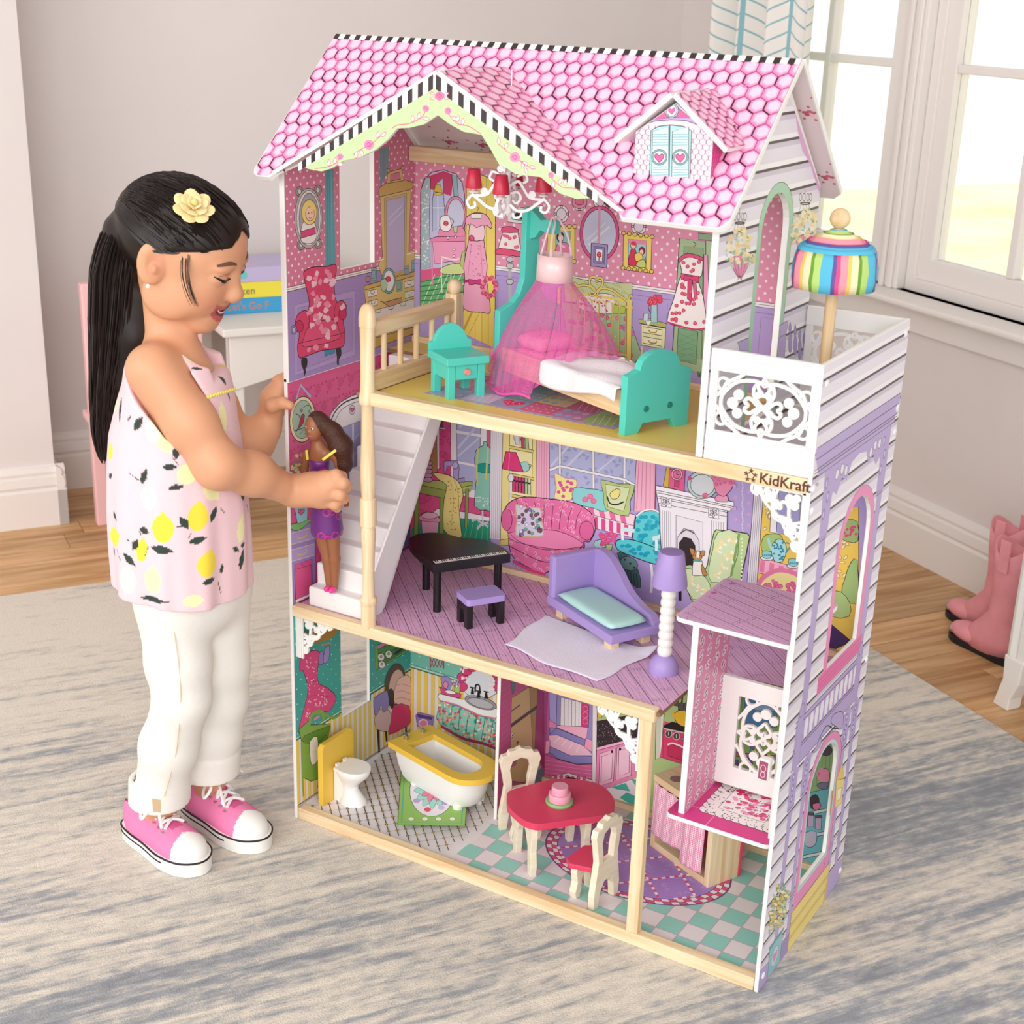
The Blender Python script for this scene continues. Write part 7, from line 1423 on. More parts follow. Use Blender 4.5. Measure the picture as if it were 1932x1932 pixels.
for s_, y in ((-1, -0.018), (1, 0.018)):
 b = MB(); pts = crom([Vector((cyc[0]-0.010, cyc[1]+y, cz0-0.004)), Vector((cyc[0]-0.006, cyc[1]+y*.6, 0.222)), Vector((cyc[0]-0.004, cyc[1]+y*.25, 0.2425)), Vector((cyc[0]+0.004, cyc[1]+y*.3, 0.236)), Vector((cyc[0]+0.010, cyc[1]+y*.8, 0.215)), Vector((cyc[0]+0.014, cyc[1]+y, cz0-0.004))], 5, False); b.tube(pts, 0.0018, 6); b.build('hanging_loop', RIB, t, smooth=True)
def skirt(a0, a1, foot, n=60, k=26, seed=0):
 vs = []; fs = []
 for j in range(k+1):
  h = j/k
  for i in range(n+1):
   f_ = i/n; a = a0+(a1-a0)*f_; r0 = 0.0280; fx, fy, fz = foot(f_)
   x0, y0 = cyc[0]+r0*math.cos(a), cyc[1]+r0*.86*math.sin(a); g = h**1.25; bul = 0.016*math.sin(math.pi*h)
   x = x0+(fx-x0)*g+bul*math.cos(a)+0.0026*h*math.sin(f_*52+seed+h*2); y = y0+(fy-y0)*g+bul*math.sin(a)+0.0026*h*math.cos(f_*47+seed)
   vs.append((x, y, cz1+(fz-cz1)*h))
 for j in range(k):
  for i in range(n): q = j*(n+1)+i; fs.append((q, q+1, q+n+2, q+n+1))
 return vs, fs
vs, fs = skirt(math.radians(-200), math.radians(-25), lambda f: (-0.010+0.128*f, -0.016-0.012*math.sin(f*3.1)+0.022*(1-f)**6, 0.006+0.004*math.sin(f*9)+0.050*(1-f)**6), seed=1)
o = obj('tulle_skirt', vs, fs, TUL, t, True)
vs, fs = skirt(math.radians(-25), math.radians(95), lambda f: (0.118+0.062*math.sin(f*1.6), -0.014+0.128*f, 0.012+0.058*math.sin(f*3.0)**.7 if 0 < f < 1 else 0.012), 40, seed=2)
o = obj('tulle_skirt', vs, fs, TUL, t, True)
b = MB(); b.tube([(-0.006+0.124*f, -0.017-0.012*math.sin(f*3.1), 0.007+0.004*math.sin(f*9)) for f in [i/24 for i in range(25)]], 0.0016, 6); b.build('hem', mat('tulle_hem', '#ee5fb4', 0.7), t, smooth=True)
# piano and stool
BLACK = mat('black_lacquer', '#191517', 0.28, spec=0.5); LILAC = mat('lilac_paint', '#a993d0', 0.4)
t = thing('toy_grand_piano', 'black wooden doll grand piano on round legs with printed keyboard', 'piano', (0.198, 0.098, FM), math.radians(56.6))
out = [(0, 0), (0.128, 0), (0.130, 0.012), (0.129, 0.034), (0.120, 0.066), (0.104, 0.082), (0.086, 0.092), (0.072, 0.114), (0.052, 0.130), (0.030, 0.132), (0.010, 0.120), (0.001, 0.096), (0, 0.05)]
b = MB(); b.plate(out[:3]+[tuple(p)[:2] for p in crom([Vector((*p, 0)) for p in out[3:]], 4, False)], [], (0, 0, 0.068), UX, UY, 0.014); pb = b.build('piano_body', BLACK, t, bevel=0.0012)
for x, y in ((0.012, 0.012), (0.114, 0.014), (0.030, 0.100)): b = MB(); b.cyl((x, y, 0), (x, y, 0.069), 0.0062, n=18); b.build('leg', BLACK, t, smooth=True)
P = Print('keyboard_print', pb, (0, 0, 0.082), UX, UY, UZ)
P.parent = None; P.raw([(0.005, 0.0035), (0.124, 0.0035), (0.124, 0.0145), (0.005, 0.0145)], '#f3efec');
for i in range(35): P.rawline([(0.005+0.0034*i, 0.0035), (0.005+0.0034*i, 0.0145)], 0.0004, '#2b2426', False, False)
P.lv += 1
for i in range(34):
 if i % 7 not in (2, 6): P.raw([(0.0073+0.0034*i, 0.0075), (0.0095+0.0034*i, 0.0075), (0.0095+0.0034*i, 0.0145), (0.0073+0.0034*i, 0.0145)], '#1d191b', False)
P.lv += 1; o = P.build(); o.parent = pb
t = thing('toy_piano_stool', 'black-legged doll stool with lilac seat in front of the piano', 'stool', (0.2705, 0.119, FM), math.radians(57))
b = MB(); b.plate(rrect(-0.032, 0.032, -0.022, 0.022, 0.006), [], (0, 0, 0.038), UX, UY, 0.010); b.build('seat', LILAC, t, bevel=0.0015)
for s_ in (-1, 1):
 b = MB(); b.plate([(-0.019, 0), (-0.008, 0), (-0.008, 0.018), (-0.005, 0.025), (0, 0.028), (0.005, 0.025), (0.008, 0.018), (0.008, 0), (0.019, 0), (0.019, 0.038), (-0.019, 0.038)], [], (s_*0.026-0.005, 0, 0), UY, UZ, 0.010); b.build('leg_frame', BLACK, t, bevel=0.001)
# chaise
t = thing('toy_chaise', 'lilac wooden doll chaise longue with sweeping side and pine feet', 'chaise', (0.339, 0.205, FM), math.atan2(-0.076, 0.146))
b = MB(); b.box(-0.004, 0.168, -0.002, 0.086, 0.016, 0.030); b.build('seat_frame', LILAC, t, bevel=0.002)
b = MB(); b.plate([(0, 0.016), (0.084, 0.016), (0.084, 0.096), (0, 0.096)], [], (-0.006, 0, 0), UY, UZ, 0.016); b.build('head_rest', LILAC, t, bevel=0.004)
b = MB(); cv = [tuple(p)[:2] for p in crom([Vector((x, z, 0)) for x, z in ((0.008, 0.096), (0.022, 0.100), (0.045, 0.096), (0.070, 0.082), (0.098, 0.060), (0.130, 0.048), (0.155, 0.044), (0.166, 0.034))], 5, False)]
b.plate([(0.008, 0.016), (0.168, 0.016)]+cv[::-1], [], (0, 0.086, 0), UX, UZ, 0.012); b.build('side_rest', LILAC, t, bevel=0.002)
for x in (0.012, 0.140):
 for y in (0.006, 0.062): b = MB(); b.box(x, x+0.016, y, y+0.016, 0, 0.016); b.build('foot', PINE, t, bevel=0.0008)
softbox('chaise_cushion', mat('aqua_satin', '#b6e0dd', 0.45, spec=0.3, bump=(40, .15)), (0.150, 0.068, 0.014), (0.088, 0.036, 0.0305), 0, 'pale aqua seat cushion lying on the lilac chaise', 'cushion', edge=.35, fl=.5, M0=Matrix.Translation((0.339, 0.205, FM)) @ Matrix.Rotation(math.atan2(-0.076, 0.146), 4, 'Z'))
# floor lamp
t = thing('toy_floor_lamp', 'doll floor lamp with lilac shade and base and white beaded post', 'lamp', (0.573, 0.123, FM))
b = MB(); b.lathe([(0.0215, 0), (0.0218, 0.004), (0.0205, 0.012), (0.0165, 0.020), (0.0105, 0.0255), (0.008, 0.0265)], n=32); b.build('base', LILAC, t, smooth=True)
b = MB(); pf = [(0.0085, 0.024)]
for i in range(9): pf += [(0.0086, 0.026+0.0122*i), (0.0104, 0.0290+0.0122*i), (0.0107, 0.0322+0.0122*i), (0.0104, 0.0354+0.0122*i), (0.0086, 0.0381+0.0122*i)]
b.lathe(pf, n=24); b.build('beaded_post', mat('cream_white', '#f1ede8', 0.35), t, smooth=True)
b = MB(); b.lathe([(0.0245, 0.131), (0.0248, 0.133), (0.0178, 0.178), (0.0165, 0.1805), (0.006, 0.1815)], n=36); b.build('lamp_shade', LILAC, t, smooth=True, angle=50)
# throw rug on the middle floor
tp = [Vector((.346, .062, 0)), Vector((.340, .190, 0)), Vector((.540, .168, 0)), Vector((.512, .034, 0))]
cloth('toy_throw_rug', mat('lavender_fleece', '#e6def0', 0.95, spec=0.05, bump=(400, .5), sheen=0.5), lambda u, v: ((tp[0].lerp(tp[3], u)).lerp(tp[1].lerp(tp[2], u), v)+Vector((0.003*math.sin(v*9), 0.004*math.sin(u*7+1), FM+0.0012+0.0012*(1+math.sin(11*u+3*v))*(1+math.sin(7*v+2))*.5+(0.010*max(0, (u-.86)/.14)*max(0, (v-.8)/.2))))), 40, 30, 'pale lavender fleece rug under the lilac chaise', 'rug', th=0.0012)
# toilet
CER = mat('toy_plastic_white', '#f4f2f1', 0.22, spec=0.5); YEL = mat('yellow_paint', '#eec44a', 0.38)
t = thing('toy_toilet', 'white doll toilet in front of a yellow back board', 'toilet', (0.056, 0.078, FB))
b = MB(); b.plate([(-0.040, 0), (0.042, 0), (0.042, 0.104), (0.036, 0.110), (-0.034, 0.110), (-0.040, 0.104)], [], (-0.037, 0, 0), UY, UZ, 0.010); b.build('back_board', YEL, t, bevel=0.0012)
b = MB()
prf = [(0.019, 0.0, 0.004, 1.25), (0.0185, 0.006, 0.004, 1.25), (0.0150, 0.014, 0.002, 1.2), (0.0125, 0.024, -0.002, 1.15), (0.0125, 0.032, -0.003, 1.15), (0.0165, 0.042, 0.0, 1.25), (0.0225, 0.052, 0.003, 1.22), (0.0245, 0.058, 0.004, 1.2), (0.0245, 0.061, 0.004, 1.2)]
vs = []; fs = []; n = 28
for r, z, dx, k in prf:
 for i in range(n): a = 2*math.pi*i/n; vs.append((dx+r*k*math.cos(a), r*math.sin(a), z))
for j in range(len(prf)-1):
 for i in range(n): fs.append((j*n+i, j*n+(i+1) % n, (j+1)*n+(i+1) % n, (j+1)*n+i))
fs.append(tuple((len(prf)-1)*n+i for i in range(n))); fs.append(tuple(range(n-1, -1, -1))); b.add(vs, fs); b.box(-0.026, -0.010, -0.012, 0.012, 0, 0.056); b.build('bowl', CER, t, smooth=True, angle=40)
b = MB(); b.plate([(0.004+0.0305*math.cos(a), 0.0252*math.sin(a)) for a in [-1.9+3.8*i/24 for i in range(25)]]+[(-0.020, 0.021), (-0.020, -0.021)], [], (0, 0, 0.0612), UX, UY, 0.005); b.box(-0.022, -0.018, -0.014, -0.006, 0.061, 0.069); b.box(-0.022, -0.018, 0.006, 0.014, 0.061, 0.069); b.build('lid', CER, t, bevel=0.0015)
# bath tub
t = thing('toy_bathtub', 'white doll bathtub with yellow rim and two metal taps', 'bathtub', (0.070, 0.160, FB), math.atan2(-0.046, 0.176))
def tubsec(k, z, n=22):
 L_, W_ = 0.196*k, 0.092*k; x0 = 0.098-L_/2; y0 = 0.046-W_/2; r_ = W_/2
 return [(x0, y0), ]+[(x0+L_-r_+r_*math.sin(math.pi*i/n), y0+r_-r_*math.cos(math.pi*i/n)) for i in range(n+1)]+[(x0, y0+W_)]
b = MB(); b.plate([p for p in tubsec(1.0, 0)], [[(0.030, 0.018), (0.030, 0.074)]+[(0.140+0.028*math.sin(math.pi*i/14), 0.046+0.028*math.cos(math.pi*i/14)) for i in range(15)]], (0, 0, 0.068), UX, UY, 0.010); b.build('rim', YEL, t, bevel=0.0015)
b = MB(); s0 = tubsec(0.88, 0); k = len(s0); lev = [(0.66, 0.012), (0.74, 0.020), (0.82, 0.040), (0.88, 0.068)]
vs = []; fs = []
for sc_, z in lev: vs += [(p[0], p[1], z) for p in tubsec(sc_, z)]
for j in range(len(lev)-1):
 for i in range(k): fs.append((j*k+i, j*k+(i+1) % k, (j+1)*k+(i+1) % k, (j+1)*k+i))
o_ = len(vs); inn = [(0.70, 0.068), (0.68, 0.040), (0.62, 0.026), (0.5, 0.022)]
for sc_, z in inn: vs += [(p[0], p[1], z) for p in tubsec(sc_, z)]
fs.append(tuple(range(k-1, -1, -1)))
for i in range(k): fs.append(((len(lev)-1)*k+i, (len(lev)-1)*k+(i+1) % k, o_+(i+1) % k, o_+i))
for j in range(len(inn)-1):
 for i in range(k): fs.append((o_+j*k+i, o_+j*k+(i+1) % k, o_+(j+1)*k+(i+1) % k, o_+(j+1)*k+i))
fs.append(tuple(o_+(len(inn)-1)*k+i for i in range(k))); b.add(vs, fs); b.build('tub', CER, t, smooth=True, angle=45)
for x, y in ((0.045, 0.022), (0.045, 0.070), (0.150, 0.022), (0.150, 0.070)): b = MB(); b.lathe([(0.006, 0), (0.0085, 0.008), (0.009, 0.018)], (x, y, 0), 14); b.build('foot', CER, t, smooth=True)
for y in (0.028, 0.064): b = MB(); b.lathe([(0.0035, 0), (0.0035, 0.004), (0.0042, 0.0045), (0.0042, 0.008), (0.003, 0.009)], (0.014, y, 0.078), 12); b.build('tap', SCREW, t, smooth=True, angle=40)
# kitchen table, cake, chairs
RED = mat('raspberry_paint', '#dc4467', 0.38); PLY = wood('birch_ply', '#e9dcc2', '#f1e8d4', (5, 5, 22), 5, 0.55)
TZ = 0.092; ct = Vector((0.405, 0.125, FB))
t = thing('toy_kitchen_table', 'raspberry-topped doll table on curved birch plywood legs', 'table', ct)
def zon(x, y, fz, f=ZM2): p = on(f[0]+x*f[2], f[1]+y*f[2], 2, fz); return (p.x, p.y)
otl = [zon(x, y, FB+TZ) for x, y in S('285,1150 300,1085 420,1042 700,972 900,962 1100,990 1230,1050 1312,1150 1312,1250 1235,1308 900,1355 620,1396 540,1392 450,1360 360,1290 300,1220')]
b = WB(); b.plate([tuple(p)[:2] for p in crom([Vector((*p, 0)) for p in otl], 3)][::-1], [], (0, 0, FB+TZ-0.011), UX, UY, 0.011); b.build('table_top', RED, t, bevel=0.0015)
def leg2(W_, h, off, ang, name, parent, lw=0.015):
 pr = [(-W_, 0), (-W_+lw*.8, 0), (-W_+lw, h*.25), (-W_+lw*1.1, h*.55), (-W_+lw*1.8, h*.78), (-lw*.3, h*.86), (lw*.3, h*.86), (W_-lw*1.8, h*.78), (W_-lw*1.1, h*.55), (W_-lw, h*.25), (W_-lw*.8, 0), (W_, 0), (W_+0.002, h*.2), (W_-0.002, h*.5), (W_+0.001, h*.8), (W_, h), (-W_, h), (-W_-0.001, h*.8), (-W_+0.002, h*.5), (-W_-0.002, h*.2)]
 b = MB(); b.plate(pr, [], (0, -0.005, 0), UX, UZ, -0.010); b.xf(Matrix.Translation(off) @ Matrix.Rotation(ang, 4, 'Z')); return b.build(name, PLY, parent, bevel=0.0008)
leg2(0.040, TZ-0.011, (-0.022, -0.042, 0), math.radians(-40), 'leg_frame', t); leg2(0.040, TZ-0.011, (0.030, 0.030, 0), math.radians(-40), 'leg_frame', t)
ck = zon(790, 1190, FB+TZ)
t = thing('toy_cake', 'two-tier pink doll cake on a green plate', 'cake', (ck[0], ck[1], FB+TZ))
b = MB(); b.lathe([(0.0205, 0), (0.0215, 0.0015), (0.0215, 0.004), (0.0205, 0.0055)], n=36); b.build('plate', mat('green_paint', '#8fc07f', 0.4), t, smooth=True, angle=50)
CK = mat('cake_pink', '#f0a9bf', 0.4); b = MB(); b.lathe([(0.0168, 0.0052), (0.0172, 0.006), (0.0172, 0.016), (0.0162, 0.0172)], n=36); b.build('lower_tier', CK, t, smooth=True, angle=50); b = MB(); b.lathe([(0.0126, 0.0172), (0.0128, 0.018), (0.0128, 0.028), (0.0120, 0.0292)], n=36); b.build('upper_tier', CK, t, smooth=True, angle=50)
def toychair(loc, rz, label):
 t = thing('toy_chair', label, 'chair', loc, rz, 'doll kitchen chairs')
 w_ = 0.027; ol = [(-w_, 0), (-w_+0.010, 0), (-w_+0.013, 0.022), (-0.006, 0.034), (0.006, 0.034), (w_-0.013, 0.022), (w_-0.010, 0), (w_, 0), (w_+0.001, 0.020), (w_-0.003, 0.045), (w_-0.006, 0.066), (w_-0.002, 0.088), (w_+0.002, 0.104), (w_-0.001, 0.113), (0.018, 0.114), (0.016, 0.119), (0.007, 0.120), (0.0, 0.123), (-0.007, 0.120), (-0.016, 0.119), (-0.018, 0.114), (-w_+0.001, 0.113), (-w_-0.002, 0.104), (-w_+0.002, 0.088), (-w_+0.006, 0.066), (-w_+0.003, 0.045), (-w_-0.001, 0.020)]
 ho = [(-0.011, 0.062), (0.011, 0.062), (0.0115, 0.075), (0.0145, 0.092), (0.011, 0.104), (0.0, 0.108), (-0.011, 0.104), (-0.0145, 0.092), (-0.0115, 0.075)]
 b = MB(); b.plate(ol, [ho], (0, 0, 0), UX, UZ, 0.009); b.build('backrest', PLY, t, bevel=0.0008)
 b = MB(); b.plate([(-0.017, -0.008), (-0.028, -0.040), (-0.020, -0.050), (0.020, -0.050), (0.028, -0.040), (0.017, -0.008)], [], (0, 0, 0.046), UX, UY, 0.007); b.build('seat', RED, t, bevel=0.0012)
 leg2(0.020, 0.046, (0, -0.037, 0), 0, 'front_legs', t, 0.011)
 t.scale = (1.17, 1.17, 1.17); return t
toychair((0.5365, 0.060, FB), math.radians(-97), 'raspberry-seated doll chair standing on the printed oval rug')
toychair((0.3165, 0.169, FB), math.radians(50), 'raspberry-seated doll chair against the bathroom partition')
# kitchen stove unit with gingham curtain
sa = math.atan2(-0.057, 0.123)
t = thing('toy_stove_unit', 'pine doll stove cabinet with round burners and pink gingham curtain', 'stove', (0.522, 0.234, FB), sa)
SL_, SD_, SH_ = 0.138, 0.060, 0.128
wbx = lambda name, m, *boxes: [ (lambda bb: ([bb.box(*q) for q in boxes], bb.build(name, m, t, bevel=0.001))[1])(MB()) ]
wbx('top_board', PINE, (0, SL_, -0.002, SD_, SH_-0.012, SH_)); wbx('side_board', PINEZ, (SL_-0.010, SL_, 0, SD_, 0, SH_-0.012)); wbx('side_board', PINEZ, (0, 0.010, 0, SD_, 0, SH_-0.012)); wbx('bottom_board', PINE, (0.010, SL_-0.010, 0, SD_, 0, 0.012)); wbx('back_board', RED, (0, SL_+0.001, SD_, SD_+0.005, 0, SH_+0.03))
for x, y in ((0.030, 0.018), (0.034, 0.043), (0.066, 0.016), (0.068, 0.042)): b = MB(); b.lathe([(0.0098, 0), (0.0098, 0.0004)], (x, y, SH_), 22); b.build('burner_ring', mat('burner_mauve', '#94747c', 0.5), t)
def gingham():
 m = bpy.data.materials.new('pink_gingham'); m.use_nodes = True; nt = m.node_tree; b_ = nt.nodes['Principled BSDF']; uv = nt.nodes.new('ShaderNodeUVMap'); sp = nt.nodes.new('ShaderNodeSeparateXYZ'); nt.links.new(uv.outputs[0], sp.inputs[0]); o_ = []
 for i in (0, 1):
  f_ = nt.nodes.new('ShaderNodeMath'); f_.operation = 'MULTIPLY'; f_.inputs[1].default_value = 330; nt.links.new(sp.outputs[i], f_.inputs[0]); g = nt.nodes.new('ShaderNodeMath'); g.operation = 'FRACT'; nt.links.new(f_.outputs[0], g.inputs[0]); h = nt.nodes.new('ShaderNodeMath'); h.operation = 'GREATER_THAN'; h.inputs[1].default_value = 0.5; nt.links.new(g.outputs[0], h.inputs[0]); o_.append(h.outputs[0])
 a = nt.nodes.new('ShaderNodeMath'); a.operation = 'ADD'; nt.links.new(o_[0], a.inputs[0]); nt.links.new(o_[1], a.inputs[1]); d_ = nt.nodes.new('ShaderNodeMath'); d_.operation = 'MULTIPLY'; d_.inputs[1].default_value = 0.5; nt.links.new(a.outputs[0], d_.inputs[0])
 r = nt.nodes.new('ShaderNodeValToRGB'); r.color_ramp.elements[0].color = lin('#f8e9f0'); r.color_ramp.elements[1].color = lin('#e5679f'); nt.links.new(d_.outputs[0], r.inputs[0]); nt.links.new(r.outputs[0], b_.inputs['Base Color']); b_.inputs['Roughness'].default_value = 0.9; return m
GIN = gingham()
for (x0, x1, z0, z1) in ((0.006, 0.078, 0.030, SH_-0.012), (0.076, 0.126, 0.016, SH_-0.014)):
 nu, nv = 36, 20; vs = []; uvs = []
 for j in range(nv+1):
  for i in range(nu+1):
   u, v = i/nu, j/nv; x = x0+(x1-x0)*u; z = z1+(z0-z1)*v+0.005*u*v; y = -0.0035-0.006*v*(0.4+0.6*math.sin(u*3.1))+0.0016*math.sin(u*22+x0*90)*(1-.4*v)
   vs.append((x, y, z)); uvs.append((x*1.1, z))
 fs = [(j*(nu+1)+i, (j+1)*(nu+1)+i, (j+1)*(nu+1)+i+1, j*(nu+1)+i+1) for j in range(nv) for i in range(nu)]
 o = obj('curtain', vs, fs, GIN, t, True); ul = o.data.uv_layers.new(name='UVMap'); ul.data.foreach_set('uv', [c for l in o.data.loops for c in uvs[l.vertex_index]]); o.modifiers.new('thick', 'SOLIDIFY').thickness = 0.0008
# chandelier: crossed white scroll arms, four red shades
t = thing('toy_chandelier', 'white scrollwork doll chandelier with red shades hanging under the gable', 'chandelier', (0.318, 0.086, 0.982)); PLW = mat('chandelier_white', '#f4f1f2', 0.3)
b = MB(); b.lathe([(0.001, 0.0), (0.0045, 0.004), (0.005, 0.008), (0.003, 0.012), (0.0035, 0.018), (0.005, 0.024), (0.0035, 0.034), (0.003, 0.052), (0.0042, 0.060), (0.003, 0.070), (0.003, 0.095)], n=16); b.build('stem', PLW, t, smooth=True)
b = MB(); b.cyl((0, 0, 0.094), (0, 0, 0.185), 0.0008, n=6); b.build('cord', PLW, t)
SHD = mat('shade_red', '#c02a45', 0.35)
for i in range(4):
 a = math.radians(20+90*i); u_ = (math.cos(a), math.sin(a), 0); b = MB(); fr = ((0.0015*math.sin(a), -0.0015*math.cos(a), 0), u_, UZ)
 for pts, w_ in ((((0.003, 0.016), (0.014, 0.008), (0.028, 0.010), (0.042, 0.020), (0.050, 0.026)), 0.0038), (((0.003, 0.040), (0.014, 0.046), (0.022, 0.036), (0.030, 0.026), (0.046, 0.024)), 0.0034), (((0.002, 0.058), (0.012, 0.066), (0.016, 0.076), (0.010, 0.084), (0.004, 0.080)), 0.0034), (((0.004, 0.030), (0.014, 0.032), (0.018, 0.024), (0.012, 0.018), (0.007, 0.022)), 0.003), (((0.050, 0.024), (0.056, 0.016), (0.052, 0.008), (0.045, 0.010), (0.046, 0.016)), 0.0032), (((0.012, 0.052), (0.022, 0.056), (0.026, 0.048), (0.020, 0.044)), 0.003), (((0.020, 0.010), (0.018, 0.001), (0.010, -0.001), (0.008, 0.005)), 0.003)): fret_arc(b, fr, pts, w_, fj(0.003), 5)
 fret_blob(b, fr, 0.033, 0.030, 0.005, 0.0031); fret_blob(b, fr, 0.012, 0.060, 0.0045, 0.0031); o = b.build('arm', PLW, t)
 cx, cy = 0.047*math.cos(a), 0.047*math.sin(a); b = MB(); b.lathe([(0.006, 0.028), (0.008, 0.030), (0.003, 0.032), (0.003, 0.038)], (cx, cy, 0), 12); b.build('candle_cup', PLW, t, smooth=True)
 b = MB(); b.lathe([(0.0112, 0.034), (0.0114, 0.035), (0.0080, 0.058), (0.0074, 0.0585), (0.002, 0.0588)], (cx, cy, 0), 20); b.build('lamp_shade', SHD, t, smooth=True, angle=50)
# patio parasol standing on the balcony
up = on(1556, 686, 0, 0.735); ub = on(1583, 412, 1, up.y)
PU = 0.165; p0 = on(1556, 686, 1, PU); zt = on(1583, 412, 1, PU).z
t = thing('toy_parasol', 'striped cloth doll parasol with wooden pole and ball on the balcony', 'parasol', (p0.x, PU, FU)); hz = zt-FU
POLE = wood('beech', '#d3b184', '#e6cda6', (22, 22, 2), 4, 0.5)
b = MB(); b.cyl((0, 0, 0), (0, 0, hz-0.012), 0.0075, n=20); b.build('pole', POLE, t, smooth=True)
b = MB(); b.sphere((0, 0, hz), 0.0128, 24, 14); b.build('ball_finial', POLE, t, smooth=True)
CP = [lin(c) for c in ('#5db7d8', '#6a5a9a', '#e0558c', '#ea9aa8', '#efc96a', '#ece2bc', '#6f9f3c', '#b5d47c')]; SEQ = [(0, 3), (1, 1), (2, 1), (3, 2), (4, 1), (5, 2), (6, 1), (7, 2)]; flat_ = [c for c, k in SEQ for _ in range(k)]
n, prof = 208, [(0.052, 0.0), (0.0535, 0.012), (0.0535, 0.026), (0.0515, 0.040), (0.0490, 0.047), (0.036, 0.060), (0.020, 0.068), (0.006, 0.072)]
vs = []; fs = []; cs = []; z0 = hz-0.012-0.072
for r, z in prof:
 for i in range(n):
  a = 2*math.pi*i/n; hx = 1/max(math.cos(((a+0.2) % (math.pi/3))-math.pi/6), .5)*0.94; k = 1 if z < 0.03 else 1
  vs.append((r*(0.6+0.4*hx)*math.cos(a)+0.0006*math.sin(a*9+z*200), r*(0.6+0.4*hx)*math.sin(a), z0+z))
for j in range(len(prof)-1):
 for i in range(n):
  fs.append((j*n+i, j*n+(i+1) % n, (j+1)*n+(i+1) % n, (j+1)*n+i))
  if j < 4: cs.append(CP[flat_[(i//3) % len(flat_)]])
  else: cs.append(CP[flat_[(j*5+(i//35)*3) % len(flat_)]])
# roof of the parasol: stripes run across each gore
nc = 30; vs2 = []; fs2 = []; cs2 = []
o = obj('cloth_cover', vs[:5*n], fs[:4*n], vcol_mat('parasol_cloth', 0.85, 0.1, bump=(600, .3)), t, True, cols=cs[:4*n]); o.modifiers.new('thick', 'SOLIDIFY').thickness = 0.001
for j in range(nc+1):
 f_ = j/nc; r = 0.0490*(1-f_)+0.005*f_; z = 0.047+0.025*(f_**.75)
 for i in range(n): a = 2*math.pi*i/n; hx = 1/max(math.cos(((a+0.2) % (math.pi/3))-math.pi/6), .5)*0.94; q = r*(0.6+0.4*hx); vs2.append((q*math.cos(a), q*math.sin(a), z0+z+0.0012*math.sin(f_*30)))
for j in range(nc):
 for i in range(n): fs2.append((j*n+i, j*n+(i+1) % n, (j+1)*n+(i+1) % n, (j+1)*n+i)); cs2.append(CP[flat_[(j//2) % len(flat_)]])
obj('cloth_top', vs2, fs2, MATS['parasol_cloth'], t, True, cols=cs2)
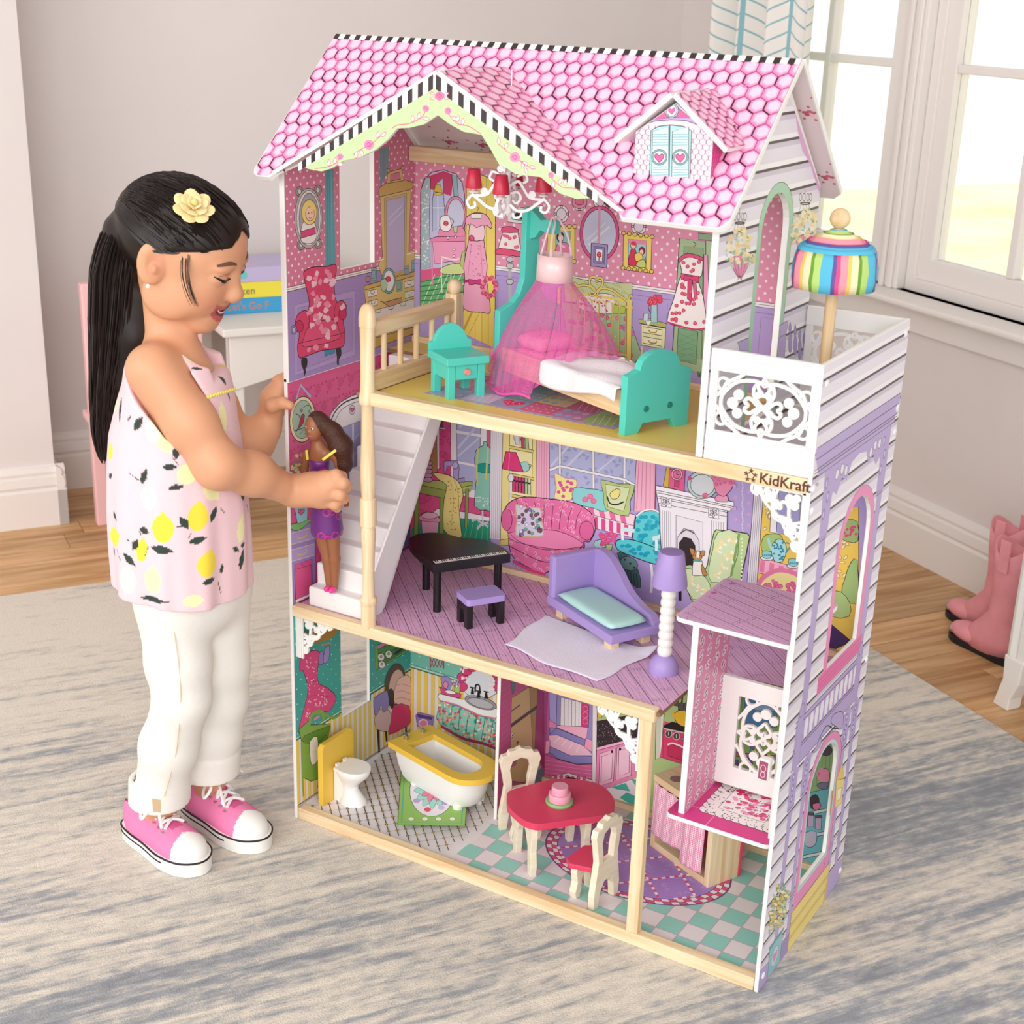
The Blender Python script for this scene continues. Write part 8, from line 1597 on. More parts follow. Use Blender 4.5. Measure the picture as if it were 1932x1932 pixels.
# ================================================================= soft shapes: distance fields turned into one smooth skin
class Field:
 def __init__(s, lo, hi, h):
  s.lo = np.array(lo, float); s.h = h; s.n = np.ceil((np.array(hi)-s.lo)/h).astype(int)+1; s.a = np.full(s.n, 0.06, np.float32)
 def sl(s, lo, hi):
  i0 = np.maximum(np.floor((np.array(lo)-s.lo)/s.h).astype(int), 0); i1 = np.minimum(np.ceil((np.array(hi)-s.lo)/s.h).astype(int)+1, s.n)
  if (i1 <= i0).any(): return None
  ax = [s.lo[k]+s.h*np.arange(i0[k], i1[k]) for k in range(3)]
  return tuple(slice(a, b) for a, b in zip(i0, i1)), ax[0][:, None, None], ax[1][None, :, None], ax[2][None, None, :]
 def add(s, fn, lo, hi, k=0.01, cut=False):
  m = k+0.012; q = s.sl(np.array(lo)-m, np.array(hi)+m)
  if q is None: return s
  sel, X, Y, Z = q; d = fn(X, Y, Z).astype(np.float32); A = s.a[sel]
  if cut: d = -d; hh = np.maximum(k-np.abs(A-d), 0)/k; s.a[sel] = np.maximum(A, d)+hh*hh*k*0.25
  else: hh = np.maximum(k-np.abs(A-d), 0)/k; s.a[sel] = np.minimum(A, d)-hh*hh*k*0.25
  return s
 def cap(s, a, b, ra, rb=None, k=0.01, cut=False):
  rb = ra if rb is None else rb; a, b = np.array(a, float), np.array(b, float); ba = b-a; L2 = max((ba*ba).sum(), 1e-12); R_ = max(ra, rb)
  def fn(X, Y, Z):
   t = np.clip(((X-a[0])*ba[0]+(Y-a[1])*ba[1]+(Z-a[2])*ba[2])/L2, 0, 1)
   return np.sqrt((X-a[0]-t*ba[0])**2+(Y-a[1]-t*ba[1])**2+(Z-a[2]-t*ba[2])**2)-(ra+(rb-ra)*t)
  return s.add(fn, np.minimum(a, b)-R_, np.maximum(a, b)+R_, k, cut)
 def chain(s, pts, rad, k=0.01):
  for i in range(len(pts)-1): s.cap(pts[i], pts[i+1], rad[i], rad[i+1], k)
  return s
 def ell(s, c, r, M=None, k=0.01, cut=False):
  c = np.array(c, float); r = np.array(r, float); R_ = r.max(); Mi = np.array(M) if M is not None else np.eye(3)
  def fn(X, Y, Z):
   x, y, z = X-c[0], Y-c[1], Z-c[2]
   u = [(x*Mi[0, i]+y*Mi[1, i]+z*Mi[2, i]) for i in range(3)]
   k0 = np.sqrt(sum((u[i]/r[i])**2 for i in range(3))); k1 = np.sqrt(sum((u[i]/r[i]**2)**2 for i in range(3)))+1e-9
   return k0*(k0-1)/k1
  return s.add(fn, c-R_, c+R_, k, cut)
 def mesh(s):
  a = s.a; g = (a < 0); n = a.shape
  cnt = np.zeros([k-1 for k in n], np.int8)
  for i in (0, 1):
   for j in (0, 1):
    for k in (0, 1): cnt += g[i:n[0]-1+i, j:n[1]-1+j, k:n[2]-1+k]
  I = np.argwhere((cnt > 0) & (cnt < 8)); idx = np.full(cnt.shape, -1, np.int32); idx[I[:, 0], I[:, 1], I[:, 2]] = np.arange(len(I))
  cor = [(i, j, k) for i in (0, 1) for j in (0, 1) for k in (0, 1)]; val = np.stack([a[I[:, 0]+c[0], I[:, 1]+c[1], I[:, 2]+c[2]] for c in cor], 1)
  acc = np.zeros((len(I), 3)); w_ = np.zeros(len(I))
  for p in range(8):
   for q in range(p+1, 8):
    df = [cor[q][t]-cor[p][t] for t in range(3)]
    if sum(abs(t) for t in df) != 1: continue
    x0, x1 = val[:, p], val[:, q]; m = (x0 < 0) != (x1 < 0); t = np.where(m, x0/(x0-x1+1e-20), 0)
    acc += np.where(m[:, None], np.array(cor[p])[None, :]+t[:, None]*np.array(df)[None, :], 0); w_ += m
  V = s.lo+s.h*(I+acc/np.maximum(w_, 1)[:, None]); F = []
  for ax in range(3):
   b, c = (ax+1) % 3, (ax+2) % 3; s0 = [slice(None)]*3; s1 = [slice(None)]*3; s0[ax] = slice(0, n[ax]-1); s1[ax] = slice(1, n[ax])
   g0, g1 = g[tuple(s0)], g[tuple(s1)]; E_ = np.argwhere(g0 != g1); sgn = g0[E_[:, 0], E_[:, 1], E_[:, 2]]
   ok = (E_[:, b] > 0) & (E_[:, c] > 0) & (E_[:, b] < n[b]-1) & (E_[:, c] < n[c]-1); E_, sgn = E_[ok], sgn[ok]
   def cell(db, dc): q = E_.copy(); q[:, b] += db; q[:, c] += dc; return idx[q[:, 0], q[:, 1], q[:, 2]]
   Q = np.stack([cell(-1, -1), cell(0, -1), cell(0, 0), cell(-1, 0)], 1); Q[~sgn] = Q[~sgn][:, ::-1]; F.append(Q)
  F = np.concatenate(F); F = F[(F >= 0).all(1)]; return V, F
def np_obj(name, V, F, m, parent=None, vc=None, off=(0, 0, 0)):
 me = bpy.data.meshes.new(name); V = np.asarray(V)-np.array(off); nf = len(F)
 me.vertices.add(len(V)); me.vertices.foreach_set('co', V.astype(np.float32).ravel()); me.loops.add(nf*4); me.loops.foreach_set('vertex_index', F.astype(np.int32).ravel())
 me.polygons.add(nf); me.polygons.foreach_set('loop_start', np.arange(0, nf*4, 4, dtype=np.int32)); me.polygons.foreach_set('use_smooth', np.ones(nf, bool)); me.update(calc_edges=True); me.validate()
 if vc is not None: ca = me.color_attributes.new('Col', 'FLOAT_COLOR', 'POINT'); ca.data.foreach_set('color', np.asarray(vc, np.float32).ravel())
 me.materials.append(m); o = bpy.data.objects.new(name, me); COL.objects.link(o)
 if parent is not None: o.parent = parent
 return o
def relax(V, F, it=2, lam=0.5):
 n = len(V); e = np.concatenate([F[:, [0, 1]], F[:, [1, 2]], F[:, [2, 3]], F[:, [3, 0]]]); cnt = np.bincount(e[:, 0], minlength=n)+np.bincount(e[:, 1], minlength=n)
 for _ in range(it):
  A = np.zeros_like(V)
  for k in range(3): A[:, k] = np.bincount(e[:, 0], V[e[:, 1], k], n)+np.bincount(e[:, 1], V[e[:, 0], k], n)
  V = V+(A/np.maximum(cnt, 1)[:, None]-V)*lam
 return V
def J(x, y, yy): return np.array(on(x, y, 1, yy))
# ---------------------------------------------------------------- the girl
PB = Vector((-0.09, -0.14, 0.0))
G = thing('person', 'girl with long dark ponytail in lemon-print top, white jeans and pink sneakers', 'person', PB)
HO = np.array((-0.062, -0.129, 0.919)); HS = 0.9624
HR = np.array((Matrix.Rotation(0.329, 3, 'Z') @ Matrix.Rotation(0.355, 3, 'Y') @ Matrix.Rotation(0.06, 3, 'X')))
def HL(p): return HO+HS*(HR @ np.array(p, float))
B = Field((-0.235, -0.285, 0.0), (0.175, 0.075, 1.03), 0.002)
def hell(c, r, k=0.012, cut=False, rot=None):
 M = HR if rot is None else HR @ np.array(rot); B.ell(HL(c), np.array(r)*HS, M, k, cut)
hell((-0.012, 0, 0.022), (0.086, 0.070, 0.073), 0.01); hell((0.034, 0, 0.026), (0.047, 0.057, 0.052), 0.03); hell((0.028, 0, -0.034), (0.051, 0.053, 0.056), 0.03)
hell((0.056, 0, -0.079), (0.021, 0.024, 0.020), 0.025)
for s_ in (-1, 1):
 hell((0.050, s_*0.031, -0.031), (0.027, 0.026, 0.027), 0.02); hell((0.010, s_*0.046, -0.055), (0.034, 0.016, 0.028), 0.02)
 hell((0.086, s_*0.030, 0.004), (0.012, 0.017, 0.010), 0.012, True); hell((0.068, s_*0.030, 0.001), (0.014, 0.017, 0.011), 0.006); hell((0.070, s_*0.029, 0.017), (0.013, 0.018, 0.006), 0.010)
 B.cap(HL((0.088, s_*0.0085, -0.029)), HL((0.082, s_*0.010, -0.027)), 0.0058, k=0.006)
 E3 = np.array(Matrix.Rotation(s_*-0.35, 3, 'Z') @ Matrix.Rotation(-0.18, 3, 'Y')); hell((-0.012, s_*0.071, -0.006), (0.019, 0.0075, 0.031), 0.006, rot=E3); hell((-0.006, s_*0.079, -0.002), (0.0105, 0.0065, 0.019), 0.004, True, E3); hell((-0.004, s_*0.073, -0.010), (0.005, 0.006, 0.007), 0.004, rot=E3)
B.cap(HL((0.074, 0, 0.012)), HL((0.088, 0, -0.020)), 0.0075, 0.0085, 0.012); B.cap(HL((0.091, 0, -0.0245)), HL((0.090, 0, -0.026)), 0.0098, k=0.008)
hell((0.070, 0, -0.0475), (0.012, 0.027, 0.0062), 0.009); hell((0.066, 0, -0.0665), (0.0115, 0.022, 0.0066), 0.009)
# neck, trunk, arms, legs
NB = J(324, 668, -0.140); B.cap(HL((-0.026, 0, -0.045)), NB, 0.032, 0.032, 0.014); B.cap(NB, NB+(0.0, 0, -0.07), 0.034, 0.050, 0.025)
shR, elR, wrR = J(288, 698, -0.200), J(410, 878, -0.172), J(553, 928, -0.040); shL = shR+(-0.066, 0.122, -0.012); wrL = J(503, 806, 0.002); elL = J(462, 852, -0.030)
sm_ = (shR+shL)/2; sv_ = (shL-shR)*0.2; TM = np.array(((0.859, -0.512, 0), (0.512, 0.859, 0), (0, 0, 1))); CH = J(338, 745, -0.140)
B.cap(shR+sv_-(0, 0, .006), shL-sv_-(0, 0, .006), 0.031, k=0.025); B.ell(CH+(0, 0, -.005), (0.056, 0.070, 0.070), TM, 0.03); B.ell(CH+(0.004, 0, -.10), (0.056, 0.072, 0.09), TM, 0.03); B.ell((-0.062, -0.137, 0.47), (0.062, 0.080, 0.09), TM, 0.03)
B.chain([shR, shR*.45+elR*.55+(0.004, 0, 0), elR, elR*.55+wrR*.45+(0, 0, 0.006), wrR], [0.0365, 0.0335, 0.0300, 0.0285, 0.0200], 0.02)
B.chain([shL, shL*.5+elL*.5, elL, elL*.5+wrL*.5, wrL], [0.035, 0.031, 0.028, 0.026, 0.0195], 0.02)
hipR, knR, anR = J(325, 1150, -0.175), J(340, 1315, -0.180), J(303, 1515, -0.180); hipL, knL, anL = J(405, 1150, -0.095), J(412, 1315, -0.090), J(398, 1462, -0.090)
ftR, ftL = np.array((-0.145, -0.178, 0.02)), np.array((-0.118, -0.078, 0.02))
for hp, kn, an, ft in ((hipR, knR, anR, ftR), (hipL, knL, anL, ftL)): B.chain([hp+(0, 0, .05), kn, an, ft], [0.045, 0.034, 0.0235, 0.024], 0.02)
# right hand closed on the doll
KH = lambda x, y, yy: J(520+x*.2277, 740+y*.2277, yy)
pm = KH(330, 800, -0.030); B.ell((wrR+pm)/2, (0.026, 0.018, 0.022), k=0.014)
B.chain([wrR, pm, KH(420, 790, -0.030)], [0.0195, 0.0225, 0.0200], 0.012); B.cap(KH(420, 740, -0.030), KH(400, 890, -0.026), 0.0145, 0.0125, 0.012)
for pts in (((425, 715, -0.031), (500, 690, -0.030), (545, 700, -0.012), (525, 722, 0.004)), ((440, 765, -0.033), (555, 752, -0.031), (588, 780, -0.012), (550, 800, 0.004)), ((435, 830, -0.031), (530, 850, -0.030), (562, 880, -0.013), (530, 890, 0.003)), ((410, 895, -0.027), (490, 930, -0.026), (508, 955, -0.012), (480, 955, 0.002))):
 B.chain([KH(*p) for p in pts], [0.0095, 0.0088, 0.0078, 0.0066] if pts[0][0] != 410 else [0.0085, 0.0075, 0.0066, 0.0058], 0.0045)
B.chain([KH(330, 745, -0.022), KH(420, 700, -0.010), KH(470, 690, 0.004)], [0.0110, 0.0090, 0.0072], 0.006)
# left hand on the wall edge: fingers behind the board, thumb in front of it
LH = lambda x, y, yy, xx=None: J(160+x*.2691, 640+y*.2691, yy)
pl = np.array((-0.026, 0.010, 0.690)); B.chain([wrL, pl, np.array((-0.018, 0.018, 0.712))], [0.0190, 0.0195, 0.0140], 0.012)
for i in range(4): z = 0.722-0.0135*i; B.chain([np.array((-0.022, 0.014, z-0.004)), np.array((-0.012, 0.030, z+0.002)), np.array((-0.0085, 0.046-0.004*(i == 3), z)), np.array((-0.0078, 0.060-0.006*(i in (0, 3)), z-0.004))], [0.0092, 0.0082, 0.0072, 0.0060], 0.004)
B.chain([np.array((-0.024, 0.000, 0.676)), np.array((-0.012, -0.012, 0.688)), np.array((0.003, -0.0085, 0.694)), np.array((0.016, -0.0070, 0.692))], [0.0115, 0.0092, 0.0080, 0.0068], 0.006)
V, F = B.mesh(); V = relax(V, F, 2, 0.4); del B
SK, LIPC = np.array(lin('#d9a17e')), np.array(lin('#c06060'))
vc = np.tile(SK, (len(V), 1)); LV_ = ((V-HO) @ HR)/HS
def tint(c, r, col, amt):
 d = np.sqrt((((LV_-np.array(c))/np.array(r))**2).sum(1)); w_ = np.clip(1-d, 0, 1)[:, None]*amt; vc[:] = vc*(1-w_)+np.array(lin(col))*w_
for s_ in (-1, 1): tint((0.062, s_*0.036, -0.030), (0.03, 0.028, 0.026), '#cf7a62', 0.75); tint((-0.005, s_*0.072, -0.005), (0.016, 0.012, 0.024), '#c97c60', 0.6)
tint((0.092, 0, -0.026), (0.016, 0.014, 0.012), '#cf8468', 0.6)
lipm = (np.abs(LV_[:, 1]) < 0.0310) & (LV_[:, 0] > 0.035) & (LV_[:, 2] < -0.0455+9*LV_[:, 1]**2) & (LV_[:, 2] > -0.0720+20*LV_[:, 1]**2); vc[lipm] = LIPC
SKIN = vcol_mat('skin', 0.45, 0.35, sss=0.25)
BODY = np_obj('body', V, F, SKIN, G, vc, PB); BT = BVHTree.FromPolygons([tuple(v) for v in V], [tuple(f) for f in F[::1]])
def hsurf(y, z, off=0.0008, x0=0.2):
 o_ = Vector(HL((x0, y, z))); d_ = Vector(-(HR[:, 0])); h = BT.ray_cast(o_, d_, 0.4)
 return (h[0]+h[1]*off) if h[0] is not None else Vector(HL((0.07, y, z)))
HAIRM = mat('hair_dark', '#1c120f', 0.42, spec=0.35); TOOTH = mat('tooth', '#f2ece4', 0.3)
def face_strip(name, pts, hts, m, off=0.0009, par=G):
 vs = []; fs = []
 for (y, z), h in zip(pts, hts): vs += [hsurf(y, z+h, off)-PB, hsurf(y, z-h, off)-PB]
 for i in range(len(pts)-1): fs.append((2*i, 2*i+1, 2*i+3, 2*i+2))
 return obj(name, vs, fs, m, par, True)
for s_ in (-1, 1):
 ar = [(s_*(0.0140+0.0330*t), 0.0010-0.0046*math.sin(math.pi*(0.12+t*.85))+0.0050*t) for t in [i/12 for i in range(13)]]
 face_strip('eye_line', ar, [0.0007+0.0018*math.sin(math.pi*i/12)**.7 for i in range(13)], mat('lash_black', '#120c0b', 0.4), 0.0010)
 face_strip('eyebrow', [(s_*(0.0150+0.0330*t), 0.0205+0.0055*math.sin(math.pi*(t*.8+.12))) for t in [i/12 for i in range(13)]], [0.0010+0.0016*math.sin(math.pi*(i+.5)/13) for i in range(13)], mat('brow_brown', '#6f4c3a', 0.7), 0.0006)
 face_strip('eyelid_crease', [(s_*(0.0175+0.0260*t), 0.0068+0.0030*math.sin(math.pi*t)) for t in [i/10 for i in range(11)]], [0.00045]*11, mat('crease', '#a8694c', 0.6), 0.0005)
tz = [(-0.0265+0.053*i/18) for i in range(19)]; face_strip('mouth', [(y, -0.0585+14*y*y) for y in tz], [0.0052-0.0046*abs(y)/0.0265 for y in tz], mat('mouth_dark', '#7a2f33', 0.5), 0.0008)
face_strip('teeth', [(y*.92, -0.0558+12.5*y*y) for y in tz], [0.0030-0.0024*abs(y)/0.0265 for y in tz], TOOTH, 0.0016)
for s_ in (-1, 1): b = WB(); c = Vector(HL((-0.004, s_*0.080, -0.034))); b.sphere(c, 0.0031, 12, 8); b.build('earring', mat('pearl', '#f3efe8', 0.2), G, smooth=True)
# ---------------------------------------------------------------- hair
Hf = Field(HO-0.16-np.array((0.05, 0, 0.28)), HO+0.14, 0.003)
Hf.ell(HL((-0.012, 0, 0.026)), np.array((0.0915, 0.0755, 0.0775))*HS, HR, 0.01); Hf.ell(HL((0.030, 0, 0.036)), np.array((0.054, 0.061, 0.0495))*HS, HR, 0.02)
def facecut(X, Y, Z):
 x, y, z = X-HO[0], Y-HO[1], Z-HO[2]; u = [(x*HR[0, i]+y*HR[1, i]+z*HR[2, i])/HS for i in range(3)]
 line = np.maximum(u[2]-(0.016+0.40*u[0]+6.0*np.maximum(0.030-np.abs(u[1]), 0)*0.12), -(u[0]+0.020))
 low = (-0.075-u[2]); return np.maximum(-line, -1.0)*HS if True else low
q = Hf.sl(Hf.lo, Hf.lo+Hf.h*(Hf.n-1)); A = facecut(q[1], q[2], q[3]).astype(np.float32); Hf.a = np.maximum(Hf.a, A)
tie = np.array(on(262, 402, 1, -0.150))
TAIL = [J(x, y, yy) for x, y, yy in ((262, 402, -0.150), (240, 440, -0.160), (228, 510, -0.165), (224, 600, -0.168), (216, 690, -0.170), (206, 770, -0.172), (202, 830, -0.172), (206, 872, -0.172))]
Hf.chain(TAIL, [0.020, 0.030, 0.034, 0.033, 0.026, 0.019, 0.011, 0.004], 0.012)
Hf.chain([J(270, 560, -0.150), J(258, 640, -0.160), J(238, 720, -0.168)], [0.028, 0.024, 0.014], 0.02); Hf.ell(tie, (0.020, 0.020, 0.018), k=0.015)
V2, F2 = Hf.mesh(); V2 = relax(V2, F2, 3, 0.5); HAIR = np_obj('hair', V2, F2, HAIRM, G, None, PB); HB_ = BVHTree.FromPolygons([tuple(v) for v in V2], [tuple(f) for f in F2]); del Hf
b = WB(); rr = random.Random(11); tieV = Vector(tie); HOv = Vector(HO)
def onhair(p, lift=0.0012):
 d_ = (HOv-p); h = HB_.find_nearest(p); return h[0]+h[1]*lift if h[0] is not None else p
for i in range(760):
 y = rr.uniform(-0.074, 0.074); f_ = rr.random()
 if rr.random() < .6: st = Vector(HL((0.078*math.sqrt(max(0, 1-(y/0.076)**2))+rr.uniform(-.012, 0.004), y, 0.045-0.045*(abs(y)/0.074)**2+rr.uniform(-0.003, 0.006))))
 else: st = Vector(HL((rr.uniform(-0.02, 0.07), y, rr.uniform(0.03, 0.10))))
 pts = []
 for k in range(9): t = k/8; pts.append(onhair(st.lerp(tieV, t)+(st.lerp(tieV, t)-HOv).normalized()*0.03*math.sin(math.pi*t), 0.0006+0.0014*rr.random()))
 b.tube(pts, [0.0005]+[0.0010]*7+[0.0008], 4, False)
for i in range(620):
 a = rr.uniform(0, 6.283); k_ = math.sqrt(rr.random()); pts = []; ph = rr.uniform(0, 6.28); end = rr.uniform(0.55, 1.03)
 rad = [0.018, 0.031, 0.036, 0.036, 0.030, 0.023, 0.016, 0.009]; ctl = crom([Vector(t) for t in TAIL], 3, False); m = int(len(ctl)*min(end, 1))
 for q_ in range(m):
  r_ = float(np.interp(q_/3, range(8), rad))*(0.72+0.36*k_); p = ctl[q_]+Vector((math.cos(a), math.sin(a), 0))*r_+Vector((0.002*math.sin(q_*.5+ph), 0.002*math.cos(q_*.4+ph), 0)); pts.append(p)
 if len(pts) > 4: b.tube(pts, [0.0006]+[0.0012]*(len(pts)-2)+[0.0003], 4, False)
for i in range(14):
 s0 = Vector(HL((rr.uniform(0.022, 0.036), -0.064+rr.uniform(-.002, .002), rr.uniform(0.022, 0.030)))); pts = [s0+Vector((0.012*t*t, -0.006*math.sin(3*t), -0.066*t)) for t in [j/6 for j in range(7)]]; b.tube(pts, [0.0004]*6+[0.0002], 3, False)
b.build('hair_strands', HAIRM, HAIR, smooth=True)
b = WB(); b.tube([tuple(tieV+Vector((0.021*math.cos(t), 0.021*math.sin(t)*.6, 0.021*math.sin(t)))) for t in [i*2*math.pi/20 for i in range(21)]], 0.0028, 8); b.build('hair_tie', mat('tie_black', '#171213', 0.6), HAIR, smooth=True)
fc = onhair(Vector(on(368, 362, 1, -0.19)), 0.004); fn_ = (fc-HOv).normalized(); fx = fn_.orthogonal().normalized(); fy = fn_.cross(fx)
FLW = mat('cream_felt', '#f0dba4', 0.9, noise=(160, .12)); fl_ = None
for ring, (n, R_, r_, lift) in enumerate(((7, 0.0165, 0.0120, 0.001), (6, 0.0105, 0.0100, 0.005), (4, 0.0045, 0.0080, 0.009))):
 for i in range(n):
  b = WB(); a = 6.283*i/n+ring*.5; c = fc+(fx*math.cos(a)+fy*math.sin(a))*R_+fn_*lift; M = Matrix((fx, fy, fn_)).transposed()
  tm = M @ Matrix.Rotation(a, 3, 'Z') @ Matrix.Rotation(-0.35-0.25*ring, 3, 'Y'); b.sphere(c, r_, 14, 8, (1.0, 0.85, 0.20), tm); o = b.build('petal', FLW, fl_ or G, smooth=True)
  if fl_ is None: o.name = 'hair_flower'; fl_ = o
b = WB(); b.sphere(fc+fn_*0.013, 0.0046, 14, 10); b.build('pearl_bead', mat('gold_pearl', '#e6cf86', 0.25), fl_, smooth=True)
cl = onhair(Vector(on(363, 388, 1, -0.20)), 0.003); b = WB(); b.bar(fc, cl, 0.010, 0.003, fn_); b.build('clip', mat('pink_ribbon', '#e0998f', 0.4), fl_, bevel=0.001)
# ---------------------------------------------------------------- lemon top
rows = [(246, 418, 672), (238, 430, 715), (222, 440, 760), (208, 452, 815), (204, 460, 870), (204, 467, 940), (207, 471, 1010), (212, 472, 1070), (216, 473, 1128)]
RH, FH = np.array((_r0.x, _r0.y, 0)), np.array((math.sin(YAW), math.cos(YAW), 0)); RNG = []
for xl, xr, y in rows: c = J((xl+xr)/2, y, -0.137); RNG.append((c[2], c[0], c[1], (xr-xl)/2*dep(Vector(c))/FPX))
RNG = np.array(sorted(RNG)); zb, zt_ = RNG[0, 0]+0.034, NB[2]-0.008
S_ = Field((-0.24, -0.29, zb-0.05), (0.09, 0.03, 0.83), 0.0021)
def dress(X, Y, Z):
 cx = np.interp(Z, RNG[:, 0], RNG[:, 1]); cy = np.interp(Z, RNG[:, 0], RNG[:, 2]); a = np.interp(Z, RNG[:, 0], RNG[:, 3]); bb = np.interp(Z, RNG[:, 0], [0.118, 0.118, 0.116, 0.113, 0.108, 0.102, 0.096, 0.088, 0.080])
 u = (X-cx)*RH[0]+(Y-cy)*RH[1]; v = (X-cx)*FH[0]+(Y-cy)*FH[1]; th = np.arctan2(v/bb, u/a); am = np.clip((0.72-Z)/0.3, 0, 1)
 fold = 1+am*(0.034*np.sin(6*th+1.0+3*Z)+0.024*np.sin(11*th+2.2-5*Z)+0.012*np.sin(19*th+.4)); rho = np.sqrt((u/a)**2+(v/bb)**2)/fold
 return np.maximum(np.maximum((rho-1)*np.minimum(a, bb), Z-zt_), (zb-0.012*np.cos(th+0.4))-Z)
S_.add(dress, S_.lo, S_.lo+S_.h*S_.n, 0.004)
S_.cap(shR+sv_-(0, 0, .005), shL-sv_-(0, 0, .005), 0.0365, k=0.025); S_.ell(CH+(0, 0, -.005), (0.062, 0.076, 0.076), TM, 0.03); S_.cap(NB, NB+(0, 0, -0.07), 0.0385, 0.055, 0.025)
def neckcut(X, Y, Z):
 u = (X-NB[0])*RH[0]+(Y-NB[1])*RH[1]; v = (X-NB[0])*FH[0]+(Y-NB[1])*FH[1]; return np.maximum(np.maximum(np.abs(v)-0.040, (NB[2]-0.022+0.45*np.clip(-u-0.02, 0, .2))-Z), np.abs(u-0.014)-0.066)
S_.add(neckcut, NB-0.1, NB+0.1, 0.010, True)
S_.cap(shR+(0.002, -.006, .006), shR*.5+elR*.5, 0.0425, 0.0385, 0.005, True); S_.cap(shL+(0.002, .008, .004), shL*.5+elL*.5, 0.042, 0.038, 0.005, True)
V3, F3 = S_.mesh(); V3 = relax(V3, F3, 2, 0.45); del S_
ST = BVHTree.FromPolygons([tuple(v) for v in V3], [tuple(f) for f in F3]); sv = np.tile(np.array(lin('#f0cdd4')), (len(V3), 1))
def motif(px, py, rx, ry, rot, col, kind):
 d_ = ray(px, py).normalized(); h = ST.ray_cast(_C, d_, 6)
 if h[0] is None: return
 stamp(h[0], h[1], rx*dep(h[0])/FPX, ry*dep(h[0])/FPX, rot, col, kind)
def stamp(c, nrm, rx, ry, rot, col, kind):
 up = Vector((0, 0, 1)); ex = up.cross(nrm).normalized(); ey = nrm.cross(ex); c_, s_ = math.cos(rot), math.sin(rot); ax, ay = ex*c_+ey*s_, ey*c_-ex*s_
 D_ = V3-np.array(c); near = np.nonzero((D_**2).sum(1) < (max(rx, ry)*1.5)**2)[0]; u = D_[near] @ np.array(ax)/rx; v = D_[near] @ np.array(ay)/ry; w_ = np.abs(D_[near] @ np.array(nrm)) < 0.035
 if kind == 'lemon': ok = ((u/1.0)**2+(v/(1-0.12*np.abs(u)))**2 < 1) | ((np.abs(u-1.0) < .16) & (np.abs(v) < .2))
 elif kind == 'leaf': ok = (np.abs(u) < 1) & (np.abs(v) < (1-np.abs(u)**1.7)*(1-0.25*u))
 else: ok = (np.abs(u) < 1) & (np.abs(v-0.35*u*u) < 0.9)
 sv[near[ok & w_]] = np.array(lin(col))
LY, LP, LW, GN = '#f6dc4c', '#f2eeb6', '#f4eed6', '#37463f'
Zs = lambda x, y: (160+x*.2691, 640+y*.2691)
for x, y, rx, ry, ro, c_ in ((545, 1330, 105, 82, 1.5, LY), (795, 1250, 104, 78, 1.4, LY), (870, 1580, 96, 84, 1.3, LY), (720, 945, 80, 72, .5, LP), (890, 1065, 84, 64, -.9, LP), (210, 1385, 85, 70, .4, LY), (400, 1480, 86, 42, 1.4, LY), (480, 1690, 100, 66, 1.5, LP), (1100, 1330, 96, 46, 1.3, LP), (760, 1835, 70, 45, 0, LP), (555, 720, 76, 56, -1.1, LP), (450, 1110, 90, 60, 1.5, LW), (300, 1690, 100, 66, 1.5, LW), (968, 560, 110, 46, 1.6, LP), (180, 790, 60, 40, 1.5, LY), (480, 640, 90, 60, 1.4, LW), (960, 190, 40, 26, 1, LY), (1140, 1700, 60, 22, 1.5, LY), (215, 470, 80, 44, 1.4, LP), (700, 170, 60, 30, -.9, LP)): motif(*Zs(x, y), rx*.2691, ry*.2691, ro, c_, 'lemon')
for x, y, L_, w_, ro in ((375, 590, 66, 30, 1.0), (248, 495, 92, 22, -1.35), (598, 897, 52, 26, 0), (640, 790, 56, 26, 1.5), (640, 1040, 58, 22, .1), (415, 960, 62, 24, 1.25), (700, 1292, 58, 28, -1.0), (903, 1226, 64, 28, .9), (795, 1408, 70, 26, .15), (418, 1342, 40, 24, -.4), (352, 1440, 52, 24, 1.1), (540, 1480, 86, 32, -.1), (312, 1548, 62, 28, -.7), (210, 1240, 42, 22, -.6), (878, 1696, 58, 26, .1), (960, 1610, 42, 14, 1.4), (1100, 1545, 80, 26, 1.3), (490, 1826, 100, 24, -.05), (757, 262, 48, 20, -1.4), (788, 206, 44, 18, -.5), (970, 285, 46, 22, -1.2), (1110, 1105, 46, 26, -.4), (312, 552, 32, 9, 1.1), (180, 960, 34, 20, .7), (207, 1490, 38, 12, -1.4), (1060, 1475, 40, 18, -.7), (1110, 1440, 32, 16, .3), (1010, 400, 40, 10, -1.3), (870, 480, 50, 14, 1.4), (770, 545, 50, 8, -1.4), (490, 95, 44, 14, -.4)): motif(*Zs(x, y), L_*.2691, w_*.2691, ro, GN, 'leaf')
for x, y, L_, ro in ((630, 850, 40, -1.0), (345, 965, 45, -.5), (660, 1312, 26, 0), (735, 1380, 20, 1.0), (965, 1200, 34, -1.0), (320, 1418, 26, -.1), (235, 1510, 40, -1.0), (435, 1480, 40, 1.2), (390, 1362, 18, -1.2), (943, 1740, 50, -1.3), (1140, 1185, 40, -1.4), (405, 545, 26, 1.5)): motif(*Zs(x, y), L_*.2691, 4*.2691, ro, GN, 'stem')
rr = random.Random(5)
for i in range(34):
 k = rr.randrange(len(V3)); p = Vector(V3[k]); h = ST.find_nearest(p)
 if h[1].dot(_C-p) < -0.05 and p.z < 0.72: stamp(p, h[1], 0.026 if i % 2 else 0.018, 0.021 if i % 2 else 0.007, rr.uniform(0, 3), (LY, LP)[i % 4 // 2] if i % 2 else GN, 'lemon' if i % 2 else 'leaf')
TOP = np_obj('blouse', V3, F3, vcol_mat('blouse_cotton', 0.85, 0.15, bump=(900, .35), sheen=0.1), G, sv, PB)
b = WB()
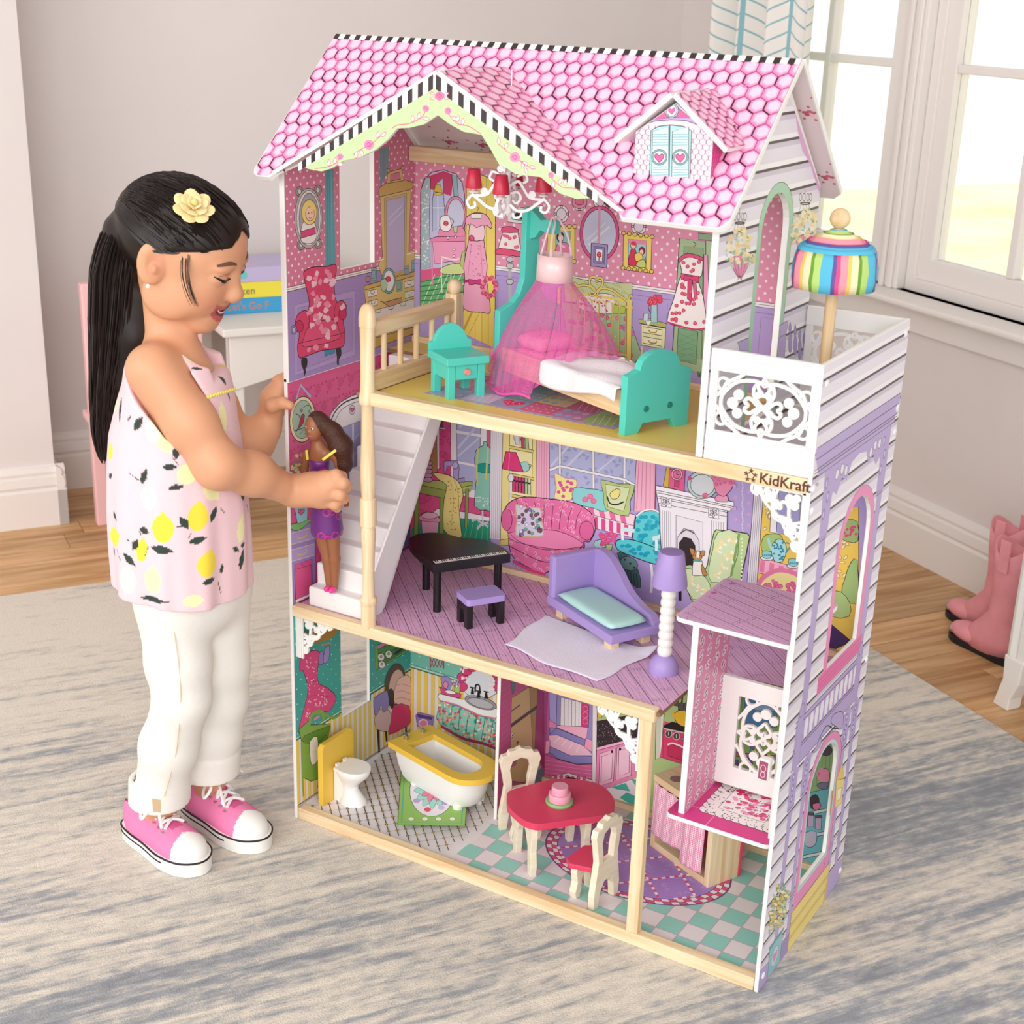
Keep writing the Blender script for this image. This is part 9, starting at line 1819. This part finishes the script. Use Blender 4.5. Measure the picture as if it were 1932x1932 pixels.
for i in range(15):
 h = ST.ray_cast(_C, ray(379+4.4*i, 752-1.1*i-0.045*i*i*.3).normalized(), 6)
 if h[0] is not None: b.sphere(h[0]+h[1]*0.0012, 0.0027, 8, 6)
b.build('pompom_trim', mat('lemon_trim', '#f1e27a', 0.9), TOP, smooth=True)
# ---------------------------------------------------------------- white jeans
Pf = Field((-0.25, -0.28, 0.02), (0.06, 0.0, 0.50), 0.0027)
Pf.ell((-0.064, -0.137, 0.43), (0.070, 0.094, 0.075), k=0.02)
knees = {}
for hp, kn, an, sd in ((hipR, knR, anR, 1), (hipL, knL, anL, 2)):
 k2 = kn+(0.004, 0, 0); Pf.chain([hp+(0, 0, 0.04), hp*.4+k2*.6, k2, kn*.55+an*.45+(-.004, 0, 0), an+(0, 0, 0.02)], [0.055, 0.046, 0.0405, 0.0425, 0.0385], 0.016)
 ax_ = (an-kn)/np.linalg.norm(an-kn); c0, c1 = an+(0.002, 0, 0.044), an+(-.002, 0, 0.006)
 def cuff(X, Y, Z, c0=c0, c1=c1):
  t = np.clip((c0[2]-Z)/(c0[2]-c1[2]), 0, 1); cx = c0[0]+(c1[0]-c0[0])*t; cy = c0[1]+(c1[1]-c0[1])*t; r_ = np.sqrt((X-cx)**2+(Y-cy)**2); return np.maximum(np.abs(r_-0.0430)-0.0040, np.abs(Z-(c0[2]+c1[2])/2)-0.021)
 Pf.cap(c1-(0, 0, .02), c1+(0, 0, 0.012), 0.039, k=0.004, cut=True); Pf.add(cuff, c1-0.05, c0+0.05, 0.003)
V4, F4 = Pf.mesh(); V4 = relax(V4, F4, 2, 0.5)
JEAN = mat('white_denim', '#efebe5', 0.85, spec=0.1, bump=(700, .35)); TRO = np_obj('jeans', V4, F4, JEAN, G, None, PB); PT_ = BVHTree.FromPolygons([tuple(v) for v in V4], [tuple(f) for f in F4])
b = WB(); pts = []
for x, y in ((322, 1142), (330, 1200), (338, 1260), (341, 1320), (338, 1370), (332, 1420), (322, 1460), (310, 1502)):
 h = PT_.ray_cast(_C, ray(x, y).normalized(), 6)
 if h[0] is not None: pts.append(h[0]+h[1]*0.0004)
b.tube(crom(pts, 4, False), 0.0009, 5); b.build('side_seam', mat('seam_cream', '#dccfb6', 0.8), TRO, smooth=True)
b = WB(); q = [PT_.ray_cast(_C, ray(x, y).normalized(), 6) for x, y in ((287, 1506), (303, 1509), (303, 1533), (289, 1531))]
if all(h[0] is not None for h in q): b.add([h[0]+h[1]*0.0006 for h in q], [(0, 1, 2, 3)]); b.build('cuff_tab', mat('tan_tab', '#cdb08e', 0.8), TRO)
# ---------------------------------------------------------------- sneakers
def sneaker(loc, rz, name_sfx):
 L_ = 0.178; M = Matrix.Translation(Vector(loc)-PB) @ Matrix.Rotation(rz, 4, 'Z')
 f_ = Field((-0.02, -0.05, 0.0), (0.20, 0.05, 0.085), 0.0021)
 f_.ell((0.128, 0.0, 0.026), (0.048, 0.0345, 0.027), k=0.01); f_.ell((0.075, 0.0, 0.030), (0.055, 0.0325, 0.034), k=0.02); f_.ell((0.034, 0.0, 0.034), (0.034, 0.0295, 0.038), k=0.02); f_.cap((0.030, 0, 0.050), (0.030, 0, 0.066), 0.029, 0.0275, 0.01); f_.cap((0.078, 0, 0.062), (0.062, 0, 0.074), 0.014, 0.012, 0.012)
 f_.cap((0.028, 0, 0.060), (0.030, 0, 0.10), 0.0245, 0.025, 0.003, True); f_.cap((0.045, 0, 0.078), (0.045, 0, 0.10), 0.022, 0.024, 0.003, True); f_.add(lambda X, Y, Z: (Z-0.014)+0*X+0*Y, (-.02, -.05, 0), (.2, .05, .014), 0.001, True)
 V, F = f_.mesh(); V = relax(V, F, 1, 0.4); c = np.tile(np.array(lin('#ee86b5')), (len(V), 1)); c[(V[:, 0] > 0.134+0.30*np.abs(V[:, 1])) & (V[:, 2] < 0.062)] = np.array(lin('#f4f2f0'))
 c[(np.abs(V[:, 1]) < 0.010) & (V[:, 0] > 0.062) & (V[:, 0] < 0.120) & (V[:, 2] > 0.045)] = np.array(lin('#d85f96')); c[(V[:, 2] < 0.060) & (np.hypot(V[:, 0]-0.03, V[:, 1]) < 0.0235)] = np.array(lin('#efe2dc'))
 W_ = np.array([(M @ Vector(v)) for v in V]); S0 = np_obj('sneaker', W_, F, vcol_mat('canvas_pink', 0.8, 0.2, bump=(900, .3)), G, c)
 ol = [tuple(p)[:2] for p in crom([Vector(p) for p in ((-0.006, 0, 0), (0.004, -0.024, 0), (0.035, -0.032, 0), (0.075, -0.034, 0), (0.120, -0.0385, 0), (0.158, -0.031, 0), (0.179, -0.010, 0), (0.179, 0.012, 0), (0.158, 0.032, 0), (0.120, 0.0375, 0), (0.075, 0.033, 0), (0.035, 0.031, 0), (0.004, 0.024, 0))], 5)]
 b = MB(); b.plate(ol, [], (0, 0, 0.0005), UX, UY, 0.0235); b.xf(M); b.build('sole', mat('rubber_white', '#f3f1ee', 0.5), S0, bevel=0.003)
 for z, r_ in ((0.0235, 0.0015), (0.0145, 0.0011)):
  b = MB(); o2 = [(p[0]*1.004+(-.0004), p[1]*1.012, z) for p in ol]; b.tube(o2+[o2[0]], r_, 6, False) if z > .02 else b.tube(o2[46:]+o2[:22], r_, 6); b.xf(M); b.build('black_stripe', mat('rubber_black', '#1d1a1c', 0.5), S0, smooth=True)
 sT = BVHTree.FromPolygons([tuple(v) for v in V], [tuple(q) for q in F])
 def top(x, y, l=0.0022):
  h = sT.ray_cast(Vector((x, y, 0.12)), Vector((0, 0, -1)), 0.2); return h[0]+Vector((0, 0, l)) if h[0] is not None else Vector((x, y, 0.05))
 LACE = mat('lace_white', '#f6f4f3', 0.8)
 for i in range(4):
  x0 = 0.112-0.0125*i; w_ = 0.017-0.0007*i
  for s_ in (-1, 1):
   b = MB(); p = [top(x0+(-0.0125 if i < 3 else -0.006)*t, s_*w_*(1-2*t), 0.0025+0.002*math.sin(math.pi*t)) for t in [j/8 for j in range(9)]]; b.tube(p, 0.0026, 6); b.xf(M); b.build('lace', LACE, S0, smooth=True)
   b = MB(); c_ = top(x0, s_*(w_+0.003), 0.0006); b.lathe([(0.0033, 0), (0.0033, 0.0008), (0.0018, 0.0010)], c_, 12); b.xf(M); b.build('eyelet', SCREW, S0, smooth=True)
 k0 = top(0.068, 0, 0.007)
 for pts in (((0, 0, 0), (0.010, -0.018, 0.004), (0.028, -0.034, 0.0), (0.024, -0.044, -0.012), (0.008, -0.030, -0.006), (0, 0, 0)), ((0, 0, 0), (0.004, 0.020, 0.006), (0.016, 0.036, 0.0), (0.006, 0.044, -0.010), (-0.006, 0.026, -0.002), (0, 0, 0)), ((0, 0, 0), (0.022, -0.012, -0.002), (0.046, -0.026, -0.012), (0.058, -0.032, -0.018)), ((0, 0, 0), (-0.012, 0.020, 0.0), (-0.022, 0.040, -0.010))):
  b = MB(); b.tube(crom([k0+Vector(p) for p in pts], 5, False), 0.0024, 6); b.xf(M); b.build('lace', LACE, S0, smooth=True)
 b = MB(); b.sphere(k0, 0.0045, 10, 8); b.xf(M); b.build('lace_knot', LACE, S0, smooth=True)
 b = MB(); tp_ = Vector((0.072, 0.0, 0.0775)); b.box(-0.001, 0.011, -0.008, 0.008, -0.001, 0.001, Matrix.Translation(tp_) @ Matrix.Rotation(-0.9, 4, 'Y')); b.xf(M); tb = b.build('tongue_tab', mat('tab_black', '#1b191b', 0.6), S0, bevel=0.0005)
sneaker((-0.186, -0.170, 0.0), math.radians(-11), 'r'); sneaker((-0.152, -0.075, 0.0), math.radians(-9), 'l')
# ================================================================= fashion doll held by the girl
d0 = J(628, 1118, 0.024); DZ = FM+0.0322
t = thing('fashion_doll', 'brown-haired doll in purple sun-print dress and pink heels in the girl\'s hand', 'doll', (d0[0], d0[1], DZ))
K = lambda x, y, yy: J(520+x*.2277, 740+y*.2277, yy)
f_ = Field(d0-np.array((0.07, 0.06, 0.03)), d0+np.array((0.06, 0.05, 0.30)), 0.0011)
hc = K(320, 285, 0.008); nk = K(360, 470, 0.014); f_.ell(hc, (0.0135, 0.0140, 0.0185), k=0.004); f_.ell(hc+(0.002, -0.004, -0.010), (0.009, 0.009, 0.010), k=0.006); f_.cap(hc+(0.001, -0.0135, -0.003), hc+(0.001, -0.0145, -0.005), 0.0019, k=0.002)
f_.chain([hc, nk], [0.0065, 0.0062], 0.004); sR, sL = K(262, 520, 0.016), K(500, 520, 0.016); f_.cap(sR, sL, 0.0075, k=0.008); f_.cap(nk, K(365, 700, 0.018), 0.012, 0.011, 0.01); f_.cap(K(365, 700, 0.018), K(400, 960, 0.020), 0.011, 0.017, 0.01)
f_.chain([sR, K(240, 640, 0.016), K(270, 760, 0.010)], [0.0068, 0.0056, 0.0046], 0.004); f_.chain([sL, K(548, 700, 0.022), K(580, 880, 0.020), K(585, 930, 0.018)], [0.0068, 0.0056, 0.0048, 0.0044], 0.004)
for a_, b_, c_ in (((370, 1120), (430, 1380), (445, 1600)), ((470, 1120), (490, 1380), (490, 1610))): f_.chain([K(*a_, 0.022), K(*b_, 0.024), K(*c_, 0.024)], [0.0115, 0.0082, 0.0052], 0.004)
V, F = f_.mesh(); off = np.array(t.location); DSK = mat('doll_skin', '#9c6444', 0.4, spec=0.4); np_obj('body', relax(V, F, 2, .4), F, DSK, t, None, off)
for s_ in (-1, 1): b = WB(); b.sphere(hc+(s_*0.0052+.001, -0.0128, 0.001), 0.0022, 10, 6, (1.2, .5, .7)); b.build('eye', mat('doll_eye', '#f2ece8', 0.3), t, smooth=True); b = WB(); b.sphere(hc+(s_*0.0052+.001, -0.0138, 0.001), 0.0012, 8, 6, (1, .5, 1)); b.build('pupil', mat('lash_black'), t, smooth=True)
b = WB(); b.sphere(hc+(0.002, -0.0128, -0.0105), 0.0030, 10, 6, (1.2, .5, .5)); b.build('lips', mat('doll_lips', '#e06a98', 0.3), t, smooth=True)
f_ = Field(hc-np.array((0.04, 0.04, 0.13)), hc+np.array((0.07, 0.06, 0.04)), 0.0016); f_.ell(hc+(0.002, 0.0045, 0.005), (0.0155, 0.0150, 0.0180), k=0.004); f_.chain([hc+(0.010, 0.008, 0.008), K(470, 330, 0.020), K(545, 450, 0.024), K(570, 600, 0.026), K(575, 680, 0.026)], [0.009, 0.014, 0.017, 0.012, 0.004], 0.006); f_.ell(hc+(-0.001, -0.013, -0.006), (0.0125, 0.010, 0.0145), k=0.002, cut=True)
V, F = f_.mesh(); np_obj('doll_hair', relax(V, F, 2, .5), F, mat('doll_hair_brown', '#4a2a1e', 0.4, bump=(500, .8)), t, None, off)
f_ = Field(d0+np.array((-0.05, -0.04, 0.05)), d0+np.array((0.05, 0.05, 0.23)), 0.0012); f_.cap(K(365, 585, 0.016), K(370, 690, 0.018), 0.0152, 0.0128, 0.004); f_.chain([K(370, 690, 0.018), K(410, 900, 0.021), K(425, 1130, 0.023)], [0.0128, 0.0200, 0.0245], 0.006); zc0, zc1 = K(425, 1175, 0.023)[2], K(370, 560, 0.014)[2]
f_.add(lambda X, Y, Z: (Z-zc0)+0*X+0*Y, f_.lo, f_.lo+f_.h*f_.n, 0.001, True); f_.add(lambda X, Y, Z: (zc1-Z)+0*X+0*Y, f_.lo, f_.lo+f_.h*f_.n, 0.001, True)
V, F = f_.mesh(); V = relax(V, F, 1, .4); c_ = np.tile(np.array(lin('#6f2f80')), (len(V), 1)); rr = random.Random(3)
for i in range(46):
 p = V[rr.randrange(len(V))]; D_ = np.sqrt(((V-p)**2).sum(1)); q = i % 3
 if q: c_[np.abs(D_-0.0055) < 0.0008] = np.array(lin('#c23a8a'))
 else: c_[D_ < 0.0036] = np.array(lin('#eab63c'))
np_obj('dress', V, F, vcol_mat('dress_satin', 0.3, 0.5), t, c_, off)
for x0, x1 in ((255, 265), (500, 390)): b = WB(); b.bar(K(x0, 480, 0.006), K(x1, 560, 0.002), 0.0040, 0.0012, (0, -1, 0)); b.build('strap', mat('strap_yellow', '#f0e46a', 0.5), t)
for x in (447, 487): c = K(x, 1640, 0.022); b = WB(); b.sphere((c[0], c[1]-.004, DZ+0.006), 0.0052, 12, 8, (.8, 1.7, 1.0)); b.build('shoe', mat('doll_pink', '#f0489c', 0.35), t, smooth=True)
# ================================================================= things along the walls
PNK = mat('chair_pink', '#f3c3c6', 0.45); WHP = mat('furniture_white', '#f1eeea', 0.4)
def rbx(name, m, par, *bx, bevel=0.004): b = MB(); [b.box(*q) for q in bx]; return b.build(name, m, par, bevel=bevel)
t = thing('child_chair', 'pink wooden child\'s chair with rounded back beside the white table', 'chair', rw(0.30, -1.79, FZ), RANG)
for x, y, h in ((0, 0, .60), (0, .25, .60), (.24, 0, .27), (.24, .25, .27)): rbx('leg', PNK, t, (x, x+.032, y, y+.032, 0, h))
rbx('seat', PNK, t, (-.01, .29, -.01, .29, .27, .29)); rbx('rail', PNK, t, (.004, .024, .032, .25, .10, .14)); rbx('rail', PNK, t, (.004, .024, .032, .25, .22, .27))
b = MB(); b.plate([(0.03, .42), (.252, .42), (.252, .60), (.22, .64), (.141, .655), (.06, .64), (.03, .60)], [], (0.004, 0, 0), UY, UZ, .022); b.build('backrest', PNK, t, bevel=.004)
tc_ = onpl(470, 598, rw(0.27, 0, 0), REX); TZ2 = tc_.z; v_ = RM.inverted() @ tc_; TX, TY = v_.x, v_.y
t = thing('play_table', 'white wooden play table with curved apron behind the girl', 'table', rw(0.035, TY-0.08, FZ), RANG); th = TZ2-FZ
rbx('table_top', WHP, t, (-.02, .36, -.02, .92, th-.02, th)); b = MB(); b.plate([(0, th-.02), (.9, th-.02), (.9, th-.16), (.82, th-.14), (.62, th-.09), (.45, th-.08), (.28, th-.09), (.08, th-.14), (0, th-.16)], [], (.322, 0, 0), UY, UZ, .018); b.build('apron', WHP, t, bevel=.002)
for x, y in ((0, 0), (.30, 0), (0, .86), (.30, .86)): rbx('leg', WHP, t, (x, x+.035, y, y+.035, 0, th-.02))
z = TZ2
for nm, col, h, lab, txt, tc in (('blue', '#45a9e0', .038, 'blue game box with orange lettering at the bottom of the stack', "Let's Go F", '#e8873a'), ('yellow', '#f6e94e', .040, 'yellow game box with grey lettering in the middle of the stack', 'zocken', '#6a6a6a'), ('lilac', '#c9bfe6', .036, 'pale lilac game box on top of the stack', None, None)):
 o0 = rw(TX-.10, TY, z+.0004); t = thing('game_box', lab, 'box', o0, RANG, 'stacked game boxes'); L0 = -.10
 k = rbx('lid', mat('box_'+nm, col, .4), t, (-.12, .06, L0, .24, 0, h), bevel=.001)
 if txt:
  ps, w_ = text_polys(txt, .026); V_ = []; F_ = []
  for p in ps: n0 = len(V_); V_ += [(.0605, L0+.055+q[0], .010+q[1]) for q in p]; F_.append(tuple(range(n0, n0+len(p))))
  obj('lettering', V_, F_, mat('ink_'+nm, tc, .5), k)
 else: b = MB(); b.lathe([(.010, 0), (.010, .0004)], (.0602, L0+.10, .018), 20, ax=0); b.build('round_mark', mat('aqua_mark', '#6fd0cf', .5), k)
 z += h+.0006
BT_ = mat('boot_pink', '#ea9aa4', 0.5, noise=(30, .06))
for X, Y, lab in ((1.543, -0.160, 'pink cowgirl boot nearest the baseboard'), (1.640, -0.235, 'pink cowgirl boot partly hidden by the white bench')):
 t = thing('cowboy_boot', lab, 'boot', rw(X, Y, FZ), RANG+0.1, 'pair of pink cowgirl boots')
 b = MB(); vs = []; n = 24; P5 = [(.105, .000, .062, .030), (.105, .030, .062, .029), (.115, .055, .046, .027), (.130, .085, .036, .027), (.135, .130, .036, .031), (.135, .190, .042, .037), (.135, .235, .045, .040)]
 b.add([(x+a*math.cos(6.2832*i/n), c*math.sin(6.2832*i/n), z+.012+(.014*math.cos(12.566*i/n) if z > .2 else 0)) for x, z, a, c in P5 for i in range(n)], [(j*n+i, j*n+(i+1) % n, (j+1)*n+(i+1) % n, (j+1)*n+i) for j in range(6) for i in range(n)]); o = b.build('shaft', BT_, t, smooth=True); o.modifiers.new('thick', 'SOLIDIFY').thickness = .003
 b = MB(); b.sphere((.060, 0, .026), .055, 20, 10, (1.1, .5, .42)); b.build('toe', BT_, t, smooth=True); b = MB(); b.sphere((.012, 0, .022), .018, 14, 8, (.8, 1.0, .7)); b.build('toe_cap', SCREW, t, smooth=True)
 b = MB(); b.plate([tuple(p)[:2] for p in crom([Vector(p) for p in ((-.004, 0, 0), (.03, -.026, 0), (.09, -.026, 0), (.165, -.026, 0), (.172, 0, 0), (.165, .026, 0), (.09, .026, 0), (.03, .026, 0))], 4)], [], (0, 0, 0), UX, UY, .013); b.build('sole', mat('rubber_black'), t, bevel=.002)
 for y in (-.040, .036): rbx('pull_strap', BT_, t, (.125, .150, y, y+.004, .20, .268), bevel=.001)
t = thing('storage_bench', 'white panelled storage bench with curved legs beside the window wall', 'bench', rw(1.937, -0.38, FZ), RANG)
rbx('side_panel', WHP, t, (0, .025, 0, .33, .10, .36), bevel=.012); rbx('front_panel', WHP, t, (.025, .80, .004, .020, .10, .30)); rbx('lid', WHP, t, (.020, .82, -.012, .33, .30, .322), bevel=.005)
for i in range(5): rbx('board', WHP, t, (.05+.12*i, .165+.12*i, .000, .005, .16, .27), bevel=.002)
for y in (0, .30):
 b = MB(); b.plate([(0, .11), (.05, .11), (.045, .06), (.030, .025), (.028, 0), (-.012, 0), (-.004, .03), (.004, .06)], [], (0, y, 0), UX, UZ, -.035); b.build('leg', WHP, t, bevel=.003)
# ================================================================= garden beyond the window
b = MB(); b.box(-7, 10, 0.4, 13, -0.4, -0.35); o = b.build('lawn', mat('lawn_pale', '#e6e6b0', 0.9, noise=(1.4, .22))); o.matrix_world = RM; o['kind'] = 'structure'
LF = mat('leaf_pale', '#dfe48f', 0.9, noise=(6, .22)); rr = random.Random(8)
for X, Y, h, lab in ((-0.2, 4.2, 1.5, 'pale green rounded bush in the garden left of the mullion'), (-2.6, 7.0, 2.3, 'tall pale bush farthest back in the garden'), (1.5, 3.0, 1.1, 'low yellow-green bush close to the window'), (2.9, 6.5, 1.9, 'yellow-green bush behind the low one')):
 b = MB()
 for i in range(260): a, e_ = rr.uniform(0, 6.28), rr.uniform(-.6, 1.5); k = .8+.3*rr.random(); c = Vector((h*.55*k*math.cos(a)*math.cos(e_), h*.55*k*math.sin(a)*math.cos(e_), h*.45+h*.5*k*math.sin(e_))); b.sphere(c, h*.075, 6, 4, (1, .6, .8))
 o = b.build('garden_bush', LF, smooth=True); o.location = rw(X, Y, -.36); tag(o, lab, 'bush', 'garden bushes')
